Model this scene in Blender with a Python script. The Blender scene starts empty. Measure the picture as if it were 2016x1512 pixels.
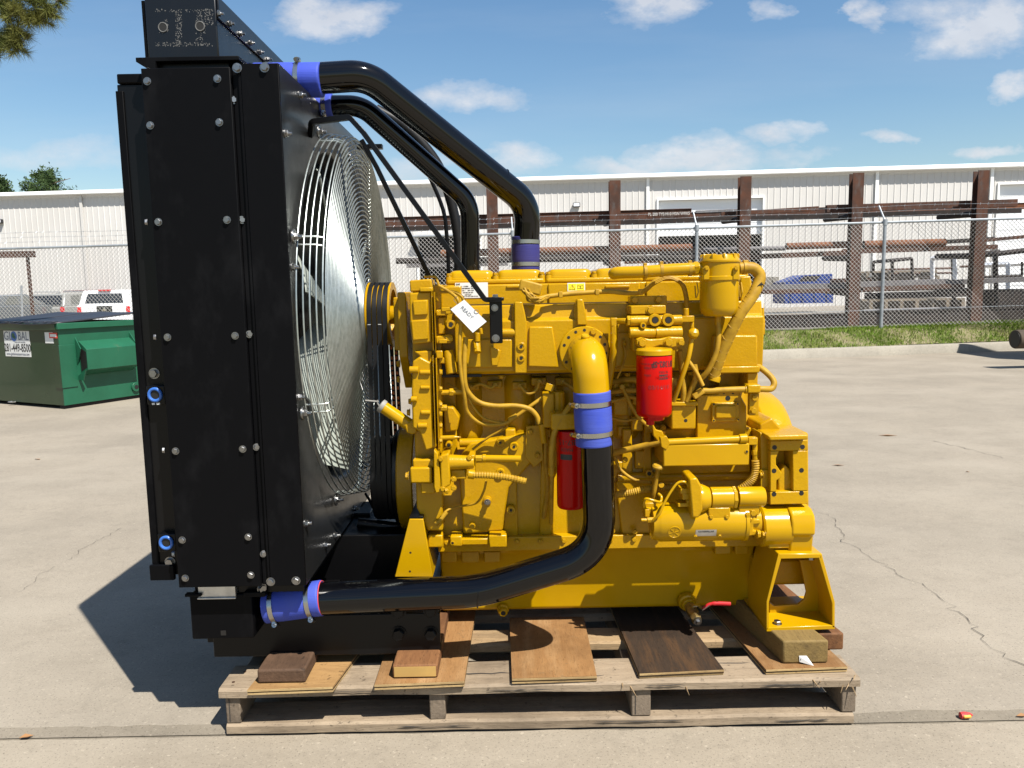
import bpy, bmesh, math, random
from mathutils import Vector as V, Matrix, noise as mnoise
from math import radians, sin, cos, pi, sqrt, atan2
random.seed(7)
sc = bpy.context.scene
col = sc.collection

# ------------------------------------------------------------------ camera
FPX, CX, CY, CAMZ = 1514.0, 1008.0, 756.0, 1.45      # focal length and centre in photo pixels, eye height in metres
PITCH, ROLL = radians(7.0), radians(1.05)
FW = V((0, cos(PITCH), -sin(PITCH)))
U0 = V((0, sin(PITCH), cos(PITCH)))
R0 = V((1, 0, 0))
UP = cos(ROLL) * U0 + sin(ROLL) * R0
RT = cos(ROLL) * R0 - sin(ROLL) * U0
cam = bpy.data.cameras.new('camera')
cam.sensor_width = 36.0
cam.lens = FPX / 2016.0 * 36.0
cam.clip_start = 0.05
cam.clip_end = 4000
cam_o = bpy.data.objects.new('camera', cam)
mw = Matrix((RT, UP, -FW)).transposed().to_4x4()
mw.translation = (0, 0, CAMZ)
cam_o.matrix_world = mw
col.objects.link(cam_o)
sc.camera = cam_o

# ------------------------------------------------------------------ sun and sky
SUN_EL, SUN_AZ = radians(56.5), radians(140.0)        # azimuth measured from +Y towards +X
sun_dir = V((cos(SUN_EL) * sin(SUN_AZ), cos(SUN_EL) * cos(SUN_AZ), sin(SUN_EL)))
sl = bpy.data.lights.new('sun', 'SUN')
sl.energy = 5.0
sl.angle = radians(0.53)
sl.color = (1.0, 0.955, 0.88)
so = bpy.data.objects.new('sun', sl)
so.rotation_euler = sun_dir.to_track_quat('Z', 'Y').to_euler()
so.location = (6, -6, 14)
col.objects.link(so)

world = bpy.data.worlds.new('World')
sc.world = world
world.use_nodes = True
wn, wl = world.node_tree.nodes, world.node_tree.links
wn.clear()
def wnode(t, **k):
    n = wn.new(t)
    for a, b in k.items():
        setattr(n, a, b)
    return n
def wmath(op, a, b=None, c=None, clamp=False):
    n = wnode('ShaderNodeMath', operation=op, use_clamp=clamp)
    for i, q in enumerate((a, b, c)):
        if q is None: continue
        if isinstance(q, (int, float)): n.inputs[i].default_value = q
        else: wl.new(q, n.inputs[i])
    return n.outputs[0]
sky = wnode('ShaderNodeTexSky', sky_type='NISHITA', sun_disc=False, sun_elevation=SUN_EL, sun_rotation=SUN_AZ,
            altitude=0.0, air_density=1.3, dust_density=0.5, ozone_density=3.2)
SKY_STRENGTH = 0.068
tc = wnode('ShaderNodeTexCoord')
sep = wnode('ShaderNodeSeparateXYZ'); wl.new(tc.outputs['Generated'], sep.inputs[0])
# clouds: a field laid on the dome of directions, drawn out towards the horizon
den = wmath('MAXIMUM', wmath('ABSOLUTE', sep.outputs[1]), 0.12)
uu = wmath('DIVIDE', sep.outputs[0], den)
vv = wmath('DIVIDE', sep.outputs[2], den)
cmb = wnode('ShaderNodeCombineXYZ'); wl.new(uu, cmb.inputs[0]); wl.new(vv, cmb.inputs[1])
def wnoise(scale, detail, rough, sx, sy, off):
    mp = wnode('ShaderNodeMapping'); wl.new(cmb.outputs[0], mp.inputs[0])
    mp.inputs['Scale'].default_value = (sx, sy, 1); mp.inputs['Location'].default_value = (off, off * .7, off)
    nz = wnode('ShaderNodeTexNoise'); wl.new(mp.outputs[0], nz.inputs['Vector'])
    nz.inputs['Scale'].default_value = scale; nz.inputs['Detail'].default_value = detail; nz.inputs['Roughness'].default_value = rough
    return nz.outputs[0]
wob = wnoise(9.0, 6, .62, 1, 1.9, 3.1)
wob2 = wnoise(7.0, 5, .62, 1, 1.8, 11.7)
du = wmath('MULTIPLY', wmath('SUBTRACT', wob, .5), .17)
dv = wmath('MULTIPLY', wmath('SUBTRACT', wob2, .5), .085)
pu, pv = wmath('ADD', uu, du), wmath('ADD', vv, dv)
CLOUDS = [(662, 28, 135, 48, 1.0), (1275, 8, 105, 52, 1.0), (1925, 45, 135, 66, 1.1), (1840, 15, 120, 40, .7), (935, 188, 130, 34, .75),
          (1375, 305, 150, 42, 1.0), (1240, 325, 130, 30, .9), (1025, 322, 80, 36, .85), (1525, 33, 42, 24, .7), (1706, 24, 38, 30, .75), (1992, 178, 75, 38, 1.0),
          (1755, 274, 66, 18, .85), (1945, 291, 60, 18, .8), (1545, 262, 90, 22, .75), (110, 305, 190, 40, .55),
          (1570, 300, 70, 18, .5), (800, 335, 120, 30, .6)]
field = None
for (px, py, w, h, g) in CLOUDS:
    d = FW * FPX + RT * (px - CX) + UP * (CY - py)
    cu, cv = d.x / d.y, d.z / d.y
    a = wmath('MULTIPLY', wmath('SUBTRACT', pu, cu), FPX / w)
    b = wmath('MULTIPLY', wmath('SUBTRACT', pv, cv), FPX / h)
    r2 = wmath('ADD', wmath('MULTIPLY', a, a), wmath('MULTIPLY', b, b))
    m = wmath('MULTIPLY', wmath('SUBTRACT', 1.0, r2, clamp=True), g)
    field = m if field is None else wmath('MAXIMUM', field, m)
front = wmath('GREATER_THAN', sep.outputs[1], 0.0)
field = wmath('MULTIPLY', field, front)
gen = wmath('MULTIPLY', wmath('SUBTRACT', wnoise(2.3, 8, .58, 1, 2.4, 5.3), .50), 5.0, clamp=True)      # scattered cumulus out of view, cover added as neutral fill light
low = wmath('MULTIPLY', front, wmath('SUBTRACT', 1.0, wmath('MULTIPLY', wmath('SUBTRACT', vv, .42), 6.0, clamp=True)))
genm = wmath('MULTIPLY', gen, wmath('SUBTRACT', 1.0, low))
tex = wmath('ADD', -.15, wmath('MULTIPLY', wnoise(26, 7, .64, 1, 1.6, 1.9), 2.1))
cl = wmath('MULTIPLY', wmath('MULTIPLY', wmath('MAXIMUM', field, genm), tex), 1.15, clamp=True)
hazec = wmath('MULTIPLY', wmath('SUBTRACT', wnoise(3.2, 5, .55, .55, 3.5, 8.2), .46), 1.1, clamp=True)   # thin high veil
cl = wmath('MAXIMUM', cl, wmath('MULTIPLY', hazec, .42))
above = wmath('MULTIPLY', sep.outputs[2], 14.0, clamp=True)
cl = wmath('MULTIPLY', wmath('MULTIPLY', cl, above), .74)
shade = wnoise(14, 4, .5, 1, 2, 21.0)
mixc = wnode('ShaderNodeMix', data_type='RGBA')
wl.new(cl, mixc.inputs[0]); hsv = wnode('ShaderNodeHueSaturation'); hsv.inputs['Saturation'].default_value = 1.16; wl.new(sky.outputs[0], hsv.inputs['Color']); wl.new(hsv.outputs[0], mixc.inputs[6])
ccol = wnode('ShaderNodeMix', data_type='RGBA')
wl.new(shade, ccol.inputs[0]); ccol.inputs[6].default_value = (5.0, 5.1, 5.5, 1); ccol.inputs[7].default_value = (7.2, 7.2, 7.3, 1)
wl.new(ccol.outputs[2], mixc.inputs[7])
bg = wnode('ShaderNodeBackground'); bg.inputs[1].default_value = SKY_STRENGTH
wl.new(mixc.outputs[2], bg.inputs[0])
wo = wnode('ShaderNodeOutputWorld'); wl.new(bg.outputs[0], wo.inputs[0])

sc.view_settings.view_transform = 'Standard'
sc.view_settings.look = 'None'
sc.view_settings.exposure = 0.95
sc.view_settings.gamma = 1.0
sc.view_settings.use_curve_mapping = False

# ------------------------------------------------------------------ helpers
def ray(px, py):
    return FW * FPX + RT * (px - CX) + UP * (CY - py)
def P(px, py, Y):
    """point of the place seen at photo pixel (px, py), Y metres ahead"""
    d = ray(px, py)
    return V((0, 0, CAMZ)) + d * (Y / d.y)
def G(px, py, z=0.0):
    d = ray(px, py)
    return V((0, 0, CAMZ)) + d * ((z - CAMZ) / d.z)

class MB:
    def __init__(s):
        s.v, s.f = [], []
    def add(s, vs, fs):
        o = len(s.v)
        s.v += [V(p) for p in vs]
        s.f += [tuple(i + o for i in f) for f in fs]
        return s
    def box(s, x0, x1, y0, y1, z0, z1, M=None):
        vs = [V((x, y, z)) for x in (x0, x1) for y in (y0, y1) for z in (z0, z1)]
        if M: vs = [M @ p for p in vs]
        return s.add(vs, [(0, 1, 3, 2), (4, 6, 7, 5), (0, 4, 5, 1), (2, 3, 7, 6), (0, 2, 6, 4), (1, 5, 7, 3)])
    def rb(s, x0, y0, x1, y1, Y0, Y1):
        """box whose front face fills a pixel rectangle at depth Y0, running back to Y1"""
        a, b = P(x0, y0, Y0), P(x1, y1, Y0)
        return s.box(min(a.x, b.x), max(a.x, b.x), Y0, Y1, min(a.z, b.z), max(a.z, b.z))
    def prism(s, poly, d0, d1, ax='y'):
        n = len(poly)
        if ax == 'y': mk = lambda p, d: V((p[0], d, p[1]))
        elif ax == 'x': mk = lambda p, d: V((d, p[0], p[1]))
        else: mk = lambda p, d: V((p[0], p[1], d))
        vs = [mk(p, d0) for p in poly] + [mk(p, d1) for p in poly]
        fs = [tuple(range(n)), tuple(range(2 * n - 1, n - 1, -1))] + [(i, (i + 1) % n, n + (i + 1) % n, n + i) for i in range(n)]
        return s.add(vs, fs)
    def pp(s, pts, Y0, Y1):
        """prism of a pixel outline at depth Y0, running back to Y1"""
        q = [P(a, b, Y0) for a, b in pts]
        return s.prism([(p.x, p.z) for p in q], Y0, Y1)
    def cyl(s, p0, p1, r0, r1=None, n=20, caps=True):
        p0, p1 = V(p0), V(p1)
        r1 = r0 if r1 is None else r1
        ax = (p1 - p0).normalized()
        a = ax.orthogonal().normalized(); b = ax.cross(a)
        vs = []
        for p, r in ((p0, r0), (p1, r1)):
            vs += [p + a * (r * cos(2 * pi * i / n)) + b * (r * sin(2 * pi * i / n)) for i in range(n)]
        fs = [(i, (i + 1) % n, n + (i + 1) % n, n + i) for i in range(n)]
        if caps: fs += [tuple(range(n - 1, -1, -1)), tuple(range(n, 2 * n))]
        return s.add(vs, fs)
    def lathe(s, prof, o, ax, n=28):
        """prof: (radius, distance along axis); closes at both ends"""
        o, ax = V(o), V(ax).normalized()
        a = ax.orthogonal().normalized(); b = ax.cross(a)
        vs, fs = [], []
        for r, h in prof:
            vs += [o + ax * h + a * (r * cos(2 * pi * i / n)) + b * (r * sin(2 * pi * i / n)) for i in range(n)]
        for k in range(len(prof) - 1):
            fs += [(k * n + i, k * n + (i + 1) % n, (k + 1) * n + (i + 1) % n, (k + 1) * n + i) for i in range(n)]
        fs += [tuple(range(n - 1, -1, -1)), tuple(range((len(prof) - 1) * n, len(prof) * n))]
        return s.add(vs, fs)
    def tube(s, pts, r, n=12, closed=False, caps=True, flat=None):
        pts = [V(p) for p in pts]
        N = len(pts)
        rs = r if isinstance(r, (list, tuple)) else [r] * N
        T = []
        for i in range(N):
            a = pts[(i - 1) % N] if (closed or i > 0) else pts[i]
            b = pts[(i + 1) % N] if (closed or i < N - 1) else pts[i]
            T.append((b - a).normalized())
        u = T[0].orthogonal().normalized()
        if flat: u = (V(flat) - T[0] * V(flat).dot(T[0])).normalized()
        vs, fs = [], []
        for i in range(N):
            u = (u - T[i] * u.dot(T[i])).normalized()
            w = T[i].cross(u)
            for k in range(n):
                t = 2 * pi * (k + .5) / n
                vs.append(pts[i] + (u * cos(t) + w * sin(t)) * rs[i])
        M = N if closed else N - 1
        for i in range(M):
            j = (i + 1) % N
            fs += [(i * n + k, i * n + (k + 1) % n, j * n + (k + 1) % n, j * n + k) for k in range(n)]
        if caps and not closed:
            fs += [tuple(range(n - 1, -1, -1)), tuple(range((N - 1) * n, N * n))]
        return s.add(vs, fs)
    def band(s, pts, half, th, side):
        """flat strap along pts: half width along 'side', thickness th"""
        pts = [V(p) for p in pts]; side = V(side).normalized(); vs = []; N = len(pts)
        for i in range(N):
            t = (pts[min(i + 1, N - 1)] - pts[max(i - 1, 0)]).normalized()
            w = (side - t * side.dot(t)).normalized(); nn = t.cross(w)
            vs += [pts[i] + w * half + nn * th / 2, pts[i] - w * half + nn * th / 2, pts[i] - w * half - nn * th / 2, pts[i] + w * half - nn * th / 2]
        fs = [(i * 4 + k, i * 4 + (k + 1) % 4, i * 4 + 4 + (k + 1) % 4, i * 4 + 4 + k) for i in range(N - 1) for k in range(4)]
        fs += [(3, 2, 1, 0), tuple((N - 1) * 4 + k for k in range(4))]
        return s.add(vs, fs)
    def mesh(s, name, mats, smooth=35):
        me = bpy.data.meshes.new(name)
        bm = bmesh.new()
        bv = [bm.verts.new(p) for p in s.v]
        for f in s.f:
            try: bm.faces.new([bv[i] for i in f])
            except ValueError: pass
        bmesh.ops.recalc_face_normals(bm, faces=bm.faces[:])
        bm.to_mesh(me); bm.free()
        for m in (mats if isinstance(mats, (list, tuple)) else [mats]):
            me.materials.append(m)
        if smooth:
            me.polygons.foreach_set('use_smooth', [True] * len(me.polygons))
            me.set_sharp_from_angle(angle=radians(smooth))
        return me
    def build(s, name, m, parent=None, bevel=0, smooth=35, kind=None, seg=2):
        return place(name, s.mesh(name, m, smooth), parent, None, bevel, kind, seg)

def place(name, me, parent=None, M=None, bevel=0, kind=None, seg=2):
    o = bpy.data.objects.new(name, me)
    col.objects.link(o)
    if parent is not None:
        o.parent = parent
        o.matrix_parent_inverse = base_inverse(parent)
    if M is not None: o.matrix_basis = M
    if bevel:
        b = o.modifiers.new('bevel', 'BEVEL'); b.width = bevel; b.segments = seg; b.limit_method = 'ANGLE'; b.angle_limit = radians(38)
    if kind: o['kind'] = kind
    return o
def base_matrix(o):
    m = o.matrix_basis.copy()
    if o.parent is not None:
        m = base_matrix(o.parent) @ o.matrix_parent_inverse @ m
    return m
def base_inverse(o):
    return base_matrix(o).inverted()
def tag(o, label=None, cat=None, group=None, kind=None):
    if label: o['label'] = label
    if cat: o['category'] = cat
    if group: o['group'] = group
    if kind: o['kind'] = kind
    return o
def thing(name, label, cat, loc, group=None):
    o = bpy.data.objects.new(name, None)
    o.empty_display_size = .1
    o.location = loc
    col.objects.link(o)
    return tag(o, label, cat, group)
def rounded(pts, rad, n=6):
    """polyline with its inner corners turned into arcs"""
    pts = [V(p) for p in pts]
    out = [pts[0]]
    rads = rad if isinstance(rad, (list, tuple)) else [rad] * (len(pts) - 2)
    for i in range(1, len(pts) - 1):
        a, b, c = pts[i - 1], pts[i], pts[i + 1]
        r = rads[i - 1]
        d0, d1 = (a - b), (c - b)
        ang = d0.angle(d1)
        t = min(r / math.tan(ang / 2), d0.length * .49, d1.length * .49)
        p0, p1 = b + d0.normalized() * t, b + d1.normalized() * t
        for k in range(n + 1):
            u = k / n
            out.append(p0 * (1 - u) ** 2 + b * 2 * u * (1 - u) + p1 * u * u)
    out.append(pts[-1])
    return out
def spline(pts, n=6):
    pts = [V(p) for p in pts]
    q = [pts[0] * 2 - pts[1]] + pts + [pts[-1] * 2 - pts[-2]]
    out = []
    for i in range(1, len(q) - 2):
        a, b, c, d = q[i - 1:i + 3]
        for k in range(n):
            t = k / n
            out.append(.5 * ((2 * b) + (c - a) * t + (2 * a - 5 * b + 4 * c - d) * t * t + (3 * b - a - 3 * c + d) * t ** 3))
    out.append(pts[-1])
    return out
def pxs(l):
    return [P(*p) for p in l]

# ------------------------------------------------------------------ materials
def mat(name, base, rough=.5, metal=0.0, coat=0.0, var=None, bump=None, rvar=0.0, dirt=None, spec=.5, rand=0.0, coat_r=.08):
    m = bpy.data.materials.new(name); m.use_nodes = True
    nt = m.node_tree; N, L = nt.nodes, nt.links
    b = N['Principled BSDF']
    b.inputs['Base Color'].default_value = (*base, 1)
    b.inputs['Roughness'].default_value = rough
    b.inputs['Metallic'].default_value = metal
    b.inputs['Coat Weight'].default_value = coat
    b.inputs['Coat Roughness'].default_value = coat_r
    b.inputs['Specular IOR Level'].default_value = spec
    t = N.new('ShaderNodeTexCoord')
    vec = t.outputs['Object']
    if rand:
        oi = N.new('ShaderNodeObjectInfo')
        sc_ = N.new('ShaderNodeVectorMath'); sc_.operation = 'SCALE'; sc_.inputs[0].default_value = (37, 53, 71)
        L.new(oi.outputs['Random'], sc_.inputs['Scale'])
        ad = N.new('ShaderNodeVectorMath'); ad.operation = 'ADD'; L.new(vec, ad.inputs[0]); L.new(sc_.outputs[0], ad.inputs[1])
        vec = ad.outputs[0]
    def nz(scale, detail=4, rgh=.55, stretch=None):
        v = vec
        if stretch:
            mp = N.new('ShaderNodeMapping'); mp.inputs['Scale'].default_value = stretch; L.new(vec, mp.inputs[0]); v = mp.outputs[0]
        n = N.new('ShaderNodeTexNoise'); n.inputs['Scale'].default_value = scale; n.inputs['Detail'].default_value = detail; n.inputs['Roughness'].default_value = rgh
        L.new(v, n.inputs['Vector']); return n.outputs[0]
    def ramp(src, stops):
        r = N.new('ShaderNodeValToRGB'); L.new(src, r.inputs[0])
        while len(r.color_ramp.elements) < len(stops): r.color_ramp.elements.new(.5)
        for e, (p, c) in zip(r.color_ramp.elements, stops):
            e.position = p; e.color = (*c, 1) if len(c) == 3 else c
        return r.outputs[0]
    def mix(f, a, c, bt='MIX'):
        x = N.new('ShaderNodeMix'); x.data_type = 'RGBA'; x.blend_type = bt
        for i, q in ((0, f), (6, a), (7, c)):
            if isinstance(q, (int, float)): x.inputs[i].default_value = q
            elif isinstance(q, tuple): x.inputs[i].default_value = (*q, 1)
            else: L.new(q, x.inputs[i])
        return x.outputs[2]
    c = None
    if var:        # (scale, second colour, lo, hi [, stretch])
        s0, c2, lo, hi = var[:4]
        f = ramp(nz(s0, 5, .6, var[4] if len(var) > 4 else None), [(lo, (0, 0, 0)), (hi, (1, 1, 1))])
        c = mix(f, tuple(base), tuple(c2))
    if dirt:       # (scale, colour, lo, hi, amount [, stretch])
        s0, c2, lo, hi, am = dirt[:5]
        f = ramp(nz(s0, 6, .65, dirt[5] if len(dirt) > 5 else None), [(lo, (0, 0, 0)), (hi, (am, am, am))])
        c = mix(f, c if c is not None else tuple(base), tuple(c2))
    if c is not None: L.new(c, b.inputs['Base Color'])
    if rvar:
        mr = N.new('ShaderNodeMapRange'); L.new(nz(18, 4), mr.inputs[0])
        mr.inputs[3].default_value = max(.02, rough - rvar); mr.inputs[4].default_value = min(1, rough + rvar)
        L.new(mr.outputs[0], b.inputs['Roughness'])
    if bump:       # list of (scale, strength, distance [, stretch])
        prev = None
        for bb in bump:
            bn = N.new('ShaderNodeBump'); bn.inputs['Strength'].default_value = bb[1]; bn.inputs['Distance'].default_value = bb[2]
            L.new(nz(bb[0], 5, .6, bb[3] if len(bb) > 3 else None), bn.inputs['Height'])
            if prev is not None: L.new(prev, bn.inputs['Normal'])
            prev = bn.outputs[0]
        L.new(prev, b.inputs['Normal'])
    m['h'] = 1
    mat.last = (m, N, L, b, nz, ramp, mix, vec)
    return m
def wood(name, a, b, c, axis, rough=.75):
    """a main, b grain, c stain; axis of the grain"""
    st = {'x': (2.2, 16, 16), 'y': (16, 2.2, 16), 'z': (16, 16, 2.2)}[axis]
    st2 = {'x': (.5, 5, 5), 'y': (5, .5, 5), 'z': (5, 5, .5)}[axis]
    m = mat(name, a, rough, rand=1, bump=[(6, .5, .004, st), (60, .25, .002)], spec=.25)
    m_, N, L, bs, nz, ramp, mix, vec = mat.last
    g = ramp(nz(4.5, 8, .7, st), [(.30, (0, 0, 0)), (.78, (.85, .85, .85))])
    k = mix(g, tuple(a), tuple(b))
    s = ramp(nz(3.2, 5, .62, st2), [(.5, (0, 0, 0)), (.72, (.8, .8, .8))])
    k = mix(s, k, tuple(c))
    s3 = ramp(nz(9, 6, .75, tuple(q * 1.6 for q in st)), [(.56, (0, 0, 0)), (.64, (.75, .75, .75))])
    k = mix(s3, k, tuple(q * .5 for q in b))
    s4 = ramp(nz(2.1, 6, .7), [(.47, (0, 0, 0)), (.68, (.7, .7, .7))])
    k = mix(s4, k, tuple(q * .55 for q in b))
    s2 = ramp(nz(38, 4, .7), [(.62, (0, 0, 0)), (.70, (.7, .7, .7))])
    k = mix(s2, k, tuple(q * .45 for q in c))
    L.new(k, bs.inputs['Base Color'])
    return m

YEL = (.425, .240, .0012)
M = {}
M['yellow'] = mat('yellow_paint', YEL, .20, coat=.0, spec=.30, var=(5, (.385, .212, .001), .35, .7), rvar=.06, bump=[(140, .07, .002), (14, .06, .004)])
M['cast'] = mat('yellow_painted_casting', (.412, .230, .0012), .26, coat=.0, spec=.27, dirt=(7, (.26, .14, .012), .60, .86, .45), var=(4, (.365, .195, .001), .35, .7), rvar=.08, bump=[(130, .30, .003), (11, .22, .010)])
M['hosey'] = mat('yellow_oversprayed_hose', (.36, .205, .010), .55, spec=.3, var=(30, (.25, .135, .006), .45, .7), bump=[(160, .2, .002)])
M['panel'] = mat('black_powder_coat', (.0026, .0026, .0031), .46, rvar=.07, spec=.07, dirt=(6, (.012, .012, .013), .52, .80, .6, (1, 1, .5)), bump=[(320, .05, .001)])
M['gloss'] = mat('black_gloss_paint', (.0012, .0012, .0017), .07, spec=.25, coat=.35, coat_r=.02, bump=[(16, .02, .01), (300, .015, .001)])
M['satin'] = mat('black_satin', (.003, .003, .0034), .32, spec=.22, rvar=.06)
M['sheen'] = mat('black_sheet_metal', (.0032, .0033, .0042), .30, spec=.45, rvar=.06, bump=[(3, .03, .02)])
M['rubber'] = mat('black_rubber', (.006, .006, .0065), .5, spec=.25, rvar=.1)
M['blue'] = mat('blue_silicone_hose', (.034, .060, .375), .6, spec=.25, var=(8, (.05, .075, .34), .4, .65), bump=[(12, .25, .004, (1, 1, 14)), (220, .1, .001)])
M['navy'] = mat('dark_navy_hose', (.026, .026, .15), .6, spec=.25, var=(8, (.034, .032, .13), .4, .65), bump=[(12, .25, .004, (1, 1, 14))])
M['steel'] = mat('stainless_band', (.42, .42, .40), .28, metal=1, rvar=.08)
M['zinc'] = mat('zinc_plated_bolt', (.27, .27, .27), .34, metal=1, rvar=.1)
M['galv'] = mat('galvanised_wire', (.42, .45, .43), .36, metal=.85, var=(40, (.32, .35, .33), .4, .65), rvar=.08)
M['alu'] = mat('bare_aluminium', (.55, .55, .54), .42, metal=.9, var=(20, (.40, .40, .40), .4, .7))
M['fan'] = mat('pale_fan_blade', (.33, .36, .32), .45, dirt=(8, (.24, .26, .23), .5, .8, .6))
M['red'] = mat('red_filter_can', (.40, .003, .001), .25, spec=.16, coat=.03)
M['redh'] = mat('red_lever_sleeve', (.38, .008, .012), .4)
M['brass'] = mat('brass_valve', (.50, .36, .14), .35, metal=.9, var=(50, (.30, .22, .10), .4, .65))
M['ink'] = mat('black_ink', (.015, .015, .015), .5)
M['redink'] = mat('dark_red_ink', (.25, .004, .004), .5)
M['white'] = mat('white_label', (.62, .62, .60), .45)
M['orange'] = mat('orange_print', (.75, .20, .04), .55)
M['hole'] = mat('dark_bore', (.006, .005, .004), .6)
M['scuff'] = mat('grey_scuff', (.10, .10, .097), .8)
M['bluering'] = mat('blue_plastic_ring', (.03, .12, .42), .4)

# ================================================================== THE SETTING
def concrete(name, base, stain, light, jointy=False):
    m = mat(name, base, .85, bump=[(220, .35, .003), (26, .18, .006)], spec=.2)
    m_, N, L, bs, nz, ramp, mix, vec = mat.last
    k = mix(ramp(nz(1.1, 8, .62), [(.36, (0, 0, 0)), (.66, (.9, .9, .9))]), tuple(base), tuple(stain))
    k = mix(ramp(nz(17, 7, .78), [(.50, (0, 0, 0)), (.72, (.6, .6, .6))]), k, tuple(q * .78 for q in stain))
    k = mix(ramp(nz(.7, 7, .66, (1, 1.5, 1)), [(.47, (0, 0, 0)), (.70, (.8, .8, .8))]), k, tuple(light))
    k = mix(ramp(nz(4.2, 8, .74, (1, 1.25, 1)), [(.58, (0, 0, 0)), (.80, (.5, .5, .5))]), k, tuple(q * .75 for q in stain))
    k = mix(ramp(nz(120, 3, .8), [(.57, (0, 0, 0)), (.66, (.75, .75, .75))]), k, tuple(q * .42 for q in stain))
    k = mix(ramp(nz(55, 5, .75), [(.58, (0, 0, 0)), (.70, (.6, .6, .6))]), k, tuple(min(1, q * 1.45) for q in light))
    L.new(k, bs.inputs['Base Color'])
    return m
M['conc'] = concrete('far_slab_concrete', (.250, .217, .170), (.200, .174, .137), (.282, .248, .197))  # the far slab's own concrete colours
M['conc2'] = concrete('coarse_concrete', (.262, .225, .172), (.205, .175, .134), (.300, .262, .205))
M['joint'] = concrete('joint_filler', (.185, .160, .122), (.14, .12, .092), (.22, .19, .148))
M['crack'] = mat('crack_dark', (.035, .030, .025), .95)  # plain dark colour of slab cracks and wood splits
M['kerb'] = concrete('kerb_concrete', (.30, .275, .225), (.22, .20, .165), (.34, .31, .26))
M['yard'] = concrete('yard_gravel', (.24, .215, .18), (.18, .16, .135), (.28, .255, .22))
M['soil'] = mat('grass_soil', (.12, .115, .04), .95, var=(3, (.20, .165, .10), .4, .65), bump=[(60, .4, .01)])
M['grass'] = mat('grass_blades', (.125, .20, .020), .7, var=(2.2, (.175, .20, .04), .45, .70), spec=.2)

def kerb_y(x):
    pts = [(-60, 17.5), (-12, 15.9), (-7.8, 15.75), (0, 15.0), (4.8, 14.9), (7, 15.25), (10.65, 15.95), (14, 16.4), (60, 19.5)]
    for (a, b), (c, d) in zip(pts, pts[1:]):
        if a <= x <= c: return b + (d - b) * (x - a) / (c - a)
    return 17
def fence_y(x): return 16.75 - .05 * x
def fence_z(x): return .375 + .0156 * max(-14, min(14, x))
def ground_z(x, y):
    k, fy = kerb_y(x), fence_y(x)
    fy = max(fy, k + .8)
    if y <= fy:
        t = max(0, min(1, (y - k) / (fy - k)))
        return .165 + (fence_z(x) - .165) * t * t * (3 - 2 * t)
    t = min(1, (y - fy) / 14)
    far = .12 + .018 * max(-25, min(25, x))
    return fence_z(x) * (1 - t) + far * t

# the concrete pad: a far slab and a near slab with a worn joint between them
JY = 2.43
def slab(name, y0, y1fn, m, xs):
    mb = MB(); n = len(xs)
    for x in xs:
        j = 0
        mb.v += [V((x, y0, 0)), V((x, y1fn(x), 0))]
    mb.f += [(2 * i, 2 * i + 2, 2 * i + 3, 2 * i + 1) for i in range(n - 1)]
    return mb.build(name, m, kind='structure', smooth=0)
xs = [-60 + i * 1.5 for i in range(81)]
far_slab = slab('concrete_pad', JY + .012, lambda x: kerb_y(x) + .05, M['conc'], xs)
mb = MB()
edge = [-14 + i * .05 for i in range(561)]
def jag(x, s): return .010 * mnoise.noise(V((x * 4, s, 0))) + .006 * mnoise.noise(V((x * 19, s, 3)))
for x in edge: mb.v += [V((x, -6, 0)), V((x, JY - .045 + jag(x, 1), 0))]
mb.f = [(2 * i, 2 * i + 2, 2 * i + 3, 2 * i + 1) for i in range(len(edge) - 1)]
near_slab = mb.build('near_concrete_pad', M['conc2'], kind='structure', smooth=0)
mb = MB().box(-60, 60, JY - .09, JY + .05, -.05, -.006)
mb.build('slab_joint', M['joint'], kind='structure')
# worn lip of filler that rides over the far slab's edge
mb = MB()
for x in edge: mb.v += [V((x, JY - .03, -.002)), V((x, JY + .026 + 1.6 * jag(x, 9), .003))]
mb.f = [(2 * i, 2 * i + 2, 2 * i + 3, 2 * i + 1) for i in range(len(edge) - 1)]
mb.build('joint_edge', M['joint'], near_slab, smooth=0)
# cracks in the far slab
def crack(pts, w0, w1, seed, parent):
    rnd = random.Random(seed)
    q = []
    for (a, b) in zip(pts, pts[1:]):
        n = max(3, int((V(b) - V(a)).length / .035))
        for i in range(n):
            t = i / n
            p = V(a).lerp(V(b), t); p.x += rnd.gauss(0, .011); p.y += rnd.gauss(0, .011); q.append(p)
    q.append(V(pts[-1]))
    mb = MB()
    for i, p in enumerate(q):
        t = (q[min(i + 1, len(q) - 1)] - q[max(i - 1, 0)]).normalized(); s = V((-t.y, t.x, 0))
        w = (w0 + (w1 - w0) * i / len(q)) * rnd.uniform(.15, 1.5)
        mb.v += [p + s * w + V((0, 0, .004)), p - s * w + V((0, 0, .004))]
    mb.f = [(2 * i, 2 * i + 2, 2 * i + 3, 2 * i + 1) for i in range(len(q) - 1)]
    return mb.build('crack', M['crack'], parent, smooth=0)
crack([G(x, y) for x, y in [(1602, 1004), (1640, 1022), (1655, 1045), (1665, 1068), (1722, 1100), (1772, 1136), (1825, 1157), (1868, 1192), (1900, 1214), (1945, 1268), (1985, 1297), (2040, 1325)]], .0012, .0016, 3, far_slab)
crack([G(x, y) for x, y in [(45, 1165), (75, 1135), (120, 1110), (165, 1080), (240, 1040)]], .0007, .0010, 5, far_slab)
crack([G(x, y) for x, y in [(1840, 870), (1905, 884), (1985, 905)]], .003, .0015, 8, far_slab)

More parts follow.
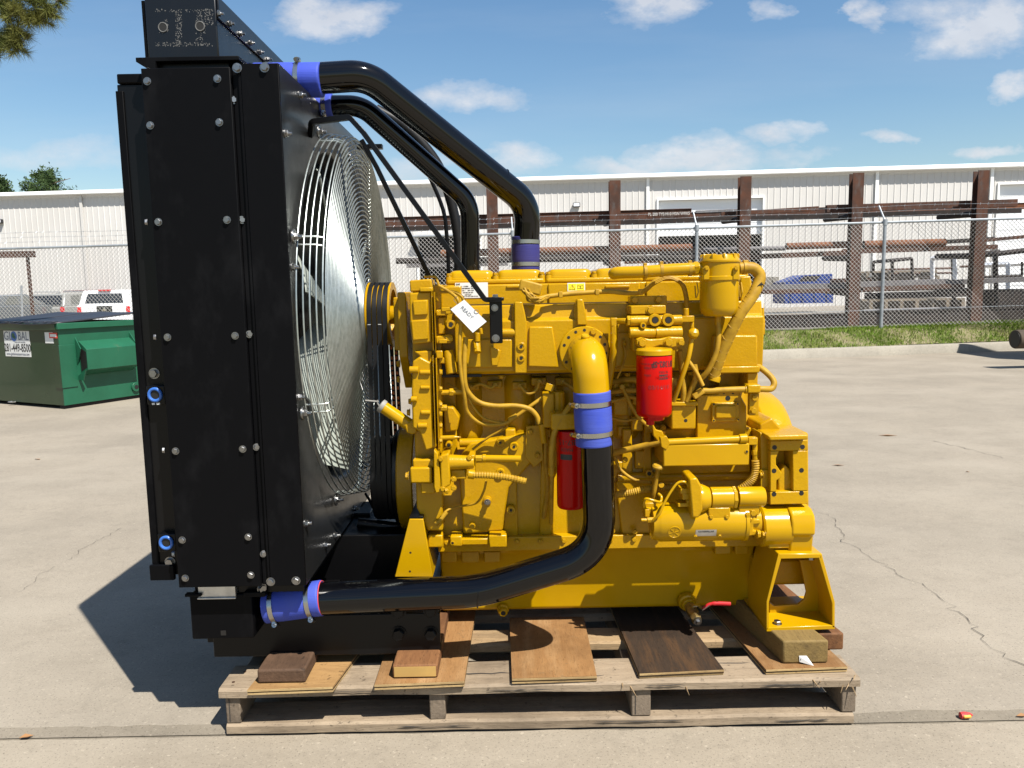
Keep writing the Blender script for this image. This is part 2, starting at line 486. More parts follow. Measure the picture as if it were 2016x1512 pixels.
# kerb, lawn strip and yard behind it
mb = MB()
kx = [-30 + i * .5 for i in range(121)]
prof = [(-.002, 0), (.025, .155), (.045, .178), (.19, .185), (.19, -.05)]
for x in kx:
    y = kerb_y(x)
    mb.v += [V((x, y + a, b)) for a, b in prof]
np_ = len(prof)
mb.f = [(i * np_ + k, (i + 1) * np_ + k, (i + 1) * np_ + k + 1, i * np_ + k + 1) for i in range(len(kx) - 1) for k in range(np_ - 1)]
mb.build('kerb', M['kerb'], kind='structure')
def sheet(name, m, x0, x1, nx, fy0, fy1, ny, dz):
    mb = MB()
    for i in range(nx + 1):
        x = x0 + (x1 - x0) * i / nx
        for j in range(ny + 1):
            y = fy0(x) + (fy1(x) - fy0(x)) * j / ny
            mb.v.append(V((x, y, ground_z(x, y) + dz)))
    w = ny + 1
    mb.f = [(i * w + j, (i + 1) * w + j, (i + 1) * w + j + 1, i * w + j + 1) for i in range(nx) for j in range(ny)]
    return mb.build(name, m, kind='structure', smooth=60)
sheet('lawn', M['soil'], -40, 40, 160, lambda x: kerb_y(x) + .165, lambda x: max(fence_y(x), kerb_y(x) + .8) + .5, 10, -.004)
sheet('yard', M['yard'], -45, 45, 60, lambda x: max(fence_y(x), kerb_y(x) + .8) + .4, lambda x: 60, 40, 0)
mb = MB().add([(-1500, -1500, -.35), (1500, -1500, -.35), (1500, 1500, -.35), (-1500, 1500, -.35)], [(0, 1, 2, 3)])
mb.build('ground', M['soil'], kind='structure', smooth=0)
# grass blades
mb = MB(); rnd = random.Random(4)
def blades(x0, x1, n, seed):
    for _ in range(n):
        x = rnd.uniform(x0, x1)
        y0 = kerb_y(x) + .15; y1 = max(fence_y(x), kerb_y(x) + .8) + .3
        y = rnd.uniform(y0, y1)
        pn = mnoise.noise(V((x * 1.3, y * 1.3, 5)))
        if rnd.random() < .25 + max(0, -pn) * 1.2 and pn < 0: continue
        h = rnd.uniform(.035, .085) * (1 + .5 * pn); a = rnd.uniform(0, pi); w = .007
        z = ground_z(x, y) - .01; lx, ly = rnd.gauss(0, .03), rnd.gauss(0, .03)
        i = len(mb.v)
        mb.v += [V((x - w * cos(a), y - w * sin(a), z)), V((x + w * cos(a), y + w * sin(a), z)), V((x + lx, y + ly, z + h))]
        mb.f.append((i, i + 1, i + 2))
blades(3.5, 12.5, 30000, 1); blades(-9, -6.2, 6000, 2)
me = bpy.data.meshes.new('grass'); me.from_pydata([tuple(p) for p in mb.v], [], mb.f); me.materials.append(M['grass'])
g_ = place('grass', me); tag(g_, 'short green lawn grass between the kerb and the fence', 'grass', kind='stuff')

# ================================================================== WAREHOUSE
M['wall'] = mat('cream_metal_cladding', (.545, .528, .503), .55, var=(.25, (.515, .495, .465), .4, .65), dirt=(1.4, (.48, .45, .41), .58, .8, .25, (3, 3, .25)))
M['trim'] = mat('white_metal_trim', (.80, .80, .78), .45)
M['door'] = mat('white_roller_door', (.74, .75, .76), .5)
M['dark'] = mat('unlit_interior', (.02, .02, .022), .9)
M['roof'] = mat('galvanised_roof', (.55, .55, .54), .5)
WA, WB = V((-26.9, 40.4, 0)), V((24.3, 36.4, 0))
wd = (WB - WA).normalized(); wnrm = V((wd.y, -wd.x, 0))                 # towards the camera
def wall_hit(px, py):
    d = ray(px, py); o = V((0, 0, CAMZ))
    t = (WA - o).dot(wnrm) / d.dot(wnrm)
    p = o + d * t
    return (p - WA).dot(wd), p.z
WM = Matrix.Translation(WA) @ Matrix((wd, -wnrm, V((0, 0, 1)))).transposed().to_4x4()   # local: u along, v inwards, z up
EAVE = wall_hit(1000, 351)[1]
BASE = -.35
wh = thing('warehouse', 'long cream metal clad warehouse with white eave gutter behind the fence', 'warehouse', WA)
def wpart(name, mb, m, parent=wh, bevel=0):
    mb.v = [WM @ p for p in mb.v]
    return mb.build(name, m, parent, bevel=bevel)
def clad(u0, u1, z0, z1):
    mb = MB(); prof = []
    u = u0
    while u < u1 - 1e-6:
        e = min(u + .30, u1)
        for a, b in ((0, 0), (.20, 0), (.218, -.019), (.252, -.019), (.27, 0), ):
            if u + a < e: prof.append((u + a, b))
        u = e
    prof.append((u1, 0))
    for a, b in prof: mb.v += [V((a, b, z0)), V((a, b, z1))]
    mb.f = [(2 * i, 2 * i + 2, 2 * i + 3, 2 * i + 1) for i in range(len(prof) - 1)]
    o = wpart('wall_panel', mb, M['wall'])
    return o
uA0, uA1 = wall_hit(824, 500)[0], wall_hit(946, 500)[0]; zA = wall_hit(880, 466)[1]
uB0, uB1 = wall_hit(1296, 430)[0], wall_hit(1501, 430)[0]; zB = wall_hit(1400, 392)[1]
uC0, uC1 = wall_hit(1964, 420)[0], wall_hit(2175, 420)[0]; zC = wall_hit(1990, 363)[1]
u163, u1275, u1720, u1945 = [wall_hit(x, 450)[0] for x in (165, 1275, 1722, 1946)]
for a, b, z0 in [(-14, u163, BASE), (u163, uA0, BASE), (uA0, uA1, zA), (uA1, u1275, BASE), (u1275, uB0, BASE), (uB0, uB1, zB), (uB1, u1720, BASE),
                 (u1720, uC0, BASE), (uC0, uC1, zC), (uC1, 66, BASE)]:
    clad(a, b, z0, EAVE - .22)
for u in (u163, u1275, u1720, u1945):          # downpipes and panel joints
    wpart('downpipe', MB().box(u - .07, u + .07, -.10, -.045, BASE, EAVE - .2), M['trim' if u != u163 else 'wall'])
wpart('eave_gutter', MB().box(-14, 66, -.30, .0, EAVE - .2, EAVE), M['trim'], bevel=.03)
wpart('roof', MB().prism([(-.2, EAVE - .01), (30, EAVE + 1.0), (30, EAVE - .4), (.05, EAVE - .4)], -14, 66, 'x'), M['roof'])
wpart('back_wall', MB().box(-14, 66, 30, 30.2, BASE, EAVE), M['wall'])
for u0, u1, zt in ((uA0, uA1, zA), (uB0, uB1, zB), (uC0, uC1, zC)):
    wpart('door_frame', MB().box(u0 - .08, u0, -.07, .25, BASE, zt + .08).box(u1, u1 + .08, -.07, .25, BASE, zt + .08).box(u0, u1, -.07, .25, zt, zt + .08), M['trim'])
def roller(u0, u1, z0, z1):
    n = max(2, int((z1 - z0) / .5)); h = (z1 - z0) / n
    for i in range(n):
        wpart('door_slat', MB().box(u0, u1, .16, .20, z0 + i * h + .012, z0 + (i + 1) * h - .012), M['door'])
    wpart('door_backing', MB().box(u0, u1, .20, .23, z0, z1), M['door'])
roller(uB0, uB1, wall_hit(1400, 463)[1], zB)
roller(uC0, uC1, BASE, zC)
for (u0, u1, zt) in ((uA0, uA1, zA), (uB0, uB1, zB)):
    wpart('interior_wall', MB().box(u0 - 1, u1 + 1, 6, 6.1, BASE, zt + .5), M['dark'])
    wpart('interior_wall', MB().box(u0 - 1, u0 - .9, .3, 5.99, BASE, zt + .5), M['dark'])
    wpart('interior_wall', MB().box(u1 + .9, u1 + 1, .3, 5.99, BASE, zt + .5), M['dark'])
    wpart('interior_ceiling', MB().box(u0 - .89, u1 + .89, .3, 5.99, zt + .4, zt + .5), M['dark'])
wpart('canopy', MB().box(uA0 - .1, uA1 + .1, -.45, 0, zA + .02, zA + .16), M['roof'])
M['lampg'] = mat('flood_lamp_glass', (.75, .77, .80), .15)
for (px, py) in ((1135, 404), (2, 436)):
    u, z = wall_hit(px, py)
    lp = wpart('flood_lamp', MB().box(u - .17, u + .17, -.22, -.04, z - .10, z + .10), M['dark'], bevel=.015)
    wpart('lamp_glass', MB().box(u - .14, u + .14, -.228, -.222, z - .07, z + .07), M['lampg'], lp)

# ================================================================== CHAIN LINK FENCE
M['chain'] = mat('galvanised_chain_link', (.36, .345, .325), .55, metal=.2)
M['rail'] = mat('galvanised_tube', (.33, .355, .375), .45, metal=.4, var=(6, (.27, .29, .31), .4, .6))
fence = thing('chain_link_fence', 'grey galvanised chain link fence with barbed wire behind the lawn', 'fence', (0, fence_y(0), fence_z(0)))
def rail_z(x): return 2.64 + .0078 * x
mb = MB().tube([(x, fence_y(x), rail_z(x)) for x in range(-18, 23, 2)], .026, 8); mb.build('top_rail', M['rail'], fence)
mb = MB().tube([(x, fence_y(x), fence_z(x) + .38) for x in range(-18, 23, 2)], .006, 6); mb.build('tension_wire', M['rail'], fence)
post_x = [P(px, 500, fence_y(0)).x for px in (1721, 1366, 1010, 655, 300, -55, -410, 2076)]
for x in post_x:
    y = fence_y(x) - .045
    po = MB().cyl((x, y, fence_z(x) - .1), (x, y, rail_z(x) + .05), .036, n=12).build('post', M['rail'], fence)
    tip = V((x - .02, y + .26, rail_z(x) + .36))
    MB().tube([(x, y, rail_z(x) + .02), tip], .018, 8).build('barb_arm', M['rail'], po)
    MB().cyl((x, y, rail_z(x) - .06), (x, y, rail_z(x) + .06), .046, n=12).build('post_cap', M['rail'], po)
for k in range(3):
    t = .3 + .33 * k
    mb = MB().tube([(x, fence_y(x) - .045 + .26 * t, rail_z(x) + .02 + .34 * t + .012 * sin(x * 1.6)) for x in [q * .5 for q in range(-36, 45)]], .0032, 5)
    for i in range(260):
        x = -18 + i * .155
        p = V((x, fence_y(x) - .045 + .26 * t, rail_z(x) + .02 + .34 * t + .012 * sin(x * 1.6)))
        a = random.uniform(0, pi); d = V((.4, cos(a), sin(a))) * .028
        mb.tube([p - d, p + d], .003, 3)
    mb.build('barbed_wire', M['rail'], fence)
# the woven mesh: straight runs of wire crossing at diamonds, all one mass of wire
mb = MB(); pitch = .087
n0, n1 = int(-15 / pitch), int(17.5 / pitch)
hgt = 2.22
for i in range(n0, n1):
    for s in (-1, 1):
        x0 = i * pitch
        pts = []
        for k in range(3):
            t = k / 2
            x = x0 + s * t * hgt * .95
            pts.append(V((x, fence_y(x) + s * .006, fence_z(x) + .03 + t * (rail_z(x) - fence_z(x) - .05))))
        mb.tube(pts, .0048, 3, caps=False)
me = mb.mesh('chain_mesh', M['chain'], 0)
place('chain_mesh', me, fence, kind='stuff')

# ================================================================== STEEL RACK AND ITS LOAD
def rust(name, a, b, c, am=.8):
    m = mat(name, a, .8, rand=1, var=(3.5, b, .4, .62), dirt=(9, c, .5, .72, am, (1, 1, .35)), bump=[(50, .25, .003)], spec=.25)
    return m
M['rust'] = rust('rusty_steel', (.052, .026, .018), (.085, .034, .019), (.085, .075, .070))
M['rust2'] = rust('orange_rusty_pipe', (.125, .046, .021), (.165, .062, .025), (.06, .03, .02))
M['mill'] = rust('grey_mill_steel', (.115, .11, .115), (.15, .145, .15), (.07, .045, .035), .5)
M['darksteel'] = rust('dark_mill_steel', (.018, .016, .016), (.03, .024, .022), (.06, .03, .02), .4)
RY = 17.75
rack = thing('steel_rack', 'tall rusty cantilever rack of steel columns behind the fence', 'rack', (P(1500, 500, RY).x, RY, .4))
cols = [(968, 366), (1211, 355), (1469, 347), (1691, 340), (1938, 335)]
colx = []
for px, py in cols:
    t = P(px, py, RY); x = t.x; colx.append(x); z0 = ground_z(x, RY) - .05; z1 = t.z; w = .125
    c_ = MB().box(x - w, x + w, RY, RY + .02, z0, z1).box(x - w, x + w, RY + .19, RY + .21, z0, z1).box(x - .008, x + .008, RY + .02, RY + .19, z0, z1).build('column', M['rust'], rack)
    for py2 in (424, 508, 578, 633):
        z = P(px, py2 - .02 * (px - 1690), RY).z
        MB().cyl((x, RY + .21, z), (x - .02, RY + 1.75, z + .06), .075, .062, n=12).build('arm', M['darksteel'], c_)
for a_, b_ in zip(colx, colx[1:] + [colx[-1] + 2.9]):
    zz = ground_z((a_ + b_) / 2, RY)
    MB().box(a_ + .13, b_ - .13, RY + .04, RY + .17, zz - .05, zz + .20).build('base_beam', M['darksteel'], rack)
# loads on the arms: (shape, x0, x1, y at x0, y at x1, depth, size, material, name, label)
def on_rack(kind, x0, x1, y0, y1, Y, s, m, name, label, cat):
    a, b = P(x0, y0, Y), P(x1, y1, Y)
    mb = MB()
    if kind == 'pipe':
        n = 14; ax = (b - a).normalized(); o = thing(name, label, cat, a.lerp(b, .5), 'long steel on the rack')
        mb.cyl(a, b, s, n=n); p_ = mb.build('wall', m, o)
        MB().cyl(a - ax * .004, a + ax * .01, s * .82, n=n).build('bore', M['hole'], o)
        MB().cyl(b - ax * .01, b + ax * .004, s * .82, n=n).build('bore', M['hole'], o)
        return o
    if kind == 'beam':      # I section on its side along the rack
        h = s; fl = s * .55
        for (za, zb, ya, yb) in ((-h, -h + .016, 0, fl), (h - .016, h, 0, fl), (-h + .016, h - .016, fl / 2 - .006, fl / 2 + .006)):
            vs = [q + V((0, yy, zz)) for q in (a, b) for yy in (ya, yb) for zz in (za, zb)]
            mb.add(vs, [(0, 1, 3, 2), (4, 6, 7, 5), (0, 4, 5, 1), (2, 3, 7, 6), (0, 2, 6, 4), (1, 5, 7, 3)])
    else:                    # tube or flat
        vs = [q + V((0, yy, zz)) for q in (a, b) for yy in (0, s * 1.3) for zz in (-s, s)]
        mb.add(vs, [(0, 1, 3, 2), (4, 6, 7, 5), (0, 4, 5, 1), (2, 3, 7, 6), (0, 2, 6, 4), (1, 5, 7, 3)])
    o = mb.build(name, m, bevel=.006)
    return tag(o, label, cat, 'long steel on the rack')
R_ = on_rack
b1 = R_('beam', 750, 1362, 438, 420, 18.15, .115, M['rust'], 'steel_girder', 'long rusty steel beam with chalk marks on the top tier left half', 'beam')
R_('tube', 745, 2012, 452, 414, 18.6, .06, M['darksteel'], 'steel_girder', 'longest dark beam lying along the whole top tier of the rack', 'beam')
R_('tube', 1420, 1612, 422, 410, 18.2, .05, M['rust'], 'steel_tube', 'short brown steel tube on the top tier right of the raised roller door', 'tube')
R_('tube', 1370, 1480, 417, 413, 18.35, .03, M['mill'], 'steel_bar', 'short pale steel bar on the top tier above the roller door', 'bar')
R_('tube', 1628, 2004, 411, 399, 18.15, .085, M['rust'], 'steel_tube', 'red brown square tube on the top tier reaching the right edge', 'tube')
R_('pipe', 868, 1362, 499, 487, 18.2, .085, M['rust2'], 'steel_pipe', 'orange rusty pipe on the middle tier above the valve covers', 'pipe')
R_('pipe', 780, 1380, 514, 507, 18.5, .07, M['darksteel'], 'steel_pipe', 'dark pipe lying below the orange pipe on the middle tier', 'pipe')
R_('tube', 800, 1000, 523, 519, 18.9, .05, M['mill'], 'steel_bar', 'grey bar end on the middle tier beside the upper coolant pipes', 'bar')
R_('pipe', 1385, 1545, 491, 489, 18.8, .055, M['mill'], 'steel_pipe', 'thin grey pipe on the middle tier behind the breather canister', 'pipe')
R_('tube', 1230, 1690, 515, 497, 18.9, .06, M['rust'], 'steel_tube', 'brown tube under the pipes on the middle tier centre', 'tube')
R_('pipe', 1548, 1688, 485, 481, 18.15, .078, M['rust2'], 'steel_pipe', 'short orange pipe with open end on the middle tier', 'pipe')
R_('pipe', 1700, 1860, 482, 478, 18.3, .095, M['rust2'], 'steel_pipe', 'thick rust orange pipe between the two right columns', 'pipe')
R_('tube', 1700, 1960, 486, 470, 18.8, .05, M['darksteel'], 'steel_tube', 'dark tube behind the thick orange pipe on the middle tier', 'tube')
R_('tube', 1930, 2060, 474, 462, 18.2, .04, M['rust'], 'steel_tube', 'brown tube on the middle tier at the right frame edge', 'tube')
R_('tube', 1500, 1668, 567, 563, 18.15, .07, M['mill'], 'steel_plate', 'pale grey flat bar on the lower tier left of the last fence post', 'plate')
R_('tube', 1662, 1868, 561, 554, 18.2, .065, M['mill'], 'steel_plate', 'pale grey flat bar on the lower tier right of the fence post', 'plate')
R_('tube', 1500, 1700, 575, 571, 18.1, .05, M['rust'], 'steel_tube', 'brown tube under the grey bar on the lower tier left', 'tube')
R_('tube', 1690, 1900, 570, 563, 18.1, .05, M['rust'], 'steel_tube', 'brown tube under the grey bar on the lower tier right', 'tube')
R_('pipe', 1700, 1905, 612, 606, 18.3, .04, M['mill'], 'steel_pipe', 'bright thin pipe lying near the ground between right columns', 'pipe')
R_('tube', 1870, 2060, 556, 548, 18.2, .06, M['mill'], 'steel_plate', 'grey flat bar on the lower tier at the right frame edge', 'plate')
R_('beam', 1215, 1705, 431, 412, 19.3, .09, M['rust'], 'steel_girder', 'rusty beam crossing behind the third column on the top tier', 'beam')
R_('beam', 1500, 2060, 421, 404, 19.5, .08, M['rust2'], 'steel_girder', 'orange brown beam at the back of the top tier right half', 'beam')
R_('tube', 1660, 1965, 495, 486, 19.4, .06, M['rust'], 'steel_tube', 'brown square tube at the back of the middle tier right half', 'tube')
R_('beam', 985, 1480, 503, 490, 19.4, .07, M['darksteel'], 'steel_girder', 'dark beam at the back of the middle tier behind the orange pipe', 'beam')
R_('tube', 1705, 1930, 583, 577, 19.2, .08, M['darksteel'], 'steel_tube', 'dark square tube under the lower tier between right columns', 'tube')
R_('beam', 1500, 1690, 628, 624, 18.6, .09, M['rust'], 'steel_girder', 'rusty beam on the ground behind the last fence post, left part', 'beam')
R_('beam', 1700, 2060, 622, 612, 18.7, .09, M['darksteel'], 'steel_girder', 'dark beam on the ground behind the right columns', 'beam')
def flat_text(s, size, M4, m, parent, name='lettering', ext=.0006, bold=0.0, align='CENTER', sx=1.0):
    cu = bpy.data.curves.new(name, 'FONT'); cu.body = s; cu.size = size; cu.align_x = align; cu.align_y = 'CENTER'; cu.extrude = ext; cu.offset = bold
    cu.resolution_u = 3
    to = bpy.data.objects.new(name, cu); col.objects.link(to)
    dg = bpy.context.evaluated_depsgraph_get(); dg.update()
    me = bpy.data.meshes.new_from_object(to.evaluated_get(dg)); bpy.data.objects.remove(to); bpy.data.curves.remove(cu)
    me.name = name
    if sx != 1.0:
        for v in me.vertices: v.co.x *= sx
    me.materials.clear(); me.materials.append(m)
    if M4 is None: return me
    return place(name, me, parent, M4)
def face_m(o, right, up):
    r, u = V(right).normalized(), V(up).normalized(); n = r.cross(u).normalized(); u = n.cross(r)
    m4 = Matrix((r, u, n)).transposed().to_4x4(); m4.translation = V(o); return m4
M['chalk'] = mat('chalk_mark', (.55, .53, .50), .9)
q0, q1 = P(750, 438, 18.15), P(1362, 420, 18.15); bd = (q1 - q0).normalized()
for s, px in (('PL 200 TYS', 1292), ('M10 MSN W9X5', 1334)):
    t = (px - 750) / 612.
    flat_text(s, .10, face_m(q0.lerp(q1, t) + V((0, -.004, .0)), bd, (0, 0, 1)), M['chalk'], b1, 'chalk_lettering', sx=.8)

# rack upright and rail on the far left
mb = MB()
ar = thing('steel_trestle', 'brown steel frame corner standing behind the fence at far left', 'trestle', (P(50, 620, 18.3).x, 18.3, .1))
MB().rb(50, 503, 63, 640, 18.3, 18.45).build('post', M['rust'], ar)
MB().rb(-120, 497, 63, 506, 18.3, 18.45).build('beam', M['rust'], ar)
lg = thing('low_gate', 'low grey tube gate at the far left behind the fence', 'gate', (P(20, 600, 22).x, 22, 0))
MB().tube(pxs([(-80, 585, 22), (41, 582, 22)]), .02, 8).build('rail', M['rail'], lg)
MB().tube(pxs([(42, 562, 22), (44, 625, 22)]), .03, 8).build('post', M['rail'], lg)

# ------------------------------------------------------------------ far yard goods on the right
M['bluebin'] = mat('blue_painted_steel', (.006, .035, .20), .45, var=(4, (.005, .025, .14), .4, .6))
M['palletw'] = wood('weathered_pallet_wood', (.24, .20, .15), (.15, .12, .09), (.10, .08, .06), 'x')
M['whiteprim'] = mat('white_primed_steel', (.72, .73, .75), .5)
M['blockc'] = mat('concrete_block', (.22, .20, .17), .9, var=(5, (.16, .145, .12), .4, .6), bump=[(30, .4, .01)])
BY = 30.0
a, b = P(1545, 597, BY), P(1640, 597, BY)
bin_ = thing('blue_waste_bin', 'blue steel waste bin with folded dark mesh lid behind the rack', 'bin', (a.x, BY, a.z))
hb = P(1545, 556, BY).z
w_ = b.x - a.x
for (x0, x1, y0, y1) in ((0, w_, 0, .04), (0, w_, 1.36, 1.4), (0, .04, .04, 1.36), (w_ - .04, w_, .04, 1.36)):
    MB().box(a.x + x0, a.x + x1, BY + y0, BY + y1, a.z, hb).build('side', M['bluebin'], bin_)
MB().box(a.x, b.x, BY, BY + 1.4, a.z - .02, a.z).build('floor', M['bluebin'], bin_)
for i in range(4):
    x = a.x + w_ * (i + .5) / 4
    MB().box(x - .03, x + .03, BY - .04, BY, a.z, hb - .05).build('stiffener', M['bluebin'], bin_)
top = P(1600, 541, BY).z
MB().prism([(a.x, hb + .005), (a.x + .72, top), (b.x - .02, top + .03), (b.x, hb + .005)], BY + .1, BY + 1.3).build('lid', M['bluebin'], bin_, bevel=.01)
MB().prism([(a.x + .55, hb + .05), (a.x + .80, top - .04), (b.x - .45, top - .03), (b.x - .65, hb + .05)], BY + .085, BY + .099).build('lid_mesh', M['darksteel'], bin_)
for i, px in enumerate((1507, 1521)):
    p = P(px, 545, 33)
    o = MB().box(p.x, p.x + .28, 33, 33.6, p.z - .45, p.z).build('concrete_block', M['blockc'], bevel=.02)
    tag(o, ['pale concrete block beside the breather hose, left of two', 'pale concrete block beside the breather hose, right of two'][i], 'block', 'concrete blocks by the yard wall')
# stack of pallets and steel frames between the right columns
def skid(px0, px1, py, Y, h, name, label, m, legs=4):
    a, b = P(px0, py, Y), P(px1, py, Y)
    o = thing(name, label, 'pallet', (a.lerp(b, .5).x, Y, a.z - h), 'pallets and frames in the yard')
    for k in range(3):
        MB().box(a.x, b.x, Y + k * .5, Y + k * .5 + .12, a.z - .05, a.z).build('board', m, o)
    for k in range(legs):
        x = a.x + (b.x - a.x - .1) * k / (legs - 1)
        MB().box(x, x + .1, Y, Y + 1.1, a.z - h, a.z - .052).build('runner', m, o)
    return o
skid(1706, 1845, 534, 24, .18, 'pallet', 'topmost grey pallet in the stack between the right columns', M['palletw'])
skid(1700, 1850, 545, 24.1, .2, 'pallet', 'middle grey pallet in the stack between the right columns', M['palletw'])
skid(1695, 1880, 556, 24.2, .3, 'pallet', 'lowest wide grey pallet in the stack between the right columns', M['palletw'], 6)
skid(1712, 1900, 590, 23, .5, 'skid', 'long low wooden skid on posts near the ground between right columns', M['palletw'], 7)
skid(1660, 1720, 548, 27, .5, 'skid', 'small brown skid behind the second column from the right', M['rust'], 3)
def frame(pts, Y, s, m, name, label, depth=1.2):
    o = thing(name, label, 'trestle', P(pts[0][0], pts[-1][1], Y), 'pallets and frames in the yard')
    for (a, b) in zip(pts, pts[1:]):
        for dy in (0, depth):
            MB().tube([P(a[0], a[1], Y) + V((0, dy, 0)), P(b[0], b[1], Y) + V((0, dy, 0))], s, 4).build('bar', m, o)
    for a in pts[1:-1]:
        q = P(a[0], a[1], Y)
        MB().tube([q, q + V((0, depth, 0))], s, 4).build('cross_bar', m, o)
    return o
frame([(1757, 560), (1757, 513), (1795, 509), (1797, 560)], 23, .05, M['darksteel'], 'steel_trestle', 'dark square steel frame on the pallet stack')
frame([(1880, 560), (1880, 505), (1925, 503)], 22.5, .07, M['whiteprim'], 'steel_trestle', 'white primed steel frame left of the right hand column')
frame([(1962, 640), (1960, 500), (2060, 488)], 21, .07, M['darksteel'], 'steel_trestle', 'tall dark steel frame at the right edge, outermost', 2)
frame([(1962, 545), (2012, 543), (2012, 515)], 20.5, .035, M['darksteel'], 'steel_trestle', 'thin dark bracket frame at the right edge')
frame([(1985, 610), (1985, 520), (2060, 514)], 23, .08, M['whiteprim'], 'steel_trestle', 'white primed frame at the right edge behind the dark frame', 1.6)
mb = MB().rb(1955, 570, 2060, 612, 21.5, 22.3)
tag(mb.build('steel_crate', M['darksteel'], bevel=.02), 'dark closed steel crate on the ground at the right edge', 'crate')
for i, (x0, x1, y, Y) in enumerate(((1735, 1880, 531, 24.6), (1730, 1885, 540, 24.8), (1890, 1990, 525, 25))):
    a, b = P(x0, y, Y), P(x1, y - 3, Y)
    tag(MB().tube([a, b], .035, 6).build('scrap_bar', M['rust']), ['thin brown scrap bar lying on the topmost pallet', 'second thin scrap bar lying behind the topmost pallet', 'thin scrap bar poking out behind the white frame'][i], 'bar')

# big dark pipe lying at the right edge, its pile casting shade on the kerb
M['bigpipe'] = rust('brown_coated_pipe', (.055, .042, .030), (.075, .055, .038), (.03, .025, .02))
pc = P(1998, 668, 12.6)
for i, (dx, dy, dz, lab) in enumerate(((0, 0, 0, 'thick dark brown pipe end poking in at the right edge by the kerb'),)):
    o = thing('large_pipe', lab, 'pipe', (pc.x + 2.5, pc.y, 0))
    e0 = pc + V((dx, dy, dz)); e1 = e0 + V((6, .25, 0)); r = .155
    MB().cyl(e0, e1, r, n=28).build('wall', M['bigpipe'], o, bevel=.012)
    MB().cyl(e0 - V((.004, 0, 0)), e0 + V((.03, 0, 0)), r * .86, n=28).build('bore', M['hole'], o)
    for xx in (1.2, 4.2):
        x = e0.x + xx
        MB().box(x - .12, x + .12, e0.y - .5, e0.y + .6, 0, e0.z - r - .002).build('timber_block', M['palletw'], o, bevel=.01)
# off to the right: a flat bed trailer whose shade falls on the kerb and lawn
tr = thing('flatbed_trailer', 'dark flatbed trailer whose shadow falls across the kerb at right', 'trailer', (14.4, 13.85, 0))
MB().box(10.1, 18.7, 13.05, 14.65, 1.05, 1.25).build('deck', M['darksteel'], tr, bevel=.02)
MB().box(10.1, 18.7, 13.07, 13.17, .80, 1.05).build('side_beam', M['darksteel'], tr)
MB().box(10.1, 18.7, 14.52, 14.62, .80, 1.05).build('side_beam', M['darksteel'], tr)
MB().box(10.12, 16, 13.1, 14.6, 1.26, 2.45).build('load_crate', M['palletw'], tr, bevel=.03)
for x in (16.5, 17.7):
    for y in (13.25, 14.42):
        MB().cyl((x, y - .14, .5), (x, y + .14, .5), .5, n=28).build('wheel', M['rubber'], tr, bevel=.04)

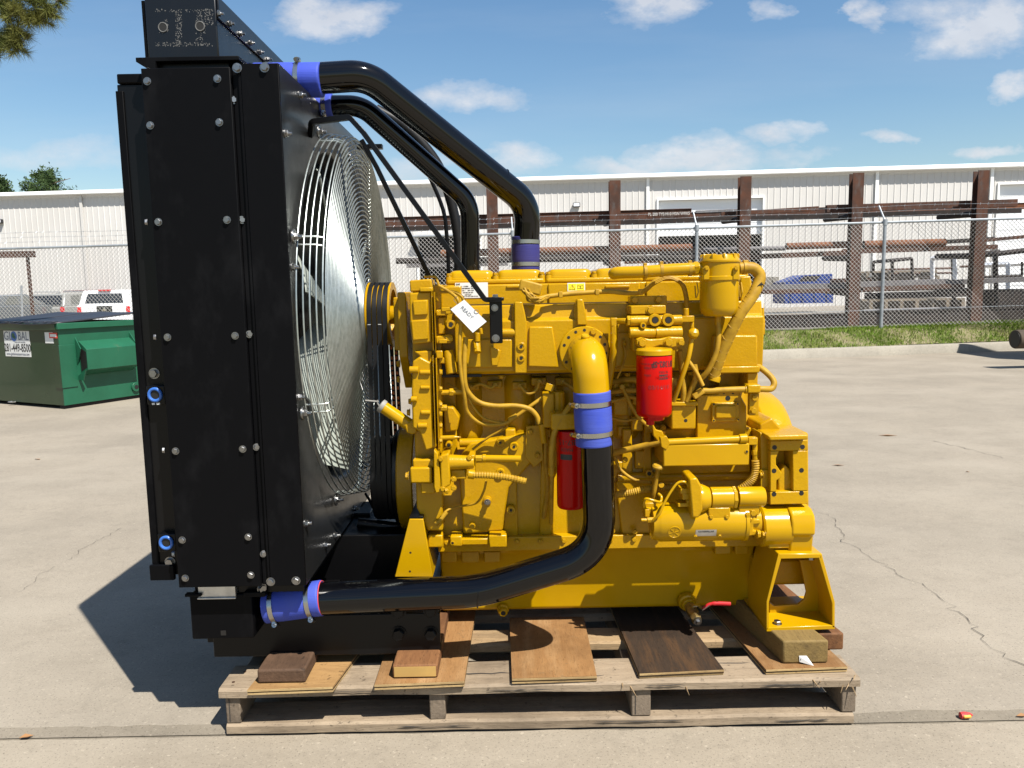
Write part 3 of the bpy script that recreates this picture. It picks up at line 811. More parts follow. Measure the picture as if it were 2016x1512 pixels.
# ================================================================== VEHICLES BEHIND THE FENCE
M['glass'] = mat('tinted_glass', (.015, .018, .02), .06, coat=.5)
M['glassl'] = mat('clear_side_glass', (.10, .105, .095), .08, coat=.5)
M['tyre'] = mat('tyre_rubber', (.02, .02, .02), .8)
M['tail'] = mat('red_tail_lamp', (.55, .01, .015), .2, coat=.5)
M['chrome'] = mat('chrome', (.7, .7, .7), .12, metal=1)
def paint(n, c, r=.25): return mat(n, c, r, coat=.8, coat_r=.04)
def vehicle(name, label, corner, head, L, W, body, cab, winside, winrear, m, extras):
    """corner: rear left ground point; x runs forward, y to the left side, z up"""
    ca, sa = cos(head), sin(head)
    fwd, left = V((ca, sa, 0)), V((-sa, ca, 0))
    T = Matrix((fwd, left, V((0, 0, 1)))).transposed().to_4x4(); T.translation = V(corner)
    o = thing(name, label, 'pickup truck' if 'pickup' in name else 'car', V(corner) + fwd * L / 2 - left * W / 2, 'vehicles parked behind the fence')
    def vp(nm, mb, mm, par=o, bevel=0):
        mb.v = [T @ p for p in mb.v]; return mb.build(nm, mm, par, bevel=bevel, seg=3)
    vp('body', MB().prism(body, -W, 0), m, bevel=.05)
    def cabin(poly, inset, y0=0, y1=-W):
        mb = MB(); zb = min(p[1] for p in poly); zt = max(p[1] for p in poly); n = len(poly)
        for side in (y0, y1):
            for x, z in poly:
                k = inset * (z - zb) / (zt - zb); mb.v.append(V((x, side + (-k if side == y0 else k), z)))
        mb.f = [tuple(range(n)), tuple(range(2 * n - 1, n - 1, -1))] + [(i, (i + 1) % n, n + (i + 1) % n, n + i) for i in range(n)]
        return mb
    cb = vp('cabin', cabin(cab, .13, -.04, -W + .04), m, bevel=.05)
    zb = min(p[1] for p in cab); zt = max(p[1] for p in cab)
    def kk(z): return .13 * (z - zb) / (zt - zb)
    for poly in winside:
        for s in (0, 1):
            mb = MB()
            for x, z in poly:
                y = (-.04 - kk(z) + .006) if s == 0 else (-W + .04 + kk(z) - .006)
                mb.v += [V((x, y, z))]
            n = len(poly)
            for x, z in poly:
                y = (-.04 - kk(z) - .02) if s == 0 else (-W + .04 + kk(z) + .02)
                mb.v += [V((x, y, z))]
            mb.f = [tuple(range(n)), tuple(range(2 * n - 1, n - 1, -1))] + [(i, (i + 1) % n, n + (i + 1) % n, n + i) for i in range(n)]
            vp('side_window', mb, M['glassl'], cb)
    (xa, za), (xb, zb2), ins = winrear
    mb = MB().add([(xa - .012, -ins, za), (xa - .012, -W + ins, za), (xb - .012, -W + ins + .08, zb2), (xb - .012, -ins - .08, zb2),
                   (xa + .02, -ins, za), (xa + .02, -W + ins, za), (xb + .02, -W + ins + .08, zb2), (xb + .02, -ins - .08, zb2)],
                  [(0, 1, 2, 3), (7, 6, 5, 4), (0, 4, 5, 1), (1, 5, 6, 2), (2, 6, 7, 3), (3, 7, 4, 0)])
    vp('rear_window', mb, M['glass'], cb)
    for x in (L * .2, L * .8):
        for y in (-.02, -W + .22):
            w = vp('wheel', MB().cyl((x, y - .2, .36), (x, y, .36), .36, n=24), M['tyre'], bevel=.03)
            vp('rim', MB().cyl((x, y - .205, .36), (x, y + .005, .36), .22, n=20), M['chrome'], w)
    vp('bumper', MB().box(-.10, .05, -W + .06, -.06, .42, .60), M['chrome'] if 'pickup' in name else m, bevel=.03)
    for nm, mb, mm in extras: vp(nm, mb, mm, bevel=.01)
    return o
W = 1.95
tz = ground_z(-16, 30)
c = P(150, 600, 29.5); zt_ = c.z
c.z = zt_ - 1.33
vehicle('pickup_truck', 'white pickup truck with white bed topper parked behind the fence', c, radians(98), 5.6, W,
        [(0, .5), (0, 1.30), (2.4, 1.30), (3.9, 1.22), (5.5, 1.10), (5.6, .6), (5.4, .35), (.2, .35)],
        [(.06, 1.29), (.30, 1.86), (3.7, 1.92), (4.4, 1.26)],
        [[(.5, 1.36), (.6, 1.74), (1.7, 1.77), (1.7, 1.36)], [(2.0, 1.36), (2.0, 1.77), (2.8, 1.78), (2.8, 1.36)], [(2.9, 1.34), (2.9, 1.78), (3.5, 1.78), (4.0, 1.34)]],
        ((.09, 1.37), (.24, 1.74), .28), paint('white_car_paint', (.75, .76, .77)),
        [('tail_lamp', MB().box(-.015, .10, -.17, -.02, .92, 1.24), M['tail']), ('tail_lamp', MB().box(-.015, .10, -W + .02, -W + .17, .92, 1.24), M['tail']),
         ('tailgate_handle', MB().box(-.02, .02, -1.28, -.72, .98, 1.27), M['glass']), ('emblem', MB().cyl((-.03, -1.0, 1.13), (-.02, -1.0, 1.13), .06, n=16), M['chrome']),
         ('brake_lamp', MB().box(.20, .30, -1.2, -.75, 1.83, 1.88), M['tail'])])
c = P(44, 606, 33); c.z -= .98
vehicle('suv', 'silver grey estate car with dark rear window parked left of the white pickup', c, radians(88), 4.7, 1.85,
        [(0, .45), (-.02, .95), (.1, 1.02), (3.3, 1.0), (4.6, .85), (4.7, .5), (4.5, .3), (.2, .3)],
        [(.02, 1.0), (.35, 1.55), (2.4, 1.62), (3.5, .99)],
        [[(.55, 1.08), (.7, 1.46), (1.3, 1.49), (1.3, 1.08)], [(1.38, 1.08), (1.38, 1.5), (2.1, 1.5), (2.1, 1.08)], [(2.18, 1.06), (2.18, 1.5), (2.4, 1.5), (3.0, 1.06)]],
        ((.05, 1.06), (.28, 1.48), .17), paint('silver_car_paint', (.24, .24, .225)),
        [('tail_lamp', MB().box(-.03, .08, -.2, -.02, .75, .98), M['tail']), ('tail_lamp', MB().box(-.03, .08, -1.83, -1.65, .75, .98), M['tail']),
         ('roof_rail', MB().box(.5, 2.3, -.28, -.24, 1.62, 1.66), M['rail']), ('roof_rail', MB().box(.5, 2.3, -1.6, -1.56, 1.62, 1.66), M['rail'])])
c = P(112, 596, 38); c.z -= 1.05
vehicle('suv', 'dark maroon suv behind the silver estate car and the pickup', c, radians(84), 4.8, 1.9,
        [(0, .5), (-.02, 1.0), (.1, 1.08), (3.3, 1.05), (4.7, .95), (4.8, .5), (4.6, .35), (.2, .35)],
        [(.02, 1.06), (.30, 1.64), (2.6, 1.70), (3.5, 1.05)],
        [[(.45, 1.12), (.6, 1.54), (1.2, 1.57), (1.2, 1.12)], [(1.3, 1.12), (1.3, 1.57), (2.1, 1.58), (2.1, 1.12)], [(2.2, 1.1), (2.2, 1.58), (2.5, 1.58), (3.0, 1.1)]],
        ((.05, 1.12), (.24, 1.56), .15), paint('maroon_car_paint', (.09, .018, .02)), [('tail_lamp', MB().box(-.03, .08, -.2, -.02, .8, 1.3), M['tail'])])
c = P(-112, 609, 30); c.z -= .85
vehicle('sedan', 'dark grey sedan at the far left edge behind the fence', c, radians(78), 4.6, 1.8,
        [(0, .4), (-.02, .85), (.8, .95), (3.3, .92), (4.5, .75), (4.6, .5), (4.4, .3), (.2, .3)],
        [(.4, .93), (1.2, 1.36), (2.3, 1.40), (3.3, .91)],
        [[(1.1, .98), (1.4, 1.28), (1.8, 1.30), (1.8, .98)], [(1.9, .98), (1.9, 1.30), (2.25, 1.31), (2.8, .97)]],
        ((.5, .98), (1.1, 1.30), .17), paint('grey_car_paint', (.10, .11, .115)), [('tail_lamp', MB().box(-.03, .08, -.25, -.02, .65, .85), M['tail'])])

# ================================================================== TREES
M['needle'] = mat('pine_needles', (.085, .105, .022), .65, rand=0, var=(1.8, (.15, .15, .035), .42, .62), spec=.25)
M['needled'] = mat('far_pine_foliage', (.030, .055, .018), .8, var=(1.2, (.055, .085, .028), .42, .6), spec=.15)
M['bark'] = mat('pine_bark', (.10, .07, .05), .9, bump=[(14, .6, .02, (1, 1, .4))], var=(8, (.15, .11, .085), .4, .6))
def far_pine(px, py, Y, w, h, label, seed):
    rnd = random.Random(seed)
    t = P(px, py, Y)
    o = thing('pine_tree', label, 'tree', (t.x, Y, 0), 'pines behind the warehouse')
    MB().tube([(t.x, Y, -.3), (t.x + .2, Y, t.z * .6), (t.x, Y, t.z - .6)], [.3, .22, .06], 10).build('trunk', M['bark'], o)
    for k in range(9):
        a = k * 2.4; z = t.z - h * (.25 + .08 * k); l = w * .4
        MB().tube([(t.x, Y, z), (t.x + cos(a) * l, Y + sin(a) * l, z + .5)], [.06, .02], 6).build('limb', M['bark'], o)
    mb = MB()
    clumps = []
    for k in range(70):
        zz = rnd.random() ** .8
        rad = w * .5 * sqrt(max(.02, 1 - (1 - zz * 1.05) ** 2)) if zz < .5 else w * .5 * (1 - ((zz - .5) / .5) ** 2 * .25)
        a = rnd.uniform(0, 2 * pi); r = rad * sqrt(rnd.random())
        clumps.append((V((t.x + r * cos(a), Y + r * sin(a), t.z - .25 - zz * h)), rnd.uniform(.35, .8)))
    clumps.append((t - V((0, 0, .3)), .5))
    for c0, r in clumps:
        for _ in range(240):
            d = V((rnd.gauss(0, 1), rnd.gauss(0, 1), rnd.gauss(0, .8))).normalized() * r * rnd.random() ** .4
            p = c0 + d; s = rnd.uniform(.11, .23)
            u = V((rnd.gauss(0, 1), rnd.gauss(0, 1), rnd.gauss(0, 1))).normalized() * s; w2 = V((rnd.gauss(0, 1), rnd.gauss(0, 1), rnd.gauss(0, 1))).normalized() * s * .6
            i = len(mb.v); mb.v += [p, p + u + w2, p + u * 1.6]; mb.f.append((i, i + 1, i + 2))
    me = bpy.data.meshes.new('crown'); me.from_pydata([tuple(p) for p in mb.v], [], mb.f); me.materials.append(M['needled'])
    place('crown', me, o)
far_pine(88, 336, 62, 4.9, 4.5, 'broad dark green pine crown above the roof left of the radiator', 3)
far_pine(-6, 352, 62, 2.3, 3.5, 'narrow pine crown above the roof at the far left edge', 5)
# near pine hanging into the top left corner
PY = 9.0
pt = thing('pine_tree', 'near pine whose sunlit needle sprays hang in the top left corner', 'tree', (-9.6, PY + .8, 0))
MB().tube([(-9.6, PY + .8, -.1), (-9.5, PY + .8, 3), (-9.3, PY + .7, 8.5)], [.26, .22, .10], 14).build('trunk', M['bark'], pt)
rnd = random.Random(12)
sprays = []
def limb(pts, r0):
    sp = spline(pxs(pts), 5)
    n = len(sp)
    MB().tube(sp, [r0 * (1 - .75 * i / n) for i in range(n)], 7).build('limb', M['bark'], pt)
    return sp
tr0 = V((-9.4, PY + .75, 5.6)); 
for pts, r0 in (([(-330, -120, PY + .7), (-160, -70, PY + .2), (-40, -10, PY), (30, 22, PY), (70, 40, PY)], .03),
                ([(-330, 60, PY + .7), (-150, 60, PY + .3), (-30, 70, PY), (10, 72, PY), (34, 96, PY)], .025),
                ([(-330, -190, PY + .7), (-120, -120, PY + .3), (0, -60, PY), (60, -25, PY), (95, 18, PY)], .03)):
    sp = limb(pts, r0)
    sprays += sp[len(sp) // 2:]
extra = pxs([(8, 8, PY), (25, 30, PY - .1), (12, 45, PY), (48, 20, PY + .1), (78, 22, PY), (92, 8, PY), (60, 5, PY), (100, 28, PY), (35, 52, PY), (18, 62, PY + .1), (40, 68, PY), (46, 82, PY), (2, 30, PY), (85, 38, PY), (70, 30, PY),
             (4, 82, PY), (0, 108, PY), (30, 92, PY), (40, -10, PY), (110, 2, PY), (75, -12, PY)])
sprays += extra
mb = MB(); tw = MB()
for c0 in sprays:
    near = min(extra, key=lambda e: (e - c0).length)
    for _ in range(3):
        d = V((rnd.gauss(.2, .6), rnd.gauss(0, .6), rnd.gauss(-.05, .5))).normalized()
        tip = c0 + d * rnd.uniform(.05, .13)
        tw.tube([c0, tip], [.006, .004], 4)
        for k in range(95):
            e = (d * rnd.uniform(.1, 1) + V((rnd.gauss(0, 1), rnd.gauss(0, 1), rnd.gauss(0, 1))).normalized() * .75).normalized() * rnd.uniform(.09, .17)
            s0 = c0.lerp(tip, rnd.uniform(.2, 1)); w2 = e.cross(V((rnd.gauss(0, 1), rnd.gauss(0, 1), rnd.gauss(0, 1)))).normalized() * .0024
            i = len(mb.v); mb.v += [s0 - w2, s0 + w2, s0 + e]; mb.f.append((i, i + 1, i + 2))
tw.build('twigs', M['bark'], pt)
me = bpy.data.meshes.new('needles'); me.from_pydata([tuple(p) for p in mb.v], [], mb.f); me.materials.append(M['needle'])
place('needles', me, pt)

# ================================================================== shared small hardware
def PX(px, py, X):
    d = ray(px, py); return V((0, 0, CAMZ)) + d * (X / d.x)
_bolt = {}
def bolt(parent, loc, n, s=.011, m='zinc', washer=True, name='bolt', stud=False):
    key = (m, washer, stud)
    if key not in _bolt:
        mb = MB()
        if washer: mb.cyl((0, 0, 0), (0, 0, .14), 1.25, n=16)
        mb.lathe([(.98, .1), (.98, .78), (.86, .92)], (0, 0, 0), (0, 0, 1), 6)
        if stud: mb.cyl((0, 0, .5), (0, 0, 1.9), .5, n=8)
        _bolt[key] = mb.mesh('bolt', M[m], 30)
    T = V(n).to_track_quat('Z', 'Y').to_matrix().to_4x4() @ Matrix.Rotation(random.uniform(0, 1), 4, 'Z') @ Matrix.Scale(s, 4)
    T.translation = V(loc)
    return place(name, _bolt[key], parent, T)
FRONT = (0, -1, 0); RIGHT = (1, 0, 0)

# ================================================================== PALLET, PLYWOOD AND TIMBER
M['grey_x'] = wood('weathered_grey_board', (.285, .222, .152), (.195, .146, .098), (.105, .078, .052), 'x')
M['grey_y'] = wood('weathered_grey_stringer', (.185, .145, .105), (.12, .092, .066), (.075, .058, .042), 'y')
M['tan_x'] = wood('newer_tan_board', (.30, .21, .115), (.22, .145, .075), (.14, .095, .055), 'x')
M['ply_y'] = wood('tan_plywood', (.25, .135, .052), (.19, .092, .032), (.32, .20, .095), 'y')
M['ply_l'] = wood('pale_plywood', (.31, .185, .075), (.25, .14, .052), (.16, .09, .036), 'x')
M['ply_d'] = wood('oil_stained_plywood', (.036, .022, .013), (.022, .014, .009), (.105, .050, .017), 'y')
M['ply_e'] = wood('plywood_edge', (.42, .30, .14), (.28, .18, .08), (.20, .125, .055), 'x')
M['lum_g'] = wood('green_treated_timber', (.185, .125, .042), (.125, .08, .028), (.05, .033, .016), 'y')
M['lum_b'] = wood('brown_timber', (.19, .088, .034), (.105, .043, .017), (.06, .028, .014), 'y')
M['lum_d'] = wood('old_brown_timber', (.105, .060, .035), (.062, .035, .021), (.037, .023, .014), 'y')
M['lum_p'] = mat('yellow_painted_end', (.44, .27, .075), .7, var=(6, (.34, .21, .06), .4, .6))
def wobble_board(name, m, parent, x0, x1, y0, y1, z0, z1, seed, n=24, amp=.004):
    """a sawn board along x with worn, uneven edges"""
    rnd = random.Random(seed); mb = MB()
    for i in range(n + 1):
        x = x0 + (x1 - x0) * i / n
        if i in (0, n): x += rnd.uniform(-.006, .006)
        a = amp * mnoise.noise(V((x * 5, seed, 0))); b = amp * mnoise.noise(V((x * 5, seed, 7))); c = amp * mnoise.noise(V((x * 3, seed, 3)))
        e = .008
        mb.v += [V((x, y0 + a, z0 + c)), V((x, y0 + a * .6, z1 - e + c + .3 * a)), V((x, y0 + e + a, z1 + c)), V((x, y1 - e + b, z1 + c)), V((x, y1 + b, z1 - e + c)), V((x, y1 + b, z0 + c))]
    mb.f = [(i * 6 + k, (i + 1) * 6 + k, (i + 1) * 6 + (k + 1) % 6, i * 6 + (k + 1) % 6) for i in range(n) for k in range(6)] + [(0, 1, 2, 3, 4, 5), tuple(n * 6 + k for k in (5, 4, 3, 2, 1, 0))]
    return mb.build(name, m, parent, smooth=30)
PX0, PX1 = -.978, 1.122
pal = thing('pallet', 'long weathered wooden pallet under the yellow engine', 'pallet', (.07, 3.0, 0))
for k, (y0, y1, m) in enumerate(((2.385, 2.555, 'grey_x'), (2.675, 2.80, 'tan_x'), (2.92, 3.06, 'grey_x'), (3.19, 3.33, 'grey_x'), (3.47, 3.63, 'grey_x'))):
    wobble_board('deck_board', M[m], pal, PX0 + .004 * k, PX1 - .005 * k, y0, y1, .135, .165, k + 1)
for k, (y0, y1) in enumerate(((2.392, 2.54), (2.93, 3.07), (3.48, 3.63))):
    wobble_board('bottom_board', M['grey_x'], pal, PX0 + .006, PX1 - .012, y0, y1, .004, .037, k + 20)
for k, (a, b) in enumerate(((445, 474), (846, 877), (1243, 1281), (1656, 1684))):
    x0, x1 = P(a, 1400, 2.40).x, P(b, 1400, 2.40).x
    st = MB().box(x0, x1, 2.398, 3.625, .0375, .1345).build('stringer', M['grey_y'], pal, bevel=.004)
    for zz in (.075, .11):
        mb = MB().box(x0 + .012, x0 + .0145, 2.3965, 2.41, .045 + (zz - .075), .125); mb.build('split', M['crack'], st) if zz < .1 and k in (0, 2) else None
M['nail'] = mat('rusty_nail_head', (.07, .035, .02), .7, metal=.4)
nail_me = MB().lathe([(.0052, 0), (.0052, .0012), (.004, .0018)], (0, 0, 0), (0, 0, 1), 9).mesh('nail', M['nail'])
rnd = random.Random(13)
for (y0, y1) in ((2.385, 2.555), (2.675, 2.80), (2.92, 3.06), (3.19, 3.33), (3.47, 3.63)):
    for (a, b) in ((445, 474), (846, 877), (1243, 1281), (1656, 1684)):
        xm = (P(a, 1400, 2.40).x + P(b, 1400, 2.40).x) / 2
        for f in (.25, .72):
            place('nail', nail_me, pal, Matrix.Translation((xm + rnd.uniform(-.012, .012), y0 + (y1 - y0) * f + rnd.uniform(-.01, .01), .1645 + rnd.uniform(0, .001))))
# drying splits along the front boards
for (x, y, z, L_, up) in ((-.62, 2.381, .150, .16, 0), (-.10, 2.3815, .146, .22, 0), (.42, 2.381, .153, .13, 0), (.80, 2.3812, .147, .19, 0), (-.40, 2.388, .020, .25, 0), (.25, 2.3885, .024, .30, 0), (.85, 2.388, .018, .18, 0),
                          (-.30, 2.46, .1655, .28, 1), (.12, 2.43, .1655, .17, 1), (.56, 2.50, .1655, .24, 1), (.95, 2.47, .1655, .15, 1)):
    pts = [V((x + L_ * k / 8, y + (rnd.uniform(-.004, .004) if up else 0), z + (0 if up else rnd.uniform(-.002, .002)))) for k in range(9)]
    MB().tube(pts, [.0004] + [rnd.uniform(.0008, .0022) for _ in range(7)] + [.0003], 4).build('split', M['crack'], pal)
# splinters of torn wood
rnd = random.Random(31)
sp_ = MB()
for (px, py) in ((1672, 1345), (1678, 1352), (1660, 1348), (1350, 1352), (1225, 1345), (1240, 1350), (1600, 1338), (1615, 1342), (1683, 1330)):
    q = P(px, py, 2.386)
    d = V((rnd.uniform(-.02, .02), rnd.uniform(-.02, -.005), rnd.uniform(-.03, .01)))
    sp_.tube([q, q + d], [.0028, .0006], 4)
tag(sp_.build('splinters', M['tan_x'], pal), kind='stuff')
def plywood(label, corners, z, m, th=.018):
    """corners: near left, near right, far right, far left in plan"""
    o = thing('plywood_sheet', label, 'plywood', V((sum(c[0] for c in corners) / 4, sum(c[1] for c in corners) / 4, z)), 'plywood pieces on the pallet')
    rr = random.Random(int(corners[0][0] * 1000))
    for k, (a, b, mm) in enumerate(((0, .33, M['ply_e']), (.36, .62, M['ply_d']), (.65, 1, m))):
        j = rr.uniform(-.0018, .0018)
        MB().prism([(c[0], c[1] + (j if i < 2 else 0)) for i, c in enumerate(corners)], z + th * a, z + th * b, 'z').build('ply_layer', mm, o)
    # pale sawn front edge of the face veneer
    (x0, y0), (x1, y1) = corners[0], corners[1]
    MB().prism([(x0, y0 - .003), (x1, y1 - .003), (x1, y1 - .0005), (x0, y0 - .0005)], z + th * .64, z + th * .98, 'z').build('edge_veneer', M['ply_e'], o)
    return o
def gx(px, py, z): q = G(px, py, z); return (q.x, q.y)
ZD = .1675; ZT = ZD + .018
plywood('pale plywood piece at the pallet left end under a brown timber block', [gx(487, 1358, ZT), gx(655, 1352, ZT), (-.45, 3.3), (-.80, 3.3)], ZD, M['ply_l'])
plywood('tan plywood piece under the yellow ended block beside the black rail', [gx(737, 1348, ZT), gx(914, 1341, ZT), (-.15, 3.45), (-.47, 3.45)], ZD, M['ply_y'])
plywood('knotty orange tan plywood piece under the middle of the oil pan', [gx(1008, 1336, ZT), gx(1175, 1331, ZT), gx(1149, 1214, ZT), gx(1003, 1216, ZT)], ZD, M['ply_y'])
plywood('dark oil stained plywood piece below the brass drain valve', [gx(1259, 1326, ZT), gx(1425, 1318, ZT), (.62, 3.15), (.37, 3.15)], ZD, M['ply_d'])
plywood('brown plywood piece under the rear engine stand at right', [gx(1508, 1318, ZT), gx(1668, 1312, ZT), (1.02, 3.5), (.72, 3.5)], ZD, M['ply_y'])
def timber(name, label, px0, px1, pyb, z, h, L, m, endm=None, dx=0.0):
    a, b = G(px0, pyb, z), G(px1, pyb, z); y = a.y
    o = thing(name, label, 'timber', (a.lerp(b, .5).x, y, z), 'timber blocks under the engine')
    mb = MB(); n = 10
    w = b.x - a.x
    MB().prism([(a.x, y), (b.x, y), (b.x + dx, y + L), (a.x + dx, y + L)], z, z + h, 'z').build('block', m, o, bevel=.007, seg=3)
    if endm: MB().box(a.x + .006, b.x - .006, y - .0015, y, z + .006, z + h - .006).build('end_grain', endm, o)
    return o
timber('timber_block', 'short brown timber block under the radiator on the pale plywood', 507, 601, 1346, ZT + .001, .047, .55, M['lum_d'])
timber('timber_block', 'timber block with yellow painted end under the black rail', 773, 862, 1336, ZT + .001, .046, .5, M['lum_b'], M['lum_p'])
timber('timber_block', 'thick greenish treated timber under the rear engine stand', 1541, 1632, 1307, ZT + .001, .080, .75, M['lum_g'], dx=-.12)
timber('timber_block', 'brown timber beside the greenish one under the rear stand', 1597, 1662, 1281, ZT + .001, .062, .95, M['lum_b'], dx=-.10)
MB  # paper scrap stapled to the treated timber
q = P(1582, 1300, 2.52); a_ = G(1541, 1307, ZT).y - .004
o = MB().add([V((P(1573, 1290, a_).x, a_, P(1573, 1291, a_).z)), V((P(1588, 1292, a_).x, a_, P(1588, 1291, a_).z)), V((P(1600, 1308, a_).x, a_ - .012, P(1600, 1308, a_).z)), V((P(1574, 1303, a_).x, a_, P(1574, 1303, a_).z))], [(0, 1, 2, 3)]).build('paper_scrap', M['white'], smooth=0)
s_ = o.modifiers.new('thick', 'SOLIDIFY'); s_.thickness = .0006
tag(o, 'torn white paper tag on the end of the treated timber', 'paper tag')
flat_text('1C', .010, face_m((P(1578, 1298, a_).x, a_ - .002, P(1578, 1298, a_).z), (1, 0, 0), (0, 0, 1)), M['ink'], o)

# small litter on the concrete
M['wrapy'] = mat('yellow_wrapper', (.62, .34, .05), .5); M['wrapr'] = mat('red_wrapper', (.45, .03, .03), .5)
q = G(1900, 1414)
lt = thing('crushed_wrapper', 'crushed red and yellow wrapper on the slab joint at lower right', 'litter', q)
MB().lathe([(.004, 0), (.011, .004), (.012, .02), (.009, .035), (.002, .046)], q + V((-.02, 0, .010)), (1, .05, 0), 9).build('wrapper_body', M['wrapr'], lt)
MB().box(q.x - .012, q.x + .014, q.y - .0135, q.y + .006, .006, .016).build('wrapper_band', M['wrapy'], lt, bevel=.003)
M['leaf'] = mat('dry_leaf', (.24, .12, .045), .8)
for i, (px, py, s, lab) in enumerate(((1640, 1422, .02, 'small dry leaf beside the pallet right front corner'), (52, 1453, .03, 'brown dry leaf on the slab joint at lower left'), (2012, 1412, .02, 'red brown leaf scrap on the joint at the right edge'),
                                      (74, 905, .05, 'small dark twig on the concrete left of the radiator'), (1748, 858, .09, 'thin dark twig on the concrete right of the engine'), (1905, 930, .03, 'tiny dark leaf on the concrete far right'), (1650, 917, .05, 'dark leaf scrap behind the flywheel housing'))):
    q = G(px, py); a = random.uniform(0, 3)
    o = MB().add([q + V((s * cos(a), s * .3 * sin(a), .006)), q + V((-s * .3 * sin(a), s * .35 * cos(a), .012)), q + V((-s * cos(a), -s * .3 * sin(a), .005)), q + V((s * .3 * sin(a), -s * .3 * cos(a), .007))], [(0, 1, 2, 3)]).build('leaf', M['leaf'], smooth=0)
    s_ = o.modifiers.new('thick', 'SOLIDIFY'); s_.thickness = .001
    tag(o, lab, 'litter')

# ================================================================== GREEN DUMPSTER
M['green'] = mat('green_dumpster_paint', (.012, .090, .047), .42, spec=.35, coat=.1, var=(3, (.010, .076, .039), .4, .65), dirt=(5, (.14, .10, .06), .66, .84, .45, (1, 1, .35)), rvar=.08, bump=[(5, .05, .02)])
M['green_side'] = mat('dark_green_side', (.009, .028, .009), .32, coat=.2, var=(2.2, (.013, .034, .012), .4, .65), dirt=(4, (.12, .10, .07), .66, .84, .4, (1, 1, .4)), rvar=.1)  # darker green for the side walls, floor and their trim
M['lid'] = mat('black_plastic_lid', (.018, .018, .022), .45, rvar=.1)
M['skyink'] = mat('blue_globe_print', (.05, .12, .35), .5); M['greyink'] = mat('grey_print', (.10, .11, .15), .5); M['redsign'] = mat('red_print', (.55, .05, .03), .5)
D0 = G(128, 806); D0.z = 0
d1 = V((cos(radians(63)), sin(radians(63)), 0)); d2 = V((-d1.y, d1.x, 0))
DM = Matrix((d1, d2, V((0, 0, 1)))).transposed().to_4x4(); DM.translation = D0
dmp = thing('dumpster', 'green steel dumpster with black plastic lid and company sign at left', 'dumpster', D0 + d1 * .6 + d2 * .9)
def dpart(name, mb, m, par=dmp, bevel=0):
    mb.v = [DM @ p for p in mb.v]; return mb.build(name, m, par, bevel=bevel)
S1, S2, DZ = 1.24, 1.95, 1.12
dpart('end_wall', MB().box(0, S1, 0, .012, .05, DZ), M['green'])
dpart('side_wall', MB().box(0, .012, .0125, S2, .05, DZ), M['green_side'])
dpart('end_wall', MB().box(0, S1, S2 - .012, S2, .05, DZ), M['green'])
dpart('side_wall', MB().box(S1 - .012, S1, .0125, S2 - .0125, .05, DZ), M['green_side'])
dpart('floor', MB().box(.013, S1 - .013, .013, S2 - .013, .05, .07), M['green_side'])
for y0 in (.03, S2 - .13): dpart('skid', MB().box(.02, S1 - .02, y0, y0 + .10, 0, .049), M['darksteel'])
dpart('rim', MB().box(-.03, S1 + .03, -.045, -.001, DZ - .075, DZ + .004), M['green'], bevel=.006)
dpart('rim', MB().box(-.045, -.001, -.0005, S2, DZ - .085, DZ + .004), M['green_side'], bevel=.006)
# fork pocket: a folded sleeve standing out of the end wall
pk = dpart('fork_pocket', MB().prism([(-.001, .88), (-.16, .77), (-.16, .50), (-.03, .42), (-.001, .42)], .26, 1.02, 'x'), M['green'], bevel=.004)
dpart('pocket_opening', MB().prism([(-.02, .80), (-.145, .735), (-.145, .53), (-.02, .47)], .2585, .262, 'x'), M['hole'], pk)
for x0 in (.215, 1.02): dpart('gusset', MB().prism([(-.001, .95), (-.165, .76), (-.001, .76)] if x0 > 1 else [(-.001, .93), (-.10, .78), (-.001, .56)], x0, x0 + .012, 'x'), M['green'], pk)
dpart('gusset', MB().prism([(-.001, .42), (-.16, .50), (-.10, .36), (-.001, .36)], .22, .235, 'x'), M['green'], pk)
dpart('corner_plate', MB().box(-.012, .20, -.012, -.001, .28, .84), M['green'], bevel=.003)
dpart('corner_plate', MB().box(-.012, -.001, -.001, .12, .28, .84), M['green_side'], bevel=.003)
dr = dpart('drain_collar', MB().cyl((1.05, -.03, .17), (1.05, 0, .17), .065, .065, 20), M['green'], bevel=.004)
dpart('drain_hole', MB().cyl((1.05, -.034, .17), (1.05, -.0305, .17), .03, .03, 16), M['hole'], dr)
dpart('drag_hook', MB().tube([V((-.01, 1.05, .05)), V((-.06, 1.05, .05)), V((-.06, 1.13, .05)), V((-.01, 1.13, .05))], .008, 6), M['alu'])
# lid: two sagging halves with raised ribs
for (a, b) in ((-.03, S2 * .5 - .004), (S2 * .5 + .004, S2 + .02)):
    mb = MB(); nx, ny = 10, 12
    for i in range(nx + 1):
        for j in range(ny + 1):
            u, v = i / nx, j / ny
            x = -.06 + (S1 + .12) * u; y = a + (b - a) * v
            z = DZ + .012 + .105 * u ** 1.2 - .018 * sin(pi * v) * (1 - u * .4) + (.012 if (j % 3 == 1) else 0) * (1 if .05 < u < .95 else 0)
            mb.v.append(V((x, y, z)))
    w = ny + 1
    mb.f = [(i * w + j, (i + 1) * w + j, (i + 1) * w + j + 1, i * w + j + 1) for i in range(nx) for j in range(ny)]
    o = dpart('lid', mb, M['lid']); s_ = o.modifiers.new('thick', 'SOLIDIFY'); s_.thickness = .012
    for k in range(6):
        yy = a + (b - a) * (k + .5) / 6
        dpart('lid_rib', MB().box(-.058, .02, yy - .05, yy + .05, DZ + .016, DZ + .030), M['lid'], o, bevel=.005)
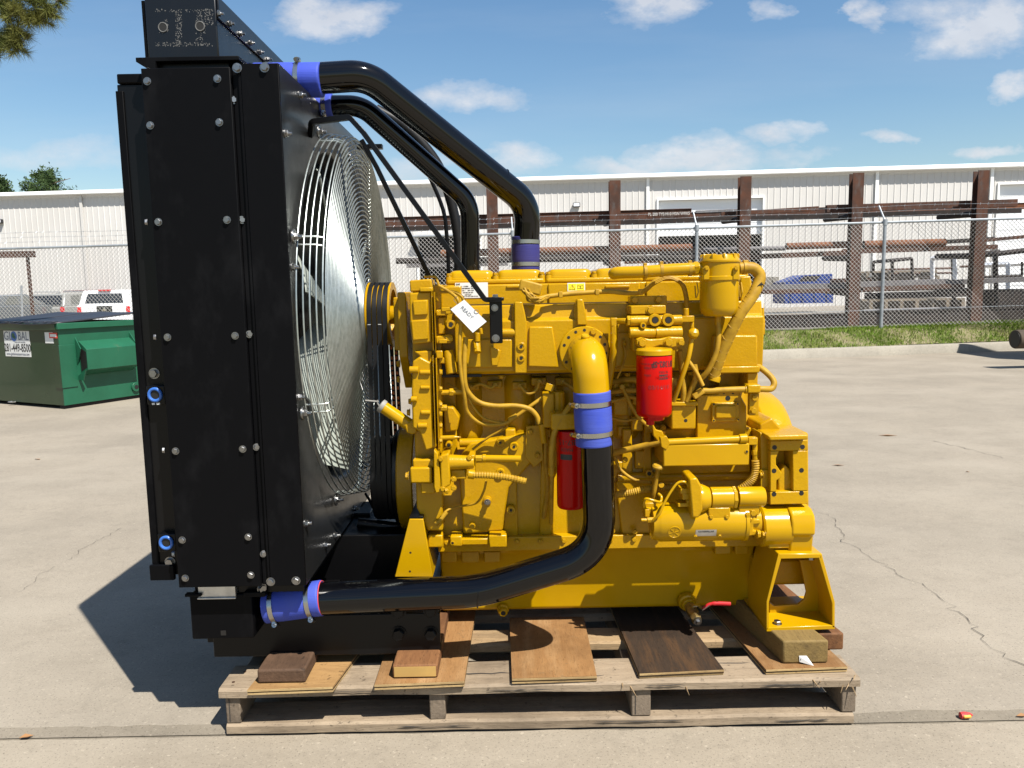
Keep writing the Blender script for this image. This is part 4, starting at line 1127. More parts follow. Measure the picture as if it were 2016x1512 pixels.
# signs on the side wall, read from the left of the picture
def dside(y, z, off=.014): return DM @ V((-off, y, z))
def side_px(px, py):
    d = ray(px, py); o = V((0, 0, CAMZ)); n = d1
    t = (D0 - o).dot(n) / d.dot(n); p = o + d * t
    return (p - D0).dot(d2), p.z
(ya, za), (yb, zb) = side_px(7, 651), side_px(62, 703)
sg = dpart('sign', MB().box(-.004, -.0005, yb, ya, zb, za), M['white'])
hs, wsn = za - zb, ya - yb
def sgt(s, size, fy, fz, m, sx=1.0, bold=.0):
    flat_text(s, size, face_m(dside(yb + wsn * (1 - fy), zb + hs * fz, .0055), -d2, (0, 0, 1)), m, sg, ext=.0004, sx=sx, bold=bold)
sgt('GL', .165, .17, .79, M['greyink'], .95); sgt('BAL', .165, .76, .79, M['greyink'], .82)
sgt('281-449-8500', .150, .5, .33, M['ink'], .70, .002); sgt('www.globalwasteservices.com', .052, .5, .10, M['greyink'], .80)
sgt('waste and recycling', .03, .62, .57, M['greyink'], 1.0)
dpart('globe', MB().cyl(V((-.0065, yb + wsn * .60, zb + hs * .79)), V((-.0045, yb + wsn * .60, zb + hs * .79)), .068, .068, 24), M['skyink'], sg)
dpart('globe_land', MB().cyl(V((-.0075, yb + wsn * .62, zb + hs * .82)), V((-.0067, yb + wsn * .62, zb + hs * .82)), .035, .035, 9).cyl(V((-.0075, yb + wsn * .57, zb + hs * .75)), V((-.0067, yb + wsn * .57, zb + hs * .75)), .025, .025, 7), M['green'], sg)
(ya, za), (yb2, zb2) = side_px(88, 654), side_px(106, 676)
st = dpart('sticker', MB().box(-.004, -.0005, yb2, ya, zb2, za), M['white'])
(ya3, za3), (yb3, zb3) = side_px(97, 655), side_px(114, 666)
dpart('warning_strip', MB().box(-.0062, -.0042, yb3, ya3, zb3, za3), M['redsign'], st)
dpart('warning_field', MB().box(-.0072, -.0064, yb3 + .02, ya3 - .02, zb3 + .018, za3 - .018), M['white'], st)

# ================================================================== RADIATOR UNIT
FC = V((0, 3.04, 1.35))                     # fan axis runs along x through here
SX = -.664                                  # engine side face of the shroud
NY, FY = 2.34, 3.74
ZB, ZTp = .532, 2.118
rad = thing('radiator', 'tall black radiator pack with bolted side covers and fan shroud', 'radiator', (-.87, 3.04, .21))
xl, xr = -1.066, -.806
sc_ = MB().box(xl, xr, NY, NY + .007, ZB, ZTp - .008).box(xl, xl + .006, NY + .007, NY + .05, ZB + .01, ZTp - .02).box(xr - .006, xr, NY + .007, NY + .035, ZB, ZTp - .01)
sc_.build('side_cover', M['panel'], rad, bevel=.0025)
MB().box(-1.045, -.80, NY + .055, FY - .03, ZB + .03, ZTp - .03).build('core', M['satin'], rad)
MB().box(xl, xr, FY - .007, FY, ZB, ZTp - .008).build('side_cover', M['panel'], rad)
MB().box(xr + .001, -.786, NY + .014, NY + .045, ZB, ZTp - .005).build('flange_strip', M['panel'], rad, bevel=.002)
MB().box(-.7855, -.776, NY + .004, NY + .05, ZB + .005, ZTp).build('flange_ridge', M['panel'], rad, bevel=.002)
for px, py in ((290, 160), (296, 247), (312, 437), (330, 664), (346, 888), (359, 1063), (365, 1138), (428, 155), (432, 241), (447, 433), (463, 661), (478, 884), (489, 1057), (494, 1132)):
    bolt(rad, P(px, py, NY - .0005), FRONT, .0092)
for px, py in ((459, 197), (476, 433), (491, 658), (505, 880), (519, 1090)):
    q = P(px, py, NY + .013); bolt(rad, q, (.55, -1, 0), .0092)
for px, py in ((467, 134), (521, 133), (533, 1145), (583, 1143)):
    bolt(rad, P(px, py, NY - .0005), FRONT, .0112)
# oil cooler strapped to the far left side
cx0, cx1 = P(240, 300, 2.43).x, -1.072
cz1, cz0 = P(240, 146, 2.43).z, P(316, 1138, 2.43).z
co = MB().box(cx0, cx1, 2.43, 3.66, cz0 + .01, cz1 - .03).build('oil_cooler', M['satin'], rad, bevel=.003)
MB().box(cx0 - .003, cx0 + .02, 2.424, 3.67, cz0, cz1 - .05).build('edge_flange', M['panel'], co, bevel=.002)
MB().box(cx0 + .004, cx1, 2.424, 3.67, cz1 - .029, cz1).build('top_lip', M['panel'], co, bevel=.004)
MB().box(cx0 - .008, cx1 - .04, 2.412, 2.428, cz0 - .002, cz0 + .05).build('bottom_lip', M['panel'], co, bevel=.003)
for px, py in ((306, 777), (328, 1068)):
    q = P(px, py, 2.40)
    br = MB().box(q.x - .028, q.x + .03, 2.40, 2.43, q.z - .032, q.z + .028).build('port_block', M['satin'], rad, bevel=.003)
    MB().tube([q + V((.019 * cos(t), -.003, .019 * sin(t))) for t in [2 * pi * k / 20 for k in range(20)]], .005, 8, closed=True).build('port_ring', M['bluering'], br)
    MB().cyl(q + V((0, -.002, 0)), q + V((0, .001, 0)), .016, n=18).build('port_bore', M['hole'], br)
q = P(303, 795, 2.399)
for k in (0, 1): MB().box(q.x - .006 + k * .014, q.x + .003 + k * .016, 2.3985, 2.3995, q.z - .003, q.z + .003).build('port_mark', M['white'], rad)
bolt(rad, P(304, 735, 2.429), FRONT, .014); bolt(rad, P(335, 1106, 2.429), FRONT, .014)
for py, px in ((437, 291), (664, 308), (886, 325), (1090, 344)): bolt(rad, P(px, py, 2.385), (-1, -.3, 0), .009)
# top tank
tz0, tz1 = 2.152, 2.327
tank = MB().box(-1.068, -.857, 2.40, 3.68, tz0, tz1).build('top_tank', M['sheen'], rad, bevel=.004)
MB().box(-1.082, -1.069, 2.41, 3.67, tz0 + .002, tz1 - .004).build('tank_flange', M['panel'], tank, bevel=.002)
MB().box(-1.095, -.79, 2.375, 3.70, tz0 - .014, tz0 - .001).build('header_plate', M['panel'], rad, bevel=.002)
MB().box(-1.06, -.83, 2.40, 3.69, ZTp - .03, tz0 - .015).build('header_core', M['satin'], rad)
q0 = P(272, 122, 2.37)
MB().prism([(q0.x - .004, q0.z + .004), (q0.x + .05, q0.z + .002), (q0.x + .05, q0.z - .022), (q0.x + .015, q0.z - .012)], 2.37, 2.40).build('header_tab', M['panel'], rad)
MB().box(-.856, -.850, 2.405, 3.66, tz0 + .112, tz1 + .002).build('seam_flange', M['sheen'], tank, bevel=.0015)
for px, py in ((430, 27), (452, 47), (473, 67), (493, 85), (511, 103), (527, 117)): bolt(tank, PX(px, py, -.849), RIGHT, .0085, stud=True)
yl_ = PX(527, 117, -.849).y; yd_ = (yl_ - PX(430, 27, -.849).y) / 5
for k in range(8): bolt(tank, (-.849, yl_ + (k + 1) * yd_, tz0 + .122), RIGHT, .0085, stud=True)
for px, py in ((321, 54), (394, 52)):
    q = P(px, py, 2.3995)
    MB().tube([q + V((.013 * cos(t), -.001, .013 * sin(t))) for t in [2 * pi * k / 20 for k in range(20)]], .0018, 6, closed=True).build('thread_rim', M['scuff'], tank)
    MB().cyl(q + V((0, -.0015, 0)), q + V((0, .002, 0)), .0115, n=18).build('threaded_hole', M['hole'], tank)
# worn patches where pads were pressed: scattered flecks of rubbed paint
mb = MB(); rnd = random.Random(77)
for (x0, x1, y0, y1, n) in ((345, 358, 22, 90, 150), (385, 400, 18, 90, 90), (402, 420, 18, 50, 80), (306, 420, 84, 91, 120), (306, 420, 18, 24, 60), (312, 332, 38, 66, 40), (385, 405, 38, 66, 40)):
    for _ in range(n):
        px, py = rnd.uniform(x0, x1), rnd.uniform(y0, y1)
        q = P(px, py, 2.3993); s = rnd.uniform(.0004, .0022)
        k = rnd.randint(4, 6); vs = [q + V((s * rnd.uniform(.5, 1.2) * cos(2 * pi * i / k), 0, s * rnd.uniform(.5, 1.4) * sin(2 * pi * i / k))) for i in range(k)]
        mb.add(vs, [tuple(range(k))])
tag(mb.build('paint_scuffs', M['scuff'], tank, smooth=0), kind='stuff')
# shroud: sheet metal box with a round opening towards the engine
sh = MB().box(-.7755, SX, NY, NY + .006, ZB, ZTp).build('shroud_side', M['panel'], rad, bevel=.002)
MB().box(-.7755, SX, FY - .006, FY, ZB, ZTp).build('shroud_side', M['panel'], rad)
MB().box(-.7755, SX - .001, NY + .0065, FY - .0065, ZTp - .006, ZTp).build('shroud_top', M['panel'], rad)
MB().box(-.7755, SX - .001, NY + .0065, FY - .0065, ZB, ZB + .006).build('shroud_bottom', M['panel'], rad)
M['shroud'] = mat('satin_shroud_sheet', (.010, .0105, .011), .33, spec=.5, rvar=.06, dirt=(9, (.05, .05, .046), .6, .85, .35), bump=[(260, .04, .001)])
mb = MB(); n = 96; RO_ = .635
for k in range(n):
    t = 2 * pi * k / n; c, s = cos(t), sin(t)
    hy, hz = (FY - NY) / 2 - .0065, (ZTp - ZB) / 2
    cy, cz = (FY + NY) / 2, (ZTp + ZB) / 2
    # walk the rectangle boundary from the fan centre
    ks = []
    if c > 1e-9: ks.append((cy + hy - FC.y) / c)
    if c < -1e-9: ks.append((cy - hy - FC.y) / c)
    if s > 1e-9: ks.append((cz + hz - FC.z) / s)
    if s < -1e-9: ks.append((cz - hz - FC.z) / s)
    L_ = min(ks)
    mb.v += [V((SX, FC.y + L_ * c, FC.z + L_ * s)), V((SX, FC.y + RO_ * c, FC.z + RO_ * s)), V((SX - .02, FC.y + (RO_ - .018) * c, FC.z + (RO_ - .018) * s)), V((SX - .085, FC.y + (RO_ - .022) * c, FC.z + (RO_ - .022) * s))]
for k in range(n):
    j = (k + 1) % n
    for i in range(3): mb.f.append((k * 4 + i, j * 4 + i, j * 4 + i + 1, k * 4 + i + 1))
for (yy, zz) in ((NY + .0065, ZB), (NY + .0065, ZTp), (FY - .0065, ZB), (FY - .0065, ZTp)):      # square off the corners
    k = int(round((atan2(zz - FC.z, yy - FC.y) % (2 * pi)) / (2 * pi) * n)) % n; mb.v[k * 4] = V((SX, yy, zz))
face = mb.build('shroud_face', M['shroud'], rad, smooth=50)
for px, py in ((590, 187), (548, 254), (567, 525), (582, 785), (597, 1035), (640, 1073)):
    q = PX(px, py, SX + .0005); q.y = max(q.y, NY + .03); bolt(rad, q, RIGHT, .011, stud=True)
for k in range(6): bolt(rad, (SX + .0005, FY - .035, ZB + .12 + k * .27), RIGHT, .011, stud=True)
for k in range(3): bolt(rad, (SX + .0005, 2.75 + k * .35, ZB + .03), RIGHT, .011, stud=True)
# lower tank and its rubber mounts
a, b = P(372, 1171, 2.40), P(500, 1257, 2.40)
lt_ = MB().box(a.x, b.x, 2.40, 3.66, b.z, a.z).build('lower_tank', M['panel'], rad, bevel=.005)
q = P(440, 1246, 2.3995)
MB().box(q.x - .0085, q.x + .0085, 2.398, 2.402, q.z - .008, q.z + .008).build('square_hole', M['hole'], lt_)
a2, b2 = P(396, 1150, 2.42), P(470, 1172, 2.42)
MB().box(a2.x, b2.x, 2.392, 3.6, b2.z + .001, a2.z + .03).box(a2.x - .002, b2.x + .002, 2.386, 2.3915, b2.z + .001, b2.z + .007).build('core_header', M['alu'], rad, bevel=.002)
MB().box(xl + .02, a2.x - .004, 2.41, 3.6, a.z + .001, ZB + .03).box(b2.x + .004, -.69, 2.41, 3.6, a.z + .001, ZB + .03).build('lower_flange', M['satin'], rad)
MB().box(xl - .002, xl + .05, 2.38, 2.40, a.z + .0, a.z + .010).box(b.x - .02, b.x + .05, 2.385, 2.42, a.z - .006, a.z + .01).build('mount_tab', M['panel'], rad, bevel=.002)
q = P(515, 1158, 2.40); bolt(rad, q, (.7, -.7, 0), .013)
sp0 = P(505, 1196, 2.47); 
MB().lathe([(.050, -.06), (.050, .0), (.047, .02)], sp0 - V((.01, 0, 0)), (1, 0, 0), 24).build('outlet_neck', M['alu'], lt_)
# base rails carried below the radiator towards the engine
for Y0 in (2.50, 3.36):
    a, b = P(416, 1215, 2.50), P(868, 1286, 2.50)
    rl = MB().box(a.x, b.x, Y0, Y0 + .012, b.z, a.z).box(a.x, b.x, Y0 + .0125, Y0 + .075, b.z, b.z + .012).box(a.x, b.x, Y0 + .0125, Y0 + .075, a.z - .012, a.z).build('base_rail', M['satin'], rad, bevel=.003)
    if Y0 < 3:
        for px, py in ((785, 1247), (848, 1247), (785, 1203), (848, 1201)):
            bolt(rad, P(px, py, Y0 - .0005), FRONT, .021, 'satin')
for (px0, px1) in ((440, 500), (560, 660), (690, 790)):
    a, b = P(px0, 1175, 2.75), P(px1, 1240, 2.75)
    MB().box(a.x, b.x, 2.58, 3.36, .235, a.z + .02).build('cross_member', M['satin'], rad, bevel=.003)
a, b = P(622, 1055, 2.86), P(806, 1150, 2.86)
MB().box(a.x - .02, b.x, 2.86, 3.34, b.z - .05, a.z).build('support_box', M['satin'], rad, bevel=.004)
a = P(705, 1030, 2.98); MB().cyl(a, a + V((.22, 0, -.03)), .022, n=16).build('cross_tube', M['satin'], rad)
a = P(700, 1020, 3.1); MB().box(a.x - .03, a.x + .06, 3.1, 3.2, a.z - .12, a.z + .02).build('fan_bracket', M['satin'], rad, bevel=.004)
MB().tube(pxs([(720, 972, 3.1), (728, 985, 3.05), (735, 1000, 3.02)]), .006, 8).build('drain_tube', M['satin'], rad)

# ------------------------------------------------------------------ fan
fan = thing('cooling_fan', 'pale grey bladed cooling fan behind the wire guard', 'fan', (-.74, FC.y, FC.z))
MB().lathe([(.05, -.05), (.12, -.05), (.13, -.02), (.13, .03), (.09, .05), (.05, .10)], (-.70, FC.y, FC.z), (1, 0, 0), 28).build('hub', M['fan'], fan)
def blade(k, nb=8, rot=.42):
    th_ = 2 * pi * k / nb + rot
    er = V((0, cos(th_), sin(th_))); et = V((0, -sin(th_), cos(th_))); ex = V((1, 0, 0))
    mb = MB(); nr, nc = 6, 5
    for side in (-1, 1):
        for i in range(nr + 1):
            r = .10 + (.585 - .10) * i / nr; tw = radians(46 - 20 * i / nr); w = .11 + .14 * i / nr
            for j in range(nc + 1):
                u = (j / nc - .5) * w; cam_ = .022 * (1 - (2 * j / nc - 1) ** 2)
                p = V((-.70, FC.y, FC.z)) + er * r + et * (u * cos(tw) - cam_ * sin(tw)) + ex * (u * sin(tw) + cam_ * cos(tw)) + ex * side * .0025
                mb.v.append(p)
    w_ = nc + 1; o = (nr + 1) * w_
    for i in range(nr):
        for j in range(nc):
            q = (i * w_ + j, (i + 1) * w_ + j, (i + 1) * w_ + j + 1, i * w_ + j + 1)
            mb.f += [q, tuple(x + o for x in reversed(q))]
    ring = [j for j in range(w_)] + [(i) * w_ + nc for i in range(1, nr + 1)] + [nr * w_ + j for j in range(nc - 1, -1, -1)] + [i * w_ for i in range(nr - 1, 0, -1)]
    for a, b in zip(ring, ring[1:] + ring[:1]): mb.f.append((a, b, b + o, a + o))
    return mb.build('blade', M['fan'], fan)
for k in range(8): blade(k)

# ------------------------------------------------------------------ wire fan guard
gd = thing('fan_guard', 'round galvanised wire fan guard of many close rings on the shroud', 'guard', (-.60, FC.y, FC.z - .70))
def ring(R, x, r=.0029, nseg=80, name='ring_wire'):
    return MB().tube([(x, FC.y + R * cos(2 * pi * k / nseg), FC.z + R * sin(2 * pi * k / nseg)) for k in range(nseg)], r, 6, closed=True).build(name, M['galv'], gd, smooth=60)
for k in range(5): ring(.690 - .003 * k, -.652 + .0195 * k)
nfr = 34
for k in range(nfr):
    R = .668 - (.668 - .105) * k / (nfr - 1)
    ring(R, -.567 + .012 * (k / nfr))
ring(.098, -.553, .0042)
for k in range(8):
    t0 = pi + radians(22.5) + k * pi / 4
    for dt in (-.020, .020)[:(2 if 0 < k < 7 else 2)]:
        pts = []
        for R, x in ((.10, -.561), (.30, -.567), (.655, -.574), (.676, -.58), (.683, -.60), (.684, -.652)):
            off = dt * .69
            pts.append(V((x, FC.y + R * cos(t0) - off * sin(t0), FC.z + R * sin(t0) + off * cos(t0))))
        MB().tube(pts, .0032, 6).build('spoke_wire', M['galv'], gd)
    c_ = V((-.653, FC.y + .712 * cos(t0), FC.z + .712 * sin(t0)))
    if abs(c_.y - FC.y) < .66:
        pass
    w_ = MB().cyl(c_ - V((.008, 0, 0)), c_ + V((.0, 0, 0)), .022, n=20).build('clamp_washer', M['zinc'], gd, bevel=.002)
    bolt(gd, c_, RIGHT, .012, stud=True)

# ================================================================== COOLANT PIPES AND HOSES
def clamp(parent, c, ax, r, w=.007, screw=None, n=32):
    c, ax = V(c), V(ax).normalized()
    a = ax.orthogonal().normalized(); b = ax.cross(a)
    mb = MB()
    for k in range(n):
        t = 2 * pi * k / n; d = a * cos(t) + b * sin(t)
        mb.v += [c + d * r - ax * w, c + d * (r + .0016) - ax * w, c + d * (r + .0016) + ax * w, c + d * r + ax * w]
    mb.f = [(k * 4 + i, ((k + 1) % n) * 4 + i, ((k + 1) % n) * 4 + (i + 1) % 4, k * 4 + (i + 1) % 4) for k in range(n) for i in range(4)]
    o = mb.build('hose_clamp', M['steel'], parent)
    if screw is not None:
        s = V(screw); s = (s - ax * s.dot(ax)).normalized(); t = ax.cross(s)
        p = c + s * (r + .008)
        MB().cyl(p - t * .020, p + t * .026, .0042, n=10).cyl(p + t * .018, p + t * .027, .0072, n=6).build('clamp_screw', M['zinc'], o)
        MB().cyl(p - t * .014, p + t * .010, .0085, n=12).cyl(p - s * .006 - t * .02, p - s * .006 + t * .016, .006, n=8).build('clamp_housing', M['steel'], o)
    return o
def hose(parent, p0, p1, r, rid=0.0, clamps=((.15, None), (.85, None)), name='hose_coupling', ringm=None):
    p0, p1 = V(p0), V(p1); ax = (p1 - p0); L_ = ax.length; u = ax.normalized()
    prof = []; n = 36
    prof.append((r - .004, 0)); prof.append((r - .001, .001))
    for k in range(n + 1):
        h = .002 + (L_ - .004) * k / n
        bulge = rid * (1 if (k % 2 and .26 < k / n < .74) else 0)
        pinch = -.0014 * sum(math.exp(-((k / n - c[0]) / .07) ** 2) for c in clamps)
        prof.append((r + bulge + pinch, h))
    prof += [(r - .001, L_ - .001), (r - .004, L_)]
    o = MB().lathe(prof, p0, u, 40).build(name, M['blue'], parent, smooth=50)
    for f, s in clamps: clamp(o, p0 + ax * f, u, r + .0004, .0075, s)
    return o
# upper large pipe
up = thing('coolant_pipe', 'thick glossy black upper coolant pipe from radiator top down to the engine', 'pipe', P(1035, 525, 3.1))
pts = pxs([(632, 157, 2.72), (722, 152, 2.76), (985, 360, 3.02), (1036, 408, 3.08), (1035, 492, 3.10)])
pth = rounded(pxs([(600, 156, 2.72), (722, 148, 2.76), (1040, 402, 3.08), (1035, 496, 3.10)]), [.16, .14], 10)
MB().tube(pth, .0515, 28).build('tube', M['gloss'], up, smooth=60)
for f in ((822, 228, 2.86), (984, 356, 3.02)):
    q = P(*f); d = (P(1040, 402, 3.08) - P(722, 148, 2.76)).normalized()
    MB().tube([q + (d.orthogonal().normalized() * cos(t) + d.cross(d.orthogonal().normalized()) * sin(t)) * .0515 for t in [2 * pi * k / 28 for k in range(28)]], .0022, 6, closed=True).build('weld_bead', M['gloss'], up)
hx0 = V((-.852, 2.72, P(600, 157, 2.72).z))
hose(up, hx0, P(634, 157.5, 2.72), .0565, .0006, ((.2, None), (.66, (0, -.25, 1)), ))
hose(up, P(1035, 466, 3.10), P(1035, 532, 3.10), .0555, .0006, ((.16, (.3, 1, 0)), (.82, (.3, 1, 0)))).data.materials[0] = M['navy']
MB().cyl(P(1035, 524, 3.10), P(1035, 548, 3.10), .049, n=24).build('engine_neck', M['yellow'], up)
# second pipe
u2 = thing('coolant_pipe', 'slimmer glossy black coolant pipe below the thick upper pipe', 'pipe', P(920, 528, 3.02))
pth = rounded(pxs([(640, 208, 2.86), (712, 208, 2.86), (925, 398, 3.0), (926, 540, 3.02)]), [.12, .13], 10)
MB().tube(pth, .036, 24).build('tube', M['gloss'], u2, smooth=60)
d = (P(925, 398, 3.0) - P(712, 208, 2.86)).normalized(); q = P(872, 352, 2.967)
MB().tube([q + (d.orthogonal().normalized() * cos(t) + d.cross(d.orthogonal().normalized()) * sin(t)) * .036 for t in [2 * pi * k / 24 for k in range(24)]], .002, 6, closed=True).build('weld_bead', M['gloss'], u2)
hose(u2, V((-.80, 2.86, P(640, 208, 2.86).z)), P(656, 208, 2.86), .0405, 0, ((.3, None), (.84, (0, -.6, -1))))
# black rubber hose behind
u3 = thing('rubber_hose', 'thin matt black rubber hose arching behind the two coolant pipes', 'hose', P(885, 560, 3.35))
MB().tube(spline(pxs([(740, 215, 3.3), (800, 252, 3.32), (858, 318, 3.35), (886, 390, 3.36), (902, 470, 3.36), (903, 545, 3.36)]), 6), .0215, 12).build('hose_tube', M['rubber'], u3)
u4 = thing('overflow_line', 'thin black overflow line running down behind the slim coolant pipe', 'hose', P(885, 560, 3.3))
MB().tube(spline(pxs([(760, 232, 3.3), (812, 285, 3.3), (868, 400, 3.3), (880, 470, 3.3), (884, 560, 3.3)]), 6), .0085, 8).build('line_tube', M['satin'], u4)
# lower pipe
lp_ = thing('coolant_pipe', 'glossy black lower coolant pipe sweeping from the red filter down to the radiator base', 'pipe', P(1175, 870, 2.45))
LY = 2.455
pth = rounded(pxs([(600, 1180, LY), (942, 1164, LY), (1182, 1090, LY), (1174, 850, LY)]), [.55, .175], 14)
MB().tube(pth, .0535, 32).build('tube', M['gloss'], lp_, smooth=60)
q = P(942, 1164, LY)
MB().tube([q + V((.004 * sin(t), .0535 * cos(t), .0535 * sin(t))) for t in [2 * pi * k / 28 for k in range(28)]], .0022, 6, closed=True).build('weld_bead', M['gloss'], lp_)
M['redrim'] = mat('red_cut_edge', (.50, .05, .06), .7)
h_ = hose(lp_, P(524, 1192, LY), P(634, 1177, LY), .0585, 0, ((.16, (.15, -.5, -1)), (.80, (.15, -.5, -1))))
e0, e1 = P(634, 1177, LY), P(600, 1180, LY); d = (e0 - e1).normalized(); a_ = d.orthogonal().normalized()
MB().tube([e0 + d * .0008 + (a_ * cos(t) + d.cross(a_) * sin(t)) * .0555 for t in [2 * pi * k / 30 for k in range(30)]], .0016, 5, closed=True).build('cut_edge', M['redrim'], h_)
hose(lp_, P(1165, 770, LY), P(1170, 876, LY), .0605, .0007, ((.22, (-1, -.55, 0)), (.77, (-1, -.55, 0))))
# stay bars
sb = thing('stay_bar', 'black flat stay bar from the shroud top down to the engine bracket', 'bar', P(975, 640, 2.6))
pts = rounded([PX(612, 268, SX + .006), PX(614, 240, SX + .02), P(688, 231, 2.62), P(716, 262, 2.61), P(955, 590, 2.60), P(988, 590, 2.595)], .015, 4)
MB().band(pts, .011, .017, (0, 1, 0)).build('bar', M['satin'], sb, bevel=.001)
MB().rb(963, 588, 990, 676, 2.60, 2.61).build('bracket', M['satin'], sb, bevel=.004, seg=3)
MB().rb(961, 586, 992, 592, 2.585, 2.655).build('bracket_foot', M['satin'], sb, bevel=.002)
bolt(sb, P(974, 606, 2.5995), FRONT, .0095); bolt(sb, P(976, 666, 2.5995), FRONT, .0105); bolt(sb, P(975, 585, 2.612), (0, 0, 1), .010)
s2 = thing('stay_bar', 'second black stay bar running behind the first down to the front cover', 'bar', P(842, 540, 3.2))
MB().rb(702, 284, 752, 292, 3.12, 3.15).build('bar', M['satin'], s2)
MB().band(pxs([(712, 276, 3.1), (742, 330, 3.1), (846, 545, 3.15)]), .010, .018, (0, 1, 0)).build('bar', M['satin'], s2)

# ================================================================== YELLOW DIESEL ENGINE
eng = thing('diesel_engine', 'large yellow painted six cylinder diesel engine on the wooden pallet', 'engine', (.35, 3.04, .21))
def E_(name, mb, m='cast', par=eng, bevel=.003, seg=2, smooth=35):
    if bevel > .004: bevel = .004 + (bevel - .004) * .45
    return mb.build(name, M[m], par, bevel=bevel, seg=seg, smooth=smooth)
def hoseE(name, pts, r, m='hosey', par=eng, n=10, sub=6):
    return MB().tube(spline(pxs(pts), sub), r, n).build(name, M[m], par, smooth=60)
def corrug(name, pts, r, par=eng, m='hosey'):
    sp = spline(pxs(pts), 26)
    # resample so that every ring is about 6 mm
    out = [sp[0]]; acc = 0
    for a, b in zip(sp, sp[1:]):
        L_ = (b - a).length; acc += L_
        if acc >= .0028: out.append(b); acc = 0
    rs = [r * (1.0 if i % 2 else .84) for i in range(len(out))]
    return MB().tube(out, rs, 12).build(name, M[m], par, smooth=20)
def yb(px, py, Y, s=.010, n=FRONT, par=eng, washer=True, m='cast'):
    return bolt(par, P(px, py, Y), n, s, m, washer)
def boss(px, py, Y, r=.014, h=.010, par=eng, bore=.005):
    q = P(px, py, Y)
    o = MB().lathe([(r, .012), (r, -h * .8), (r * .9, -h), (r * .62, -h), (r * .60, -h + .002)], q, (0, 1, 0), 20).build('boss', M['cast'], par)
    MB().cyl(q + V((0, -h - .0006, 0)), q + V((0, -h + .0015, 0)), bore, n=14).build('bore', M['hole'], o)
    return o
# ---------- block, crankcase and pan
def zx(px, py, Y): q = P(px, py, Y); return q.x, q.z
x0 = P(868, 900, 2.78).x; x1 = P(1492, 900, 2.78).x
zt, zm, zl, zb = P(1100, 735, 2.80).z, P(1100, 850, 2.80).z, P(1100, 905, 2.74).z, P(1100, 1062, 2.74).z
E_('cylinder_block', MB().prism([(2.80, zt), (2.80, zm), (2.745, zl), (2.74, zb), (3.34, zb), (3.34, zl), (3.28, zm), (3.28, zt)], x0, x1, 'x'), bevel=.012, seg=3)
for k in range(6):        # water jacket bulges of the six cylinders
    xx = x0 + .10 + (x1 - x0 - .2) * k / 5
    E_('cylinder_wall', MB().lathe([(.045, 0), (.062, .02), (.066, .05), (.066, (zt - zm) + .02), (.05, (zt - zm) + .06)], (xx, 2.835, zm - .045), (0, 0, 1), 24), bevel=0)
    E_('core_plug', MB().lathe([(.024, -.004), (.024, .004), (.019, .005), (.018, .001)], (xx + .06, 2.745, zl - .075), (0, -1, 0), 20), bevel=0) if k in (0, 3) else None
for px, w in ((1005, 10), (1075, 8), (1235, 9), (1275, 7)):
    E_('block_rib', MB().pp([(px - w, 845), (px + w, 845), (px + w + 5, 1058), (px - w - 5, 1058)], 2.728, 2.80), bevel=.008, seg=3)
E_('side_cover_plate', MB().pp([(902, 905), (925, 872), (1062, 850), (1052, 905), (1002, 960), (990, 1045), (912, 1052)], 2.712, 2.76), bevel=.012, seg=3)
E_('side_cover_plate', MB().pp([(1212, 950), (1290, 930), (1300, 1050), (1225, 1058)], 2.72, 2.76), bevel=.01, seg=3)
for px, py in ((1012, 878), (985, 870), (985, 930), (1006, 1003)): boss(px, py, 2.712, .016, .012)
E_('pan_rail', MB().rb(862, 1060, 1497, 1076, 2.705, 3.38), bevel=.004)
for k in range(14): yb(880 + k * 46, 1068 - k * .8, 2.7045, .0085)
a, b = P(866, 1082, 2.79), P(1480, 1198, 2.79); zb2 = P(1100, 1203, 2.79).z; ztp = P(1100, 1076, 2.79).z
E_('oil_pan', MB().prism([(2.765, ztp), (2.785, ztp - .03), (2.795, zb2 + .012), (2.81, zb2), (3.27, zb2), (3.285, zb2 + .012), (3.30, ztp)], a.x, b.x, 'x'), 'yellow', bevel=.014, seg=4)
for (u0, u1, v0, v1) in ((842, 872, 1054, 1078), (886, 910, 1056, 1076), (962, 998, 1054, 1078)): E_('mount_pad', MB().rb(u0, v0, u1, v1, 2.665, 2.75), bevel=.006)
E_('mount_web', MB().rb(908, 1061, 964, 1073, 2.675, 2.75), bevel=.005)
boss(891, 1069, 2.665, .008, .002, bore=.004)
for (u0, u1) in ((868, 900), (908, 944), (952, 985)): E_('pan_tab', MB().rb(u0, 1086, u1, 1108, 2.76, 2.80), bevel=.006)
for (u0, u1) in ((1408, 1440), (1448, 1474)): E_('pan_tab', MB().rb(u0, 1062, u1, 1092, 2.745, 2.79), bevel=.006)
q = P(990, 1198, 2.79)
dp = E_('drain_plug', MB().lathe([(.024, 0), (.024, .012), (.018, .013), (.018, .03), (.016, .034)], q, (.05, -1, -.12), 6), bevel=.002)
MB().cyl(q + V((.05, -1, -.12)) * .0345, q + V((.05, -1, -.12)) * .030, .009, n=16).build('plug_socket', M['hole'], dp)
